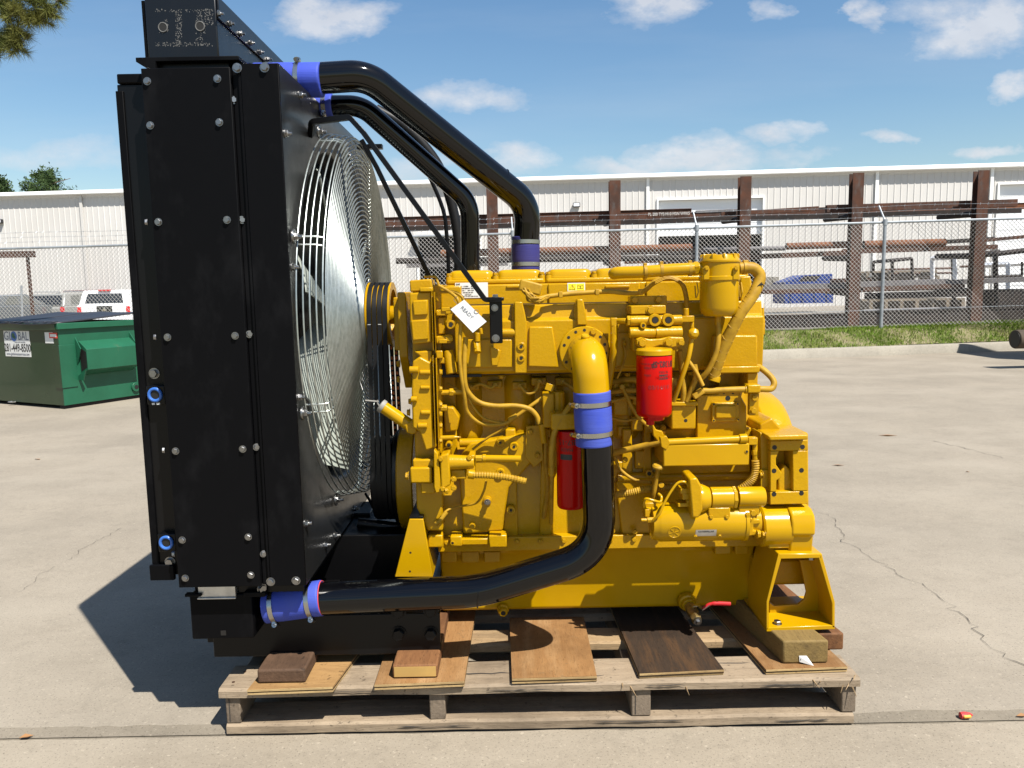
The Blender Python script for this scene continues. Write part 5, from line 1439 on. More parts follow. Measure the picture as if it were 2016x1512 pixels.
# ball valve
q = P(1352, 1184, 2.78); dv = (P(1376, 1228, 2.64) - q).normalized()
E_('valve_boss', MB().lathe([(.034, -.01), (.034, .010), (.026, .014), (.026, .03)], q, dv, 24), 'yellow', bevel=.002)
bvl = MB().lathe([(.019, .028), (.019, .045)], q, dv, 6).lathe([(.017, .045), (.021, .055), (.022, .075), (.019, .085), (.0165, .09), (.0165, .10)], q, dv, 20).lathe([(.020, .10), (.020, .118), (.018, .122)], q, dv, 6).build('drain_valve', M['brass'], eng)
MB().cyl(q + dv * .122, q + dv * .132, .0145, n=18).box(-.006, .006, -.006, .006, 0, .008, Matrix.Translation(q + dv * .132) @ dv.to_track_quat('Z', 'Y').to_matrix().to_4x4()).build('valve_plug', M['zinc'], bvl)
st_ = q + dv * .066
MB().cyl(st_, st_ + V((.002, -.008, .028)), .006, n=10).build('valve_stem', M['brass'], bvl)
hp = [st_ + V((.002, -.008, .026)), st_ + V((.02, -.012, .026))] + pxs([(1384, 1199, 2.68), (1396, 1190, 2.68), (1412, 1188, 2.68), (1438, 1189, 2.68)])
MB().band(hp[:4], .008, .003, (0, 1, 0)).build('lever', M['zinc'], bvl)
MB().tube(spline(hp[2:], 5), [.006] * 8 + [.0075] * 8, 10).build('lever_sleeve', M['redh'], bvl)

# ---------- cylinder head, intake casting and rocker covers
xa = P(895, 650, 2.66).x; xb = P(1504, 650, 2.66).x
zA_, zB_, zC_, zD_ = P(1200, 597, 2.68).z, P(1200, 628, 2.66).z, P(1200, 733, 2.66).z, P(1200, 560, 2.74).z
E_('intake_casting', MB().prism([(2.690, zA_), (2.678, zB_ + .006), (2.655, zB_), (2.662, zC_ + .01), (2.675, zC_), (3.3, zC_), (3.3, zA_)], xa, xb, 'x'), bevel=.007, seg=3)
E_('cylinder_head', MB().box(P(880, 570, 2.75).x, P(1480, 570, 2.75).x, 2.75, 3.32, zA_ - .002, P(1180, 556, 2.75).z), bevel=.006)
for (u0, u1, v0, v1) in ((1013, 1037, 594, 735), (1136, 1156, 589, 640)):
    E_('casting_rib', MB().pp([(u0, v0), (u1 - 8, v0), (u1, v0 + 40) if v1 > 700 else (u1 - 2, v0 + 30), (u1, v1), (u0, v1)], 2.637, 2.70), bevel=.004)
    E_('rib_chamfer', MB().pp([(u0 - 5, v0 + 14), (u0, v0), (u0, v1 - 95 if v1 > 700 else v1 - 6), (u0 - 5, v1 - 100 if v1 > 700 else v1 - 10)], 2.66, 2.70), bevel=.002)
boss(1026, 682, 2.637, .0145, .006); boss(1026, 705, 2.637, .0125, .006)
for pts in ([(1042, 643), (1088, 643), (1100, 724), (1040, 722)], [(905, 668), (1008, 668), (1008, 724), (905, 724)], [(1215, 655), (1262, 655), (1262, 722), (1210, 722)]):
    E_('raised_panel', MB().pp(pts, 2.646, 2.69), bevel=.006, seg=3)
E_('web_plate', MB().pp([(965, 682), (986, 690), (980, 720), (968, 720)], 2.628, 2.66), bevel=.003)
E_('cross_drilling', MB().cyl(P(988, 655, 2.652), P(1014, 655, 2.652), .014, n=16), bevel=0)
for k in range(10):
    px = 925 + k * 62; yb(px, 737 - (px - 1180) * .019, 2.68, .009, (0, -.3, -1)) if k not in (2, 3) else None
def rocker(u0, u1, py):
    """valve cover: a flanged base with two soft raised lids"""
    Y0, Y1 = 2.775, 3.26
    a, b = P(u0, py, Y0), P(u1, py, Y0); dz = .4 / 1514 * 2.78
    z0 = P(1180, 556, 2.75).z + .0005; z1 = P((u0 + u1) / 2, py, Y0).z
    zf = z0 + (z1 - z0) * .36
    o = E_('valve_cover', MB().box(a.x, b.x, Y0 - .008, Y1, z0, zf), bevel=.010, seg=3)
    m_ = (a.x + b.x) / 2
    for (c, d) in ((a.x + .004, m_ - .003), (m_ + .003, b.x - .004)):
        mb = MB(); n = 8
        # domed lid with rounded plan corners
        prof = [(0, 0), (.0, .10), (.003, .14), (.005, .62), (.009, .84), (.016, .96), (.026, 1.0)]
        prev = None
        for ins, h in prof:
            pts = []
            rr = .028 - ins * .5
            for (cx_, cy_, t0) in ((d - ins - rr, Y1 - ins - rr, 0), (c + ins + rr, Y1 - ins - rr, pi / 2), (c + ins + rr, Y0 + ins + rr, pi), (d - ins - rr, Y0 + ins + rr, 1.5 * pi)):
                for k in range(5):
                    t = t0 + k * pi / 8; pts.append(V((cx_ + rr * cos(t), cy_ + rr * sin(t), zf + (z1 - zf) * h)))
            i0 = len(mb.v); mb.v += pts; N = len(pts)
            if prev is not None: mb.f += [(prev + k, prev + (k + 1) % N, i0 + (k + 1) % N, i0 + k) for k in range(N)]
            prev = i0
        mb.f.append(tuple(prev + k for k in range(N)))
        mb.build('cover_lid', M['yellow'], o, smooth=50)
    for xx in (a.x + .008, m_, b.x - .008):
        for yy in (Y0 + .006,):
            E_('bolt_tower', MB().cyl((xx, yy, z0 + .002), (xx, yy, zf + (z1 - zf) * .42), .013, .011, 14), par=o, bevel=.002)
            bolt(o, (xx, yy, zf + (z1 - zf) * .42), (0, 0, 1), .0095, 'cast')
    # cover side below the flange with a long slot
    s0 = P(u0 + 4, 562, 2.742); s1 = P(u1 - 4, 596, 2.742)
    E_('cover_skirt', MB().box(s0.x, s1.x, 2.742, 2.80, zA_ - .001, z0 - .001), par=o, bevel=.006)
    E_('slot_lip', MB().rb((u0 + u1) / 2 + 22, 562, u1 - 24, 566, 2.736, 2.76), par=o, bevel=.002)
    return o
rocker(879, 1071, 531); rocker(1075, 1264, 528); rocker(1268, 1472, 524)
M['gasket'] = mat('dark_gasket', (.03, .018, .006), .7)
E_('pan_gasket', MB().box(P(868, 1077, 2.72).x, P(1490, 1077, 2.72).x, 2.718, 3.36, P(1180, 1078.2, 2.72).z, P(1180, 1076.2, 2.72).z), 'gasket', bevel=0)
E_('head_gasket', MB().box(P(884, 600, 2.70).x, P(1476, 600, 2.70).x, 2.728, 3.3, zA_ + .0005, zA_ + .0035), 'gasket', bevel=0)
E_('manifold_gasket', MB().box(xa + .01, xb - .03, 2.682, 3.28, zC_ - .004, zC_ - .0005), 'gasket', bevel=0)
# ---------- stickers
def sticker(par, px0, py0, px1, py1, Y, m='white', name='sticker'):
    a, b = P(px0, py0, Y), P(px1, py1, Y)
    o = MB().box(a.x, b.x, Y - .0008, Y, b.z, a.z).build(name, M[m], par); return o, a, b
o, a, b = sticker(eng, 896, 557, 961, 586, 2.7405, name='data_sticker')
rnd = random.Random(9)
flat_text('CAT', .0075, face_m((a.x + .010, 2.7392, a.z - .0055), (1, 0, 0), (0, 0, 1)), M['ink'], o, bold=.0003)
for k, s in enumerate(('NO. 119-8845      ENGINE', 'ADVERTISEMENT 283-5612', 'S/N 1     RPM 2100', 'POWER 455 KW', 'HOT RUN')):
    flat_text(s, .0052, face_m((a.x + .045, 2.7392, a.z - .0125 - .0074 * k), (1, 0, 0), (0, 0, 1)), M['ink'], o, align='CENTER')
for k in range(26):
    x = a.x + .025 + k * .0022; w = rnd.choice((.0006, .0010, .0014))
    MB().box(x, x + w, 2.7394, 2.7397, b.z + .003, b.z + .008).build('barcode_bar', M['ink'], o)
M['signy'] = mat('yellow_sign', (.85, .68, .02), .4)
o, a, b = sticker(eng, 1117, 557, 1152, 573, 2.7405, name='warning_sticker')
w_ = (b.x - a.x); h_ = a.z - b.z
MB().box(a.x + w_ * .05, a.x + w_ * .49, 2.7390, 2.7396, b.z + h_ * .1, a.z - h_ * .1).build('warning_field', M['signy'], o)
MB().box(a.x + w_ * .51, a.x + w_ * .95, 2.7390, 2.7396, b.z + h_ * .1, a.z - h_ * .1).build('warning_field', M['signy'], o)
cx_, cz_ = a.x + w_ * .27, (a.z + b.z) / 2
MB().tube([(cx_ - .010, 2.7388, cz_ - .0075), (cx_ + .010, 2.7388, cz_ - .0075), (cx_, 2.7388, cz_ + .009)], .0011, 4, closed=True).build('warning_triangle', M['ink'], o)
MB().box(cx_ - .0008, cx_ + .0008, 2.7384, 2.7389, cz_ - .002, cz_ + .004).box(cx_ - .0008, cx_ + .0008, 2.7384, 2.7389, cz_ - .005, cz_ - .0035).build('warning_mark', M['ink'], o)
cx_ = a.x + w_ * .73
MB().tube([(cx_ - .010, 2.7388, cz_ + .005), (cx_ - .001, 2.7388, cz_ + .004), (cx_ - .001, 2.7388, cz_ - .006), (cx_ - .010, 2.7388, cz_ - .005)], .0009, 4, closed=True).build('manual_page', M['ink'], o)
MB().tube([(cx_ + .010, 2.7388, cz_ + .005), (cx_ + .001, 2.7388, cz_ + .004), (cx_ + .001, 2.7388, cz_ - .006), (cx_ + .010, 2.7388, cz_ - .005)], .0009, 4, closed=True).build('manual_page', M['ink'], o)
# hanging paper tag
tg = thing('paper_tag', 'white laminated READY tag hanging from the front harness', 'tag', P(925, 622, 2.575))
tc = [P(914, 590, 2.572), P(958, 633, 2.568), P(931, 655, 2.566), P(887, 609, 2.572)]
tn = (tc[1] - tc[0]).cross(tc[3] - tc[0]).normalized()
MB().add([p + tn * .0006 for p in tc] + [p - tn * .0006 for p in tc], [(0, 1, 2, 3), (7, 6, 5, 4), (0, 4, 5, 1), (1, 5, 6, 2), (2, 6, 7, 3), (3, 7, 4, 0)]).build('card', M['white'], tg)
tr_ = (tc[1] - tc[0]).normalized(); tu = (tc[0] - tc[3]).normalized(); tcn = sum(tc, V()) / 4
nrm = tr_.cross(tu).normalized(); sgn = 1 if nrm.y < 0 else -1
flat_text('READY', .017, face_m(tcn - tr_ * .012 + tu * .004 + nrm * sgn * .0009, tr_, tu), M['greyink'], tg, ext=.0002)
MB().tube([tcn + tr_ * .004 + tu * .028 + nrm * sgn * .001 + (tr_ * cos(t) + tu * sin(t)) * .008 * (1 - t / 40) for t in [k * .5 for k in range(26)]], .0005, 4).build('pen_swirl', M['greyink'], tg)
MB().tube([tc[0].lerp(tc[3], .5), P(893, 590, 2.57), P(900, 583, 2.60)], .001, 5).build('tie', M['zinc'], tg)

# ---------- front gear housing
E_('front_wall', MB().pp([(862, 565), (908, 563), (908, 742), (862, 745)], 2.705, 3.3), bevel=.004)
E_('front_wall_lower', MB().rb(860, 740, 905, 1058, 2.76, 3.3), bevel=.006)
E_('front_housing', MB().pp([(812, 562), (868, 560), (872, 1045), (842, 1045), (820, 1000), (816, 860), (812, 700)], 2.66, 3.38), bevel=.008, seg=3)
fh = E_('gear_cover', MB().pp([(806, 577), (849, 574), (850, 674), (812, 678), (807, 640)], 2.615, 2.72), bevel=.008, seg=3)
E_('cover_cap', MB().pp([(806, 552), (849, 549), (852, 572), (807, 575)], 2.63, 2.74), par=fh, bevel=.007, seg=3)
E_('cover_ledge', MB().pp([(812, 592), (842, 590), (842, 620), (814, 622)], 2.606, 2.62), par=fh, bevel=.006, seg=3)
E_('cover_ledge', MB().pp([(809, 631), (843, 629), (843, 668), (812, 671)], 2.608, 2.62), par=fh, bevel=.005, seg=3)
E_('cover_flange', MB().rb(849, 573, 853, 690, 2.600, 2.75), par=fh, bevel=.0015)
E_('cover_flange', MB().rb(854, 575, 858, 695, 2.606, 2.75), par=fh, bevel=.0015)
E_('top_clip', MB().rb(826, 566, 852, 574, 2.600, 2.625), par=fh, bevel=.003)
E_('cover_web', MB().pp([(815, 692), (850, 690), (850, 720), (836, 712), (824, 700)], 2.625, 2.70), par=fh, bevel=.008, seg=3)
gl = E_('lower_gear_cover', MB().pp([(812, 712), (826, 702), (850, 715), (852, 842), (860, 880), (838, 888), (826, 850), (812, 842), (810, 770)], 2.605, 2.72), bevel=.009, seg=3)
for (px, py, w, h) in ((815, 728, 9, 7), (837, 733, 10, 5), (837, 763, 9, 4), (815, 786, 6, 6), (838, 812, 9, 5), (832, 838, 9, 6)):
    E_('cover_boss', MB().cyl(P(px - w, py, 2.602), P(px + w, py, 2.602), h / 1514 * 2.6, n=16), par=gl, bevel=.002)
E_('cover_flange', MB().rb(852, 700, 857, 880, 2.590, 2.75), par=gl, bevel=.0015)
E_('cover_flange', MB().rb(859, 705, 863, 885, 2.600, 2.75), par=gl, bevel=.0015)
for py in (733, 766, 797, 815, 838, 868): yb(866, py, 2.615, .0095, RIGHT, gl)
for px, py in ((810, 790), (807, 812)): bolt(gl, P(px, py, 2.66), (-1, 0, 0), .011, 'cast')
# accessory drive plate in front of the housing
E_('drive_plate', MB().prism([(2.74, P(790, 575, 2.8).z), (3.34, P(790, 575, 2.8).z), (3.34, P(790, 700, 2.8).z), (3.2, P(790, 768, 2.8).z), (2.86, P(790, 768, 2.8).z), (2.74, P(790, 700, 2.8).z)], P(786, 650, 2.76).x, P(803, 650, 2.76).x, 'x'), bevel=.004)
E_('drive_flange', MB().prism([(2.80, P(790, 585, 2.8).z), (3.28, P(790, 585, 2.8).z), (3.28, P(790, 690, 2.8).z), (2.80, P(790, 690, 2.8).z)], P(776, 650, 2.80).x, P(786, 650, 2.76).x - .0005, 'x'), bevel=.006)
for py in (716, 747): bolt(eng, V((P(785, py, 2.76).x, 2.79, P(785, py, 2.79).z)), (-1, 0, 0), .012, 'cast')
# solenoids and plugs behind the gear cover
for (u0, v0, u1, v1, Y) in ((858, 610, 880, 622, 2.625), (858, 662, 888, 676, 2.615), (862, 625, 876, 658, 2.64), (858, 690, 872, 706, 2.62), (864, 704, 880, 716, 2.63)):
    E_('solenoid_body', MB().rb(u0, v0, u1, v1, Y, 2.70), bevel=.004)
for (px, py, w, Y) in ((884, 614, 7, 2.62), (884, 668, 7, 2.61), (872, 672, 8, 2.608), (879, 609, 10, 2.62)): E_('connector', MB().rb(px - w, py - 4, px + w, py + 4, Y, Y + .03), bevel=.002)
boss(888, 639, 2.63, .0155, .012, bore=.007)
E_('plug_body', MB().cyl(P(882, 690, 2.64), P(891, 735, 2.63), .016, .022, 20), bevel=.002); boss(889, 727, 2.628, .015, .010, bore=.006)
E_('sensor', MB().cyl(P(938, 672, 2.64), P(940, 694, 2.62), .013, n=8).cyl(P(940, 655, 2.63), P(940, 672, 2.63), .010, n=12), bevel=.001)
E_('sensor_cap', MB().cyl(P(946, 646, 2.63), P(948, 658, 2.63), .006, n=8), bevel=.001)
E_('fuel_fitting', MB().cyl(P(868, 773, 2.62), P(912, 771, 2.62), .009, n=8).cyl(P(885, 772, 2.62), P(893, 772, 2.62), .014, n=6), bevel=.001)
E_('fuel_fitting', MB().cyl(P(868, 803, 2.62), P(880, 803, 2.62), .012, n=6), bevel=.001)
E_('small_cover', MB().pp([(872, 800), (893, 802), (905, 822), (900, 848), (876, 852)], 2.69, 2.75), bevel=.008, seg=3)
E_('nozzle', MB().cyl(P(868, 862, 2.62), P(895, 861, 2.62), .008, n=12).cyl(P(895, 861, 2.62), P(908, 861, 2.62), .007, .001, 10), bevel=0)
boss(884, 875, 2.66, .012, .014, bore=.006)
# oil filler neck with grey wing cap
of = E_('oil_filler', MB().cyl(P(808, 838, 2.66), P(754, 801, 2.66), .0225, .0215, 24), 'yellow', bevel=.002)
q = P(754, 801, 2.66); d = (P(754, 801, 2.66) - P(808, 838, 2.66)).normalized()
M['capg'] = mat('grey_cap', (.22, .21, .19), .6)
MB().lathe([(.0235, -.004), (.0245, .002), (.024, .010), (.015, .013)], q, d, 24).build('filler_cap', M['capg'], of)
MB().band([q + d * .014 + V((-.006, 0, .016)), q + d * .022, q + d * .014 + V((.006, 0, -.016))], .004, .003, (0, 1, 0)).tube([q + d * .018 + V((0, 0, .008)), q + d * .02 + V((-.045, 0, .012))], .003, 6).build('cap_wing', M['capg'], of)
E_('filler_flange', MB().pp([(797, 838), (812, 826), (822, 850), (812, 856), (800, 852)], 2.635, 2.70), par=of, bevel=.004)

# ---------- fan drive, belts and crank damper
def wheelx(name, prof, x, z, m, par=eng, n=48): return MB().lathe(prof, (x, FC.y, z), (1, 0, 0), n).build(name, M[m], par, smooth=30)
zP = P(740, 622, 2.95).z; zK = P(780, 955, 2.9).z
xp0, xp1 = P(722, 640, 2.93).x, P(766, 640, 2.93).x
pl = wheelx('fan_pulley', [(.05, -.004), (.128, -.004), (.128, .003), (.118, .004), (.118, xp1 - xp0 - .004), (.128, xp1 - xp0 - .003), (.128, xp1 - xp0 + .004), (.10, xp1 - xp0 + .004), (.095, xp1 - xp0 - .03), (.05, xp1 - xp0 - .03)], xp0, zP, 'cast')
wheelx('pulley_hub', [(.045, 0), (.06, .004), (.07, .02), (.055, .03), (.055, .09)], xp0 - .085, zP, 'cast', pl)
wheelx('fan_spacer', [(.04, 0), (.085, .002), (.085, .02), (.07, .03)], xp0 - .035, zP, 'cast', pl)
wheelx('drive_shaft', [(.036, 0), (.036, P(785, 640, 2.9).x - xp1 + .06)], xp1 - .03, zP, 'cast', pl)
q = P(777, 627, 2.99); MB().cyl(q + V((0, -.003, 0)), q + V((0, .01, 0)), .004, n=10).build('grease_hole', M['hole'], pl)
rk = .168
kp = wheelx('crank_pulley', [(.06, 0), (rk, 0), (rk, .006), (rk - .012, .010), (rk - .012, .016), (rk, .02), (rk, .026), (rk - .012, .03), (rk - .012, .038), (rk, .042), (rk, .05), (rk - .012, .054), (rk - .012, .062), (rk, .066), (rk, .074), (.06, .074)], xp0 - .002, zK, 'satin')
xd0, xd1 = P(779, 950, 2.84).x, P(812, 950, 2.84).x
dmpr = wheelx('crank_damper', [(.06, 0), (.205, 0), (.212, .005), (.212, xd1 - xd0 - .005), (.205, xd1 - xd0), (.06, xd1 - xd0)], xd0, zK, 'cast')
wheelx('damper_ring', [(.10, 0), (.186, .0), (.190, .004), (.190, .02), (.10, .02)], xd0 - .0205, zK, 'satin', dmpr)
for k in range(8):
    t = 2 * pi * k / 8; bolt(kp, (xp0 - .002, FC.y + .11 * cos(t), zK + .11 * sin(t)), (-1, 0, 0), .011, 'satin')
bl = 2 * (zP - zK)
def belt(xc, w):
    r1, r2 = .1215, rk - .004; D = zP - zK; al = math.asin((r1 - r2) / D)
    pts = []
    for k in range(25):
        t = -al + (pi + 2 * al) * k / 24; pts.append((FC.y + r1 * cos(t), zP + r1 * sin(t)))
    for k in range(25):
        t = pi + al + (pi - 2 * al) * k / 24; pts.append((FC.y + r2 * cos(t), zK + r2 * sin(t)))
    mb = MB(); N = len(pts); cy = FC.y; cz = (zP + zK) / 2
    for i, (y, z) in enumerate(pts):
        a_, b_ = V(pts[i - 1]), V(pts[(i + 1) % N]); t = (b_ - a_).normalized(); nn = V((t.y, -t.x))
        if nn.dot(V((y - cy, (z - cz) * .2))) < 0: nn = -nn
        yo, zo = y + nn.x * .0065, z + nn.y * .0065
        mb.v += [V((xc - w * .72, y, z)), V((xc - w, yo, zo)), V((xc + w, yo, zo)), V((xc + w * .72, y, z))]
    mb.f = [(i * 4 + k, ((i + 1) % N) * 4 + k, ((i + 1) % N) * 4 + (k + 1) % 4, i * 4 + (k + 1) % 4) for i in range(N) for k in range(4)]
    return mb.build('drive_belt', M['rubber'], eng, smooth=50)
bw = (xp1 - xp0 - .006) / 4
far_y = FC.y + .125
for k in range(4):
    o = belt(xp0 + .003 + bw * (k + .5), bw * .41)
    rr = random.Random(k)
    z = zP - .07
    xx = xp0 + .003 + bw * (k + .5)
    # printing on the inner face of the far run and on the near run
    while z > zK + .14:
        if k > 1 and rr.random() < .8:
            yy = far_y - (zP - z) * -.06
            MB().box(xx - bw * .25, xx + bw * .25, far_y + (zP - z) * .058 - .0095, far_y + (zP - z) * .058 - .008, z - .012, z).build('belt_print', M['orange'], o)
        z -= .021
    for zz in (zP - .03, zP - .19 - .01 * k, zP - .36):
        if k % 2 == 0: MB().box(xx - bw * .3, xx + bw * .3, FC.y - .1285 - (zP - zz) * .062, FC.y - .1275 - (zP - zz) * .062, zz - .007, zz).build('belt_print', M['white'], o)

# ---------- water pump / fuel transfer pump at the front lower side
E_('pump_drive', MB().rb(807, 921, 851, 951, 2.60, 2.75), bevel=.008, seg=3)
E_('pump_arm', MB().rb(812, 905, 856, 921, 2.615, 2.72), bevel=.008, seg=3)
E_('pump_lower', MB().rb(828, 950, 856, 972, 2.62, 2.75), bevel=.006, seg=3)
pf = E_('pump_flange', MB().pp([(854, 885), (862, 893), (870, 968), (858, 972), (854, 960)], 2.575, 2.72), bevel=.004)
E_('pump_body', MB().pp([(866, 897), (884, 892), (887, 955), (868, 966)], 2.57, 2.70), par=pf, bevel=.009, seg=3)
E_('pump_outlet', MB().cyl(P(884, 910, 2.60), P(934, 910, 2.60), .027, .022, 20), par=pf, bevel=.003)
E_('pump_nose', MB().rb(886, 925, 918, 944, 2.60, 2.68), par=pf, bevel=.008, seg=3)
E_('outlet_flange', MB().rb(922, 896, 936, 938, 2.585, 2.66), par=pf, bevel=.004)
for px, py in ((868, 903), (893, 943), (893, 960), (872, 962), (880, 966)): yb(px, py, 2.572, .0085, FRONT, pf)
for px, py in ((924, 901), (925, 933)): yb(px, py, 2.583, .0085, FRONT, pf)
bolt(eng, P(805, 937, 2.62), (-1, 0, 0), .013, 'cast')
yb(877, 966, 2.57, .009, RIGHT, pf)
E_('hose_nut', MB().cyl(P(936, 902, 2.585), P(952, 902, 2.585), .012, n=6).cyl(P(950, 902, 2.585), P(957, 902, 2.585), .014, n=16), bevel=.001)
MB().cyl(P(955, 902, 2.585), P(1026, 903, 2.57), .0112, n=16).build('cut_hose', M['yellow'], eng)
MB().cyl(P(922, 933, 2.585), P(934, 935, 2.585), .016, n=12).build('hose_elbow', M['cast'], eng)
corrug('corrugated_sleeve', [(931, 935, 2.58), (965, 936, 2.575), (1000, 940, 2.57), (1036, 948, 2.565)], .0125)
q = P(960, 984, 2.712); E_('level_switch', MB().lathe([(.016, 0), (.016, .008), (.010, .01), (.010, .022)], q, (0, -1, -.1), 18), bevel=0); bolt(eng, q + V((0, -.022, -.002)), (0, -1, -.1), .009, 'zinc')
hoseE('sensor_wire', [(957, 948, 2.60), (952, 968, 2.62), (938, 990, 2.65), (905, 997, 2.68), (880, 1005, 2.66), (862, 1028, 2.65)], .0042)
hoseE('wire_sleeve', [(879, 1008, 2.655), (868, 1022, 2.65), (858, 1032, 2.65)], .0085)
# front support
fs = E_('front_support', MB().pp([(806, 1022), (833, 1022), (852, 1136), (777, 1136)], 2.625, 2.64), 'yellow', bevel=.002)
E_('support_side', MB().pp([(830, 1023), (833, 1023), (852, 1136), (848, 1136)], 2.641, 2.95), 'yellow', fs, bevel=0)
E_('support_cap', MB().rb(806, 1017, 833, 1022, 2.63, 2.95), 'satin', fs, bevel=.001)
for px, py in ((808, 1088), (807, 1125)):
    q = P(px, py, 2.6245); MB().cyl(q, q + V((0, .003, 0)), .0038, n=12).build('bolt_hole', M['hole'], fs)
E_('support_foot', MB().rb(770, 1150, 866, 1206, 2.66, 3.36), 'satin', fs, bevel=.003)
E_('trunnion', MB().rb(832, 985, 868, 1055, 2.72, 3.3), bevel=.01)

# ---------- aftercooler elbow, flange and hose neck
q = P(1150, 691, 2.655); fy = 2.640
fl = MB().lathe([(.087, 0), (.087, .012), (.084, .015), (.05, .016)], q, (0, -1, 0), 48).build('elbow_flange', M['yellow'], eng)
for k in range(14):
    t = radians(-150 + k * 24)
    p = q + V((.073 * cos(t), -.0162, .073 * sin(t)))
    if k in (4, 9): bolt(fl, p, FRONT, .0105, 'cast')
    else: MB().cyl(p, p + V((0, .003, 0)), .0052, n=14).build('bolt_hole', M['hole'], fl)
el = rounded([q + V((0, .0, 0)), V((P(1160, 700, LY).x, LY, q.z - .005)), P(1166, 790, LY)], .085, 12)
MB().tube(el, [.058] * 4 + [.0575] * (len(el) - 4), 32).build('elbow', M['yellow'], eng, smooth=60)
MB().lathe([(.014, 0), (.014, .012), (.011, .016)], P(1152, 668, 2.52), (0, -.35, 1), 16).build('elbow_boss', M['yellow'], eng)

# ---------- harness with coiled connector
cn = E_('connector', MB().box(-.042, .036, -.016, .014, -.020, .020, Matrix.Translation(P(1046, 566, 2.655)) @ Matrix.Rotation(radians(16), 4, 'Y')), 'hosey', bevel=.009, seg=3)
MB().cyl(P(1032, 562, 2.645), P(1032, 562, 2.68), .016, n=18).build('connector_end', M['hosey'], cn)
rnd = random.Random(8)
for k in range(16):
    j = lambda s: rnd.uniform(-s, s)
    hoseE('loop_wire', [(1034 + j(7), 568 + j(6), 2.645 + j(.012)), (1044 + j(6), 585 + j(7), 2.636 + j(.016)), (1058 + j(5), 592 + j(6), 2.632 + j(.016)), (1071 + j(3), 587 + j(4), 2.645), (1084, 582 + j(2), 2.66)], .0034, n=6)
hn = hoseE('wiring_harness', [(1076, 584, 2.66), (1105, 580, 2.665), (1140, 577, 2.665), (1198, 574, 2.665), (1240, 577, 2.665), (1266, 574, 2.66), (1292, 553, 2.655), (1318, 546, 2.655), (1342, 558, 2.655), (1351, 585, 2.66), (1352, 610, 2.67)], .0085)
for px, py in ((1104, 580), (1176, 575), (1262, 575)): MB().rb(px - 4, py - 6, px + 4, py + 6, 2.652, 2.675).build('harness_clip', M['hosey'], hn, bevel=.002)
for k in range(3): hoseE('harness_strand', [(1198, 572 + k * 2, 2.658), (1230, 576 + k * 1.6, 2.657), (1262, 573 + k * 2, 2.655), (1293, 551 + k * 3, 2.648), (1318, 544 + k * 2, 2.647), (1343, 557 + k, 2.647)], .0036, par=hn, n=6)
# front hoses
hoseE('fuel_line', [(908, 632, 2.60), (905, 680, 2.59), (906, 722, 2.59), (914, 774, 2.60), (921, 812, 2.62), (950, 834, 2.64), (992, 834, 2.65), (1017, 819, 2.65), (1048, 797, 2.65), (1078, 776, 2.66)], .0068)
hoseE('fuel_line', [(917, 664, 2.60), (914, 722, 2.595), (918, 764, 2.60), (940, 790, 2.61), (972, 799, 2.61), (1015, 799, 2.61), (1042, 805, 2.61), (1056, 818, 2.61), (1062, 834, 2.61)], .0088)
hoseE('wire', [(912, 720, 2.605), (922, 780, 2.61), (944, 816, 2.63), (965, 828, 2.64), (1000, 838, 2.66), (960, 862, 2.69), (930, 885, 2.69)], .0042)
hoseE('wire', [(864, 562, 2.63), (884, 574, 2.62), (900, 588, 2.60), (907, 612, 2.60), (908, 640, 2.60)], .0055)
hoseE('wire', [(866, 575, 2.64), (892, 575, 2.63), (908, 583, 2.62), (914, 594, 2.62)], .0055)
hoseE('wire', [(836, 545, 2.66), (856, 545, 2.65), (862, 555, 2.64), (865, 572, 2.64)], .0045)
E_('harness_stub', MB().cyl(P(1002, 827, 2.645), P(1018, 818, 2.645), .0095, n=12), 'hosey', bevel=0)
E_('tag_plate', MB().box(-.016, .012, -.001, .001, -.012, .012, Matrix.Translation(P(1083, 763, 2.62)) @ Matrix.Rotation(radians(20), 4, 'Y')), 'yellow', bevel=.001)
# ---------- oil filter behind the pipe
def canister(px0, px1, py0, py1, Yc, top, par=eng):
    c = P((px0 + px1) / 2, py0, Yc); r = (P(px1, py0, Yc).x - P(px0, py0, Yc).x) / 2; zb = P((px0 + px1) / 2, py1, Yc).z; L_ = c.z - zb
    o = MB().lathe([(r * .8, 0), (r * .97, .001), (r, .006), (r, L_ - .014), (r * .97, L_ - .006), (r * .88, L_)], c, (0, 0, -1), 40).build('filter_can', M['red'], par, smooth=40)
    return o, c, r, L_
def wrap_text(par, s, size, c, r, z, ang, m, flip=False, sx=1.0, bold=0):
    me = flat_text(s, size, None, M[m], None, 'lettering', .0, bold, 'CENTER', sx)
    for v in me.vertices:
        x, y = v.co.x, v.co.y
        if flip: x, y = -x, -y
        t = ang + x / r; v.co = (c.x + (r + .0006) * sin(t), c.y - (r + .0006) * cos(t), z + y)
    return place('lettering', me, par)
of2, c, r, L_ = canister(1095, 1150, 846, 998, 2.60, 0)
wrap_text(of2, 'B7-15', .026, c, r, c.z - .035, -.35, 'ink', True)
wrap_text(of2, 'MADE', .017, c, r, c.z - .060, -.35, 'ink', True)
mb = MB()
for k in range(12):
    t0, t1 = -.85 + k * .075, -.85 + (k + 1) * .075
    mb.add([V((c.x + (r + .0005) * sin(t), c.y - (r + .0005) * cos(t), z)) for t, z in ((t0, c.z - .077), (t1, c.z - .077), (t1, c.z - .096), (t0, c.z - .096))], [(0, 1, 2, 3)])
mb.build('print_bar', M['ink'], of2)
E_('filter_base', MB().rb(1085, 815, 1150, 846, 2.56, 2.75), bevel=.008)
E_('filter_base', MB().rb(1068, 775, 1092, 842, 2.63, 2.76), bevel=.006)
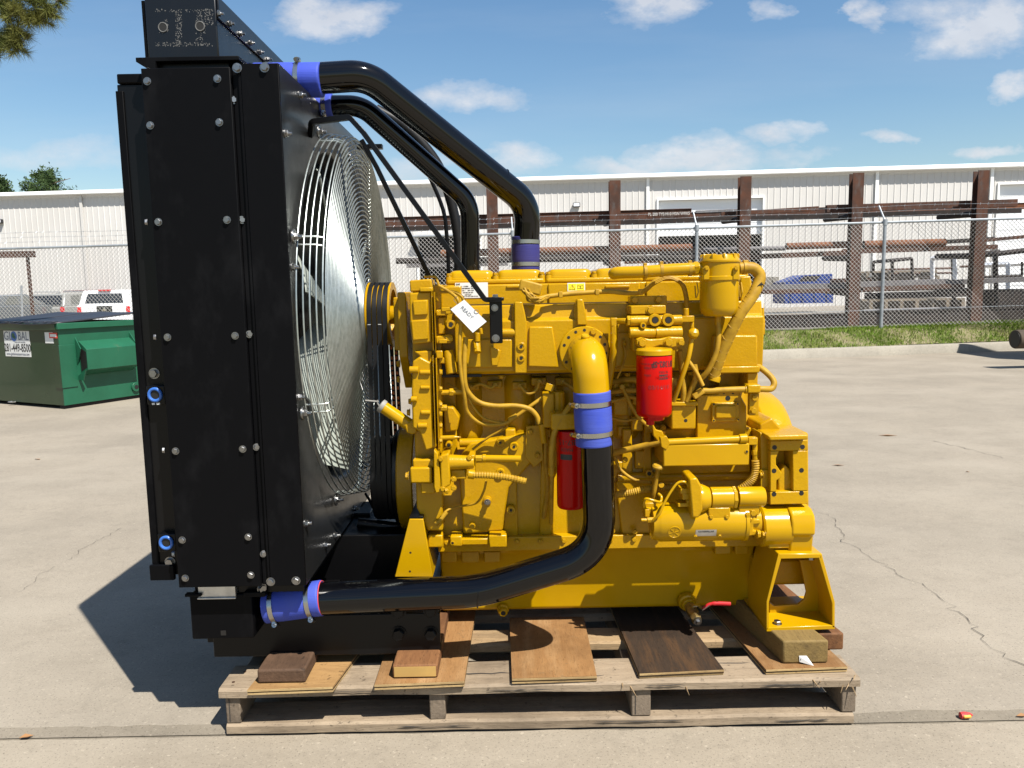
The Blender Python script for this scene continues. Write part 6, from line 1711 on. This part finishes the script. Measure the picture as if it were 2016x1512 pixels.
E_('priming_pump', MB().cyl(P(1098, 770, 2.66), P(1098, 815, 2.66), .024, n=18), bevel=.004)
E_('line_nut', MB().cyl(P(1067, 835, 2.64), P(1072, 872, 2.64), .011, n=10), bevel=.001)
hoseE('fuel_line', [(1125, 795, 2.58), (1108, 820, 2.57), (1092, 850, 2.57), (1086, 890, 2.57), (1087, 930, 2.585)], .010)
hoseE('vent_pipe', [(1087, 925, 2.60), (1086, 975, 2.62), (1085, 1030, 2.70)], .0075)
E_('line_collar', MB().cyl(P(1087, 920, 2.588), P(1087, 936, 2.592), .013, n=12), bevel=.001)
# scattered pipework in the shade under the intake casting
hoseE('shade_hose', [(1205, 752, 2.73), (1240, 746, 2.71), (1270, 750, 2.72), (1300, 742, 2.73)], .013)
hoseE('shade_hose', [(1200, 772, 2.72), (1235, 768, 2.70), (1280, 772, 2.72)], .010)
hoseE('shade_hose', [(1205, 892, 2.70), (1240, 884, 2.68), (1280, 875, 2.655), (1300, 871, 2.64)], .0115)
for px, py, w, h, Y in ((1222, 800, 14, 18, 2.74), (1255, 835, 12, 14, 2.73), (1232, 850, 16, 10, 2.75), (1218, 925, 10, 16, 2.73), (1262, 905, 12, 18, 2.73)): E_('block_boss', MB().rb(px - w, py - h, px + w, py + h, Y, 2.82), bevel=.008, seg=3)
E_('pipe_clip', MB().pp([(1284, 832), (1292, 846), (1305, 850), (1310, 866), (1296, 870), (1286, 858)], 2.635, 2.66), bevel=.003)
rnd = random.Random(55)
for k, (u, v, Y) in enumerate(((930, 762, 2.76), (975, 758, 2.765), (1024, 760, 2.76), (1062, 752, 2.75), (1110, 752, 2.75), (1225, 762, 2.72), (1262, 790, 2.73), (1285, 846, 2.72))):
    E_('line_fitting', MB().cyl(P(u, v, Y), P(u, v, Y - .035), .011, n=6).cyl(P(u, v, Y - .03), P(u, v, Y - .05), .008, n=12), bevel=.001)
    E_('block_lug', MB().rb(u - 16, v - 8, u + 14, v + 7, Y - .004, Y + .08), bevel=.004)
for pts, r in (([(930, 762, 2.71), (946, 756, 2.70), (966, 764, 2.71), (975, 758, 2.715)], .006), ([(1024, 760, 2.71), (1040, 775, 2.70), (1056, 768, 2.70), (1062, 752, 2.70)], .006),
               ([(1110, 752, 2.70), (1128, 765, 2.68), (1150, 782, 2.69), (1200, 790, 2.71), (1240, 782, 2.70), (1262, 790, 2.69)], .007), ([(1225, 762, 2.68), (1250, 812, 2.67), (1278, 840, 2.68), (1310, 852, 2.66)], .0065),
               ([(1210, 900, 2.71), (1222, 925, 2.70), (1250, 945, 2.69), (1282, 950, 2.66)], .006), ([(1200, 822, 2.72), (1230, 828, 2.70), (1268, 822, 2.70), (1318, 815, 2.66)], .005),
               ([(880, 756, 2.72), (905, 770, 2.71), (930, 790, 2.74), (960, 800, 2.77)], .006), ([(1075, 860, 2.70), (1074, 905, 2.69), (1078, 960, 2.70), (1070, 1020, 2.72)], .007)):
    hoseE('fuel_line', pts, r)
E_('recess_shade', MB().rb(866, 690, 879, 742, 2.672, 2.70), 'hole', bevel=.001)  # black box stands in for the shade of a deep pocket
E_('seal_strip', MB().rb(870, 738, 948, 742, 2.668, 2.70), 'hole', bevel=.001)
E_('bracket_plate', MB().pp([(1036, 840), (1066, 836), (1070, 905), (1052, 920), (1034, 900)], 2.70, 2.72), bevel=.002)
for px, py in ((1044, 850), (1058, 896), (1230, 905), (1305, 842), (930, 1035), (1205, 1045), (1250, 1046)): yb(px, py, 2.698, .009)
E_('oil_gallery', MB().cyl(P(905, 872, 2.735), P(1085, 868, 2.735), .016, n=18), bevel=.001)
E_('oil_gallery', MB().cyl(P(1215, 940, 2.73), P(1480, 935, 2.73), .018, n=18), bevel=.001)
# ---------- fuel filter and its valve manifold
E_('manifold_bracket', MB().rb(1241, 583, 1313, 600, 2.66, 2.72), bevel=.003)
E_('manifold_bracket', MB().rb(1242, 602, 1311, 618, 2.575, 2.70), bevel=.003)
for px, py, Y in ((1249, 591, 2.659), (1296, 590, 2.659)): yb(px, py, Y, .012)
yb(1281, 611, 2.574, .013)
vm = E_('valve_manifold', MB().cyl(P(1240, 632, 2.575), P(1342, 630, 2.575), .0175, n=20), bevel=.002)
E_('manifold_nut', MB().cyl(P(1234, 632, 2.575), P(1240, 632, 2.575), .0185, n=6), par=vm, bevel=.001)
E_('manifold_bar', MB().cyl(P(1239, 655, 2.565), P(1290, 655, 2.565), .018, n=20).cyl(P(1290, 655, 2.565), P(1342, 654, 2.565), .0205, n=20), par=vm, bevel=.002)
for px in (1289, 1315):
    q = P(px, 630, 2.558)
    MB().lathe([(.021, .03), (.021, -.006), (.0195, -.009), (.012, -.009), (.0115, -.004)], q, (0, 1, 0), 24).build('port_ring', M['cast'], vm)
    MB().cyl(q + V((0, -.0095, 0)), q + V((0, -.003, 0)), .0098, n=18).build('port_bore', M['hole'], vm)
boss(1266, 641, 2.55, .010, .006, vm, .004)
E_('filter_head', MB().rb(1246, 640, 1335, 690, 2.575, 2.68), par=vm, bevel=.006)
E_('manifold_strap', MB().pp([(1253, 668), (1262, 664), (1280, 668), (1300, 667), (1318, 663), (1346, 664), (1348, 680), (1322, 685), (1300, 680), (1282, 686), (1264, 686), (1254, 680)], 2.53, 2.575), par=vm, bevel=.004)
for px, py, s in ((1264, 675, .0135), (1316, 674, .0135), (1340, 674, .010)): yb(px, py, 2.529, s, FRONT, vm)
E_('elbow_fitting', MB().rb(1203, 626, 1216, 642, 2.60, 2.63).cyl(P(1214, 632, 2.612), P(1234, 632, 2.58), .0105, n=8), par=vm, bevel=.002)
E_('hose_nut', MB().cyl(P(1209, 640, 2.612), P(1209, 658, 2.612), .0135, n=6), par=vm, bevel=.001)
hoseE('fuel_hose', [(1209, 655, 2.612), (1208, 690, 2.615), (1203, 730, 2.64), (1196, 770, 2.68)], .0125, 'yellow')
E_('valve_fitting', MB().rb(1343, 622, 1367, 634, 2.56, 2.60).cyl(P(1351, 622, 2.58), P(1351, 607, 2.58), .009, n=10).cyl(P(1362, 634, 2.58), P(1362, 648, 2.58), .008, n=8), par=vm, bevel=.002)
E_('sealed_joint', MB().lathe([(.008, 0), (.016, .006), (.02, .018), (.016, .03), (.006, .036)], P(1355, 655, 2.565), (1, 0, -.2), 9), par=vm, bevel=0)
ff, c, r, L_ = canister(1253, 1323, 698, 818, 2.505, 0)
MB().lathe([(r * .9, 0), (r * 1.02, .002), (r * 1.02, .016), (r * .95, .021), (r * .5, .024)], V((c.x, c.y, c.z - .001)), (0, 0, 1), 40).build('filter_rim', M['yellow'], ff)
MB().lathe([(r * .62, 0), (r * .60, .014), (r * .5, .016)], V((c.x, c.y, c.z - L_ + .001)), (0, 0, -1), 8).build('drain_cup', M['red'], ff)
MB().cyl((c.x - .012, c.y, c.z - L_ - .015), (c.x - .012, c.y, c.z - L_ - .030), .014, n=8).build('drain_knob', M['red'], ff)
wrap_text(ff, 'BF1382-SP', .027, c, r, c.z - .026, .40, 'ink', True, .72, .0006)
wrap_text(ff, 'FILTERS', .010, c, r, c.z - .052, .38, 'ink', True)
mb = MB()
for k in range(10):
    t0, t1 = .10 + k * .055, .10 + (k + 1) * .055
    mb.add([V((c.x + (r + .0004) * sin(t), c.y - (r + .0004) * cos(t), z)) for t, z in ((t0, c.z - .060), (t1, c.z - .060), (t1, c.z - .076), (t0, c.z - .076))], [(0, 1, 2, 3)])
mb.build('brand_bar', M['ink'], ff)
me_t = wrap_text(ff, 'BALDWIN', .0125, c, r + .0005, c.z - .068, .375, 'red', True, .95, .0003)
wrap_text(ff, 'PLACE DRAIN', .0075, c, r, c.z - .026, -.55, 'ink', True); wrap_text(ff, 'CLOSED', .0105, c, r, c.z - .038, -.45, 'ink', True)
wrap_text(ff, 'OPEN', .009, c, r, c.z - .062, -.55, 'ink', True)
wrap_text(ff, '03/14/19', .0175, c, r, c.z - .102, .12, 'redink', False, 1.15, .0006)
# hoses and wires right of the fuel filter
hoseE('fuel_line', [(1362, 668, 2.57), (1355, 705, 2.56), (1340, 750, 2.57), (1326, 790, 2.60)], .0085, 'yellow')
hoseE('wire_bundle', [(1338, 690, 2.60), (1342, 725, 2.62), (1346, 770, 2.62), (1344, 800, 2.63)], .010)
hoseE('wire_bundle', [(1367, 718, 2.60), (1370, 740, 2.60), (1362, 765, 2.61), (1352, 790, 2.62)], .0095)
hoseE('wire', [(1355, 710, 2.60), (1372, 735, 2.59), (1384, 760, 2.58)], .007)
hoseE('wire', [(1320, 742, 2.62), (1330, 765, 2.60), (1324, 790, 2.60)], .006)
hoseE('wire', [(1228, 680, 2.63), (1231, 700, 2.62), (1222, 730, 2.63), (1215, 745, 2.64)], .0035)
E_('connector', MB().box(-.02, .02, -.012, .012, -.010, .010, Matrix.Translation(P(1374, 775, 2.60)) @ Matrix.Rotation(radians(-35), 4, 'Y')), 'hosey', bevel=.003)
E_('connector', MB().rb(1320, 745, 1332, 770, 2.60, 2.64), 'hosey', bevel=.003)
yb(1225, 676, 2.64, .013, RIGHT)

# ---------- breather canister and its hoses
bc = P(1416, 560, 2.60); br = .0655
zt0, zt1, zt2 = P(1416, 514, 2.60).z, P(1416, 553, 2.60).z, P(1416, 622, 2.60).z
can = MB().lathe([(br * .72, 0), (br * .9, .010), (br * .98, .028), (br * .98, zt1 - zt2)], (bc.x, 2.60, zt2), (0, 0, 1), 40).build('breather_canister', M['yellow'], eng, smooth=40)
MB().lathe([(br * 1.0, 0), (br * 1.04, .003), (br * 1.04, .014), (br * 1.0, .016), (br * .99, zt0 - zt1 - .006), (br * 1.05, zt0 - zt1 - .004), (br * 1.05, zt0 - zt1)], (bc.x, 2.60, zt1), (0, 0, 1), 40).build('canister_collar', M['yellow'], can, smooth=35)
MB().lathe([(br * 1.0, 0), (br * .98, .004), (br * .86, .019), (br * .5, .020)], (bc.x, 2.60, zt0 + .0005), (0, 0, 1), 40).build('canister_lid', M['yellow'], can, smooth=35)
for k in range(10):
    t = 2 * pi * k / 10 + .3
    MB().box(br * .45, br * .97, -.004, .004, .001, .023, Matrix.Translation((bc.x, 2.60, zt0)) @ Matrix.Rotation(t, 4, 'Z')).build('lid_rib', M['yellow'], can, bevel=.002)
for px in (1391, 1449):
    MB().rb(px - 6, 527, px + 6, 551, 2.535, 2.56).build('lid_clip', M['yellow'], can, bevel=.003); yb(px, 528, 2.533, .007, FRONT, can)
for s, px in ((-1, 1372), (1, 1459)):
    MB().tube(rounded(pxs([(px, 556, 2.58), (px + 3, 575, 2.56), (px - 2, 590, 2.57), (px - 4, 562, 2.59)]), .01, 3), .0022, 6).build('spring_clip', M['hosey'], can)
MB().cyl(P(1413, 620, 2.60), P(1413, 640, 2.60), .010, n=12).build('canister_drain', M['cast'], can)
bp = MB().tube(spline(pxs([(1207, 541, 2.66), (1216, 537, 2.63), (1268, 535, 2.605), (1321, 531, 2.60), (1384, 528, 2.60)]), 6), [.010, .016, .0195] + [.0205] * 22, 20).build('breather_pipe', M['yellow'], eng, smooth=60)
for px, py in ((1270, 535), (1302, 532), (1358, 530)):
    q = P(px, py, 2.602); clamp(bp, q, (1, 0, .04), .0215, .005).data.materials[0] = M['hosey']; MB().box(q.x - .006, q.x + .006, 2.595, 2.61, q.z + .021, q.z + .029).build('clamp_screw', M['hosey'], bp, bevel=.002)
MB().cyl(P(1366, 529, 2.60), P(1374, 528, 2.60), .0235, n=6).build('pipe_nut', M['cast'], bp)
bh = MB().tube(spline(pxs([(1455, 528, 2.60), (1470, 527, 2.60), (1484, 529, 2.60), (1495, 540, 2.60), (1494, 556, 2.595), (1480, 585, 2.585), (1455, 622, 2.58), (1421, 694, 2.60), (1404, 742, 2.62)]), 7), .0195, 18).build('breather_hose', M['hosey'], eng, smooth=60)
spn = spline(pxs([(1492, 562, 2.594), (1480, 585, 2.585), (1455, 622, 2.58), (1421, 694, 2.60), (1404, 742, 2.62)]), 10)
for i in range(2, len(spn) - 1, 3):
    d = (spn[i + 1] - spn[i - 1]).normalized(); d = (d + V((0, .5, 0))).normalized(); a_ = d.orthogonal().normalized()
    MB().tube([spn[i] + (a_ * cos(t) + d.cross(a_) * sin(t)) * .0202 for t in [2 * pi * k / 20 for k in range(20)]], .0012, 4, closed=True).build('wrap_edge', M['hosey'], bh)
clamp(bh, P(1466, 527, 2.60), (1, 0, 0), .0205, .006).data.materials[0] = M['hosey']; MB().rb(1464, 512, 1474, 522, 2.59, 2.61).build('clamp_screw', M['hosey'], bh, bevel=.002)
for k in range(5): MB().tube([P(1492, 563 - k, 2.572) + V((.004 * k, 0, 0)), P(1500 + k, 556 + k * 2, 2.572)], .0015, 5).build('tie_tail', M['ink'], bh)
MB().lathe([(.021, 0), (.021, .012), (.018, .02)], P(1405, 750, 2.62), (.3, 0, 1), 20).build('hose_socket', M['cast'], bh)
hoseE('drain_hose', [(1413, 632, 2.60), (1415, 655, 2.595), (1411, 690, 2.59), (1395, 728, 2.60), (1378, 748, 2.62)], .0095)
hoseE('coolant_hose', [(1482, 716, 2.68), (1505, 730, 2.65), (1523, 750, 2.63), (1519, 765, 2.62), (1498, 766, 2.61), (1450, 767, 2.61), (1384, 770, 2.62)], .0108)
# ---------- rear end: head end box, timing rear and flywheel housing
E_('rear_cover', MB().pp([(1458, 545), (1478, 543), (1482, 590), (1505, 596), (1507, 660), (1458, 662)], 2.70, 3.3), bevel=.006, seg=3)
E_('rear_lug', MB().pp([(1484, 628), (1507, 626), (1507, 660), (1484, 661)], 2.672, 2.72), bevel=.005)
o, a, b = sticker(eng, 1489, 585, 1503, 606, 2.6985, name='rear_sticker')
E_('rear_case', MB().pp([(1405, 660), (1492, 660), (1492, 722), (1400, 724)], 2.635, 2.75), bevel=.01, seg=3)
E_('case_web', MB().pp([(1388, 655), (1402, 680), (1398, 722), (1380, 722)], 2.66, 2.75), bevel=.006)
E_('rear_shelf', MB().rb(1416, 722, 1496, 734, 2.62, 2.80), bevel=.004)
E_('shelf_post', MB().rb(1472, 734, 1492, 770, 2.635, 2.80), bevel=.004)
E_('shelf_back', MB().rb(1416, 734, 1472, 770, 2.74, 2.82), bevel=.002)
E_('hose_saddle', MB().rb(1472, 758, 1498, 774, 2.592, 2.64), bevel=.006, seg=3)
E_('saddle_strap', MB().rb(1476, 774, 1494, 818, 2.615, 2.64), bevel=.003)
for px, py in ((1485, 783), (1483, 808)): yb(px, py, 2.614, .011)
E_('hose_collar', MB().cyl(P(1466, 767, 2.61), P(1472, 767, 2.61), .0145, n=16), bevel=.001)
sp = E_('side_plate', MB().pp([(1372, 778), (1414, 776), (1414, 768), (1456, 766), (1460, 782), (1470, 800), (1470, 862), (1372, 866)], 2.665, 2.80), bevel=.004)
E_('connector_cover', MB().rb(1402, 793, 1455, 830, 2.65, 2.67), par=sp, bevel=.004)
E_('cover_center', MB().rb(1409, 799, 1449, 824, 2.642, 2.66), par=sp, bevel=.008, seg=3)
for px, py in ((1405, 796), (1452, 795), (1405, 828), (1453, 826)): boss(px, py, 2.648, .006, .003, sp, .0028)
q = P(1433, 784, 2.6645); MB().cyl(q, q + V((0, .003, 0)), .009, n=16).build('plate_hole', M['hole'], sp)
for px in (1425, 1443): MB().rb(px - 2, 772, px + 2, 776, 2.6645, 2.67).build('plate_slot', M['hole'], sp)
jb = E_('junction_box', MB().rb(1322, 798, 1370, 845, 2.625, 2.75), bevel=.008, seg=3)
q = P(1350, 828, 2.6245); MB().cyl(q, q + V((0, .003, 0)), .006, n=16).build('box_hole', M['hole'], jb)
E_('box_lid', MB().rb(1316, 792, 1374, 799, 2.615, 2.76), par=jb, bevel=.003)
cb = E_('cooler_box', MB().rb(1306, 876, 1475, 916, 2.565, 2.74), 'yellow', bevel=.005)
boss(1470, 889, 2.565, .007, .002, cb, .004)
E_('cooler_base', MB().rb(1300, 845, 1478, 930, 2.70, 2.80), par=cb, bevel=.006)
E_('transfer_pipe', MB().cyl(P(1312, 871, 2.575), P(1455, 864, 2.575), .0125, n=18).cyl(P(1455, 864, 2.575), P(1470, 863, 2.575), .0165, n=18), 'yellow', par=cb, bevel=.002)
E_('pipe_clip', MB().pp([(1300, 862), (1312, 858), (1320, 872), (1312, 886), (1302, 880)], 2.562, 2.59), par=cb, bevel=.002)
E_('elbow_fitting', MB().rb(1474, 862, 1492, 876, 2.575, 2.605).cyl(P(1486, 874, 2.59), P(1487, 905, 2.59), .0095, n=8).cyl(P(1486, 886, 2.59), P(1486, 896, 2.59), .0115, n=6), par=cb, bevel=.002)
corrug('corrugated_sleeve', [(1487, 905, 2.59), (1487, 925, 2.59), (1480, 945, 2.59), (1460, 962, 2.60), (1440, 972, 2.62)], .014)
# dipstick
ds = MB().tube(spline(pxs([(1296, 922, 2.59), (1292, 945, 2.60), (1286, 975, 2.61), (1275, 1010, 2.66)]), 5), .0078, 10).build('dipstick_tube', M['hosey'], eng)
MB().lathe([(.012, -.004), (.0205, .0), (.021, .006), (.016, .012), (.006, .013)], P(1296, 920, 2.59), (0, -.25, 1), 24).build('dipstick_cap', M['hosey'], ds)
corrug('corrugated_sleeve', [(1214, 974, 2.66), (1240, 970, 2.64), (1268, 964, 2.635), (1320, 960, 2.65)], .0135)
boss(1278, 932, 2.70, .013, .004, bore=.007)
E_('clip', MB().cyl(P(1302, 955, 2.60), P(1302, 955, 2.63), .010, n=10), bevel=.001)
# ---------- starter motor
sy = 2.555; scx0, scx1 = P(1297, 1026, sy).x, P(1458, 1026, sy).x; scz = P(1378, 1026, sy).z; sr = .0665
stm = MB().lathe([(.045, -.028), (.058, -.026), (sr - .004, -.006), (sr, 0), (sr, scx1 - scx0), (sr + .003, scx1 - scx0 + .001), (sr + .003, scx1 - scx0 + .012), (.05, scx1 - scx0 + .014), (.044, scx1 - scx0 + .06)], (scx0, sy, scz), (1, 0, 0), 48).build('starter_motor', M['yellow'], eng, smooth=40)
for k in range(4):
    t = radians(20 + 90 * k); bolt(stm, (scx1 + .014, sy - (sr - .008) * cos(t), scz + (sr - .008) * sin(t)), RIGHT, .007, 'cast')
t0_ = radians(-20)
q = V((P(1328, 1048, sy - sr).x, 0, 0)); tt = math.asin(min(.9, (scz - P(1328, 1048, sy - sr).z) / sr)); nn = V((0, -cos(tt), -sin(tt))); q = V((q.x, sy, scz)) + nn * sr
em = MB().lathe([(.0225, -.001), (.0225, .0012), (.020, .002), (.019, .0008)], q, nn, 28).build('star_emblem', M['yellow'], stm)
tv = V((0, -sin(tt), cos(tt)))
for k in range(6):
    a_ = k * pi / 3 + .3; d = V((1, 0, 0)) * cos(a_) + tv * sin(a_)
    MB().tube([q + nn * .0012, q + nn * .0012 + d * .018], .0011, 5).build('star_ray', M['yellow'], em)
mb = MB(); xa_, xb_ = P(1370, 1045, sy - sr).x, P(1411, 1045, sy - sr).x
for k in range(6):
    a_, b_ = radians(8 + 22 * k / 6), radians(8 + 22 * (k + 1) / 6)
    mb.add([V((x, sy - (sr + .0006) * cos(a), scz - (sr + .0006) * sin(a))) for x, a in ((xa_, a_), (xb_, a_), (xb_, b_), (xa_, b_))], [(0, 1, 2, 3)])
nl = mb.build('name_plate', M['alu'], stm)
tt = radians(14); nn = V((0, -cos(tt), -sin(tt)))
flat_text('CATERPILLAR', .0088, face_m(V(((xa_ + xb_) / 2, sy, scz)) + nn * (sr + .0012), (1, 0, 0), (0, -sin(tt), cos(tt))), M['ink'], nl, ext=.0001, sx=1.0, bold=.0002)
for px, py in ((1370, 1057), (1418, 1055)): bolt(stm, V((P(px, py, sy - sr).x, sy, scz)) + V((0, -cos(radians(30)), -sin(radians(30)))) * sr, (0, -.86, -.5), .006, 'cast')
# solenoid on top
oy = 2.525; oz = P(1420, 980, oy).z
so_ = MB().lathe([(.03, 0), (.037, .004), (.037, P(1440, 980, oy).x - P(1396, 980, oy).x)], (P(1396, 980, oy).x, oy, oz), (1, 0, 0), 32).build('solenoid', M['yellow'], eng, smooth=40)
MB().lathe([(.040, 0), (.048, .004), (.050, .020), (.044, .036), (.037, .050)], (P(1366, 980, oy).x, oy, oz), (1, 0, 0), 36).build('relay_dome', M['yellow'], so_, smooth=40)
MB().pp([(1357, 943), (1372, 940), (1382, 958), (1384, 1004), (1376, 1020), (1362, 1020), (1360, 985)], 2.462, 2.58).build('relay_flange', M['cast'], so_, bevel=.006)
MB().lathe([(.034, 0), (.034, P(1504, 978, oy).x - P(1452, 978, oy).x - .006), (.03, P(1504, 978, oy).x - P(1452, 978, oy).x)], (P(1452, 978, oy).x, oy, oz + .002), (1, 0, 0), 32).build('plunger_case', M['yellow'], so_, smooth=40)
MB().lathe([(.039, 0), (.039, .010), (.036, .012)], (P(1441, 980, oy).x, oy, oz), (1, 0, 0), 8).build('solenoid_band', M['cast'], so_)
MB().rb(1395, 1000, 1438, 1020, oy - .03, oy + .05).build('solenoid_saddle', M['cast'], so_, bevel=.004)
for px in (1400, 1431): bolt(so_, P(px, 1017, oy - .0305), FRONT, .007, 'cast')
MB().rb(1455, 995, 1495, 1015, oy - .02, oy + .05).build('solenoid_saddle', M['cast'], so_, bevel=.004); bolt(so_, P(1482, 1009, oy - .0205), FRONT, .011, 'cast')
for (u0, v0, u1, v1) in ((1340, 962, 1362, 972), (1344, 972, 1360, 984), (1352, 985, 1364, 992), (1335, 991, 1362, 998)): MB().rb(u0, v0, u1, v1, oy - .03, oy + .02).build('terminal', M['cast'], so_, bevel=.002)
MB().pp([(1464, 1012), (1484, 1006), (1486, 1022), (1498, 1022), (1498, 1032), (1484, 1033), (1484, 1044), (1500, 1046), (1500, 1052), (1478, 1056), (1466, 1058)], 2.50, 2.62).build('starter_nose', M['cast'], stm, bevel=.005)
bolt(stm, P(1490, 1052, 2.499), RIGHT, .012, 'cast'); yb(1472, 1014, 2.499, .008, FRONT, stm)
hoseE('starter_cable', [(1358, 968, 2.50), (1352, 951, 2.49), (1336, 950, 2.49), (1322, 966, 2.49), (1308, 990, 2.49), (1298, 1012, 2.49), (1286, 1024, 2.50)], .0045, 'yellow')
hoseE('starter_cable', [(1267, 990, 2.52), (1272, 982, 2.51), (1288, 986, 2.505), (1300, 988, 2.51), (1302, 978, 2.52), (1296, 972, 2.53)], .0048, 'yellow')
hoseE('starter_cable', [(1267, 990, 2.52), (1270, 1000, 2.53), (1280, 1002, 2.54)], .0055, 'yellow')
E_('cable_lug', MB().cyl(P(1262, 1024, 2.51), P(1276, 1024, 2.51), .006, n=10).cyl(P(1274, 1024, 2.51), P(1288, 1023, 2.51), .010, n=6), bevel=.001)
E_('cable_lug', MB().rb(1270, 1003, 1279, 1018, 2.515, 2.535), bevel=.002)
E_('terminal_plate', MB().rb(1268, 990, 1292, 1020, 2.54, 2.58), bevel=.004)
# ---------- flywheel housing
fzc = P(1540, 950, 3.04).z
fw = MB().lathe([(.10, 0), (.295, 0), (.307, .008), (.312, .05), (.306, .095), (.285, .12), (.10, .12)], (P(1512, 950, 2.70).x + .015, FC.y, zK + .01), (1, 0, 0), 64).build('flywheel_housing', M['cast'], eng, smooth=40, bevel=.004)
E_('housing_body', MB().pp([(1496, 835), (1520, 822), (1545, 850), (1592, 852), (1594, 1085), (1520, 1085), (1496, 1000)], 2.66, 3.42), par=fw, bevel=.012, seg=3)
# mounting pad: plate with six bolt holes and a window in it
def padpx(u, v): q = P(u, v, 2.575); return V((q.x, 0, q.z))
cut = [(1534, 890), (1540, 884), (1558, 884), (1562, 890), (1561, 968), (1532, 968), (1528, 960), (1529, 945), (1538, 940), (1540, 932), (1528, 915), (1527, 902)]
outer = [(1517, 868), (1591, 866), (1591, 992), (1516, 994)]
bm_o = [padpx(*p) for p in outer]; bm_c = [padpx(*p) for p in cut]
mb = MB()
# frame as four bars round the window keeps every face simple
E_('mount_pad', MB().pp([(1517, 868), (1591, 866), (1591, 887), (1517, 888)], 2.575, 2.67), par=fw, bevel=.003)
E_('mount_pad', MB().pp([(1516, 969), (1591, 967), (1591, 992), (1516, 994)], 2.575, 2.67), par=fw, bevel=.003)
E_('mount_pad', MB().pp([(1517, 888.3), (1534, 888.2), (1528, 902), (1528, 915), (1540, 932), (1536, 942), (1529, 946), (1529, 968.5), (1516, 968.8)], 2.575, 2.67), par=fw, bevel=.003)
E_('mount_pad', MB().pp([(1561, 887.4), (1591, 887.2), (1591, 966.7), (1561, 967)], 2.575, 2.67), par=fw, bevel=.003)
E_('pad_brow', MB().pp([(1512, 858), (1592, 856), (1591, 866), (1516, 868)], 2.545, 2.67), par=fw, bevel=.006, seg=3)
E_('window_back', MB().pp([(1532, 935), (1546, 915), (1556, 925), (1562, 968), (1532, 968)], 2.60, 2.67), par=fw, bevel=.008, seg=3)
for px, py in ((1525, 881), (1580, 880), (1524, 927), (1578, 926), (1524, 973), (1578, 971)):
    q = P(px, py, 2.5745); MB().cyl(q, q + V((0, .004, 0)), .0082, n=18).build('bolt_hole', M['hole'], fw)
yb(1500, 934, 2.60, .011, (-1, -.2, 0), fw); E_('pad_wing', MB().rb(1497, 925, 1516, 960, 2.60, 2.70), par=fw, bevel=.005)
E_('pad_neck', MB().pp([(1496, 850), (1516, 860), (1516, 994), (1500, 994)], 2.61, 2.70), par=fw, bevel=.008, seg=3)
# starter bell at the lower corner
bz = P(1550, 1036, 2.60).z; bx0, bx1 = P(1504, 1036, 2.55).x, P(1603, 1036, 2.55).x; brr = (P(1550, 993, 2.55).z - P(1550, 1066, 2.55).z) / 2
E_('starter_bell', MB().prism([(2.545 + .028, bz + .072), (2.70, bz + .078), (2.70, bz - .095), (2.56, bz - .095), (2.55, bz - .02), (2.535, bz - .012), (2.535, bz + .03), (2.545, bz + .055)], bx0 + .09, bx1, 'x'), 'yellow', par=fw, bevel=.014, seg=4)
E_('starter_bell', MB().lathe([(.066, 0), (.072, .006), (.072, .10)], (bx0, 2.61, bz), (1, 0, 0), 40), 'yellow', par=fw, bevel=0)
E_('bell_foot', MB().rb(1514, 1062, 1560, 1080, 2.56, 2.70), 'yellow', par=fw, bevel=.006)
bolt(fw, P(1506, 1052, 2.545), (-1, 0, 0), .012, 'cast')
E_('housing_rim', MB().cyl((bx1 - .03, 3.0, zK), (bx1, 3.0, zK), .29, n=64), par=fw, bevel=.006)
# ---------- rear support stand
rsY0, rsY1 = 2.53, 2.69
def wallpoly(pts_in, pts_out): return pts_out + pts_in[::-1]
rst = E_('rear_stand', MB().pp([(1533, 1090), (1618, 1090), (1618, 1099), (1535, 1101)], rsY0, rsY1 + .05), 'yellow', bevel=.003)
E_('stand_cheek', MB().pp([(1533, 1090), (1538, 1101), (1514, 1186), (1514, 1236), (1509, 1243), (1509, 1184)], rsY0, rsY1 + .05), 'yellow', rst, bevel=.002)
E_('stand_cheek', MB().pp([(1618, 1090), (1644, 1186), (1644, 1238), (1638, 1234), (1638, 1188), (1612, 1099)], rsY0, rsY1 + .05), 'yellow', rst, bevel=.002)
E_('stand_base', MB().pp([(1509, 1236), (1644, 1231), (1644, 1239), (1509, 1244)], rsY0, rsY1 + .10), 'yellow', rst, bevel=.002)
bk = [(1536, 1100), (1618, 1098), (1640, 1180), (1640, 1232), (1512, 1236), (1512, 1184)]
inn = [(1540, 1104), (1572, 1103), (1586, 1168), (1582, 1182), (1572, 1190), (1530, 1194), (1518, 1186), (1516, 1180)]
E_('stand_web', MB().pp([(1575, 1103), (1616, 1101), (1637, 1184), (1637, 1204), (1515, 1208), (1515, 1186), (1524, 1193), (1572, 1190), (1584, 1180), (1588, 1166)], rsY0 + .12, rsY0 + .132), 'yellow', rst, bevel=.002)
q = P(1530, 1229, rsY0 + .03); bolt(rst, V((P(1530, 1230, rsY0 + .03).x, rsY0 + .03, P(1530, 1236, rsY0).z + .001)), (0, 0, 1), .013, 'zinc')
bolt(rst, V((P(1596, 1100, rsY0 + .04).x, rsY0 + .04, P(1596, 1101, rsY0).z - .004)), (0, 0, -1), .013, 'zinc')
E_('rear_stand', MB().box(P(1480, 1100, 2.9).x, P(1560, 1100, 2.9).x, 3.30, 3.45, .28, .56), 'yellow', bevel=.004)
E_('bell_bottom', MB().box(P(1482, 1090, 2.75).x, P(1600, 1090, 2.75).x, 2.72, 3.36, zK - .36, zK - .26), par=fw, bevel=.02)
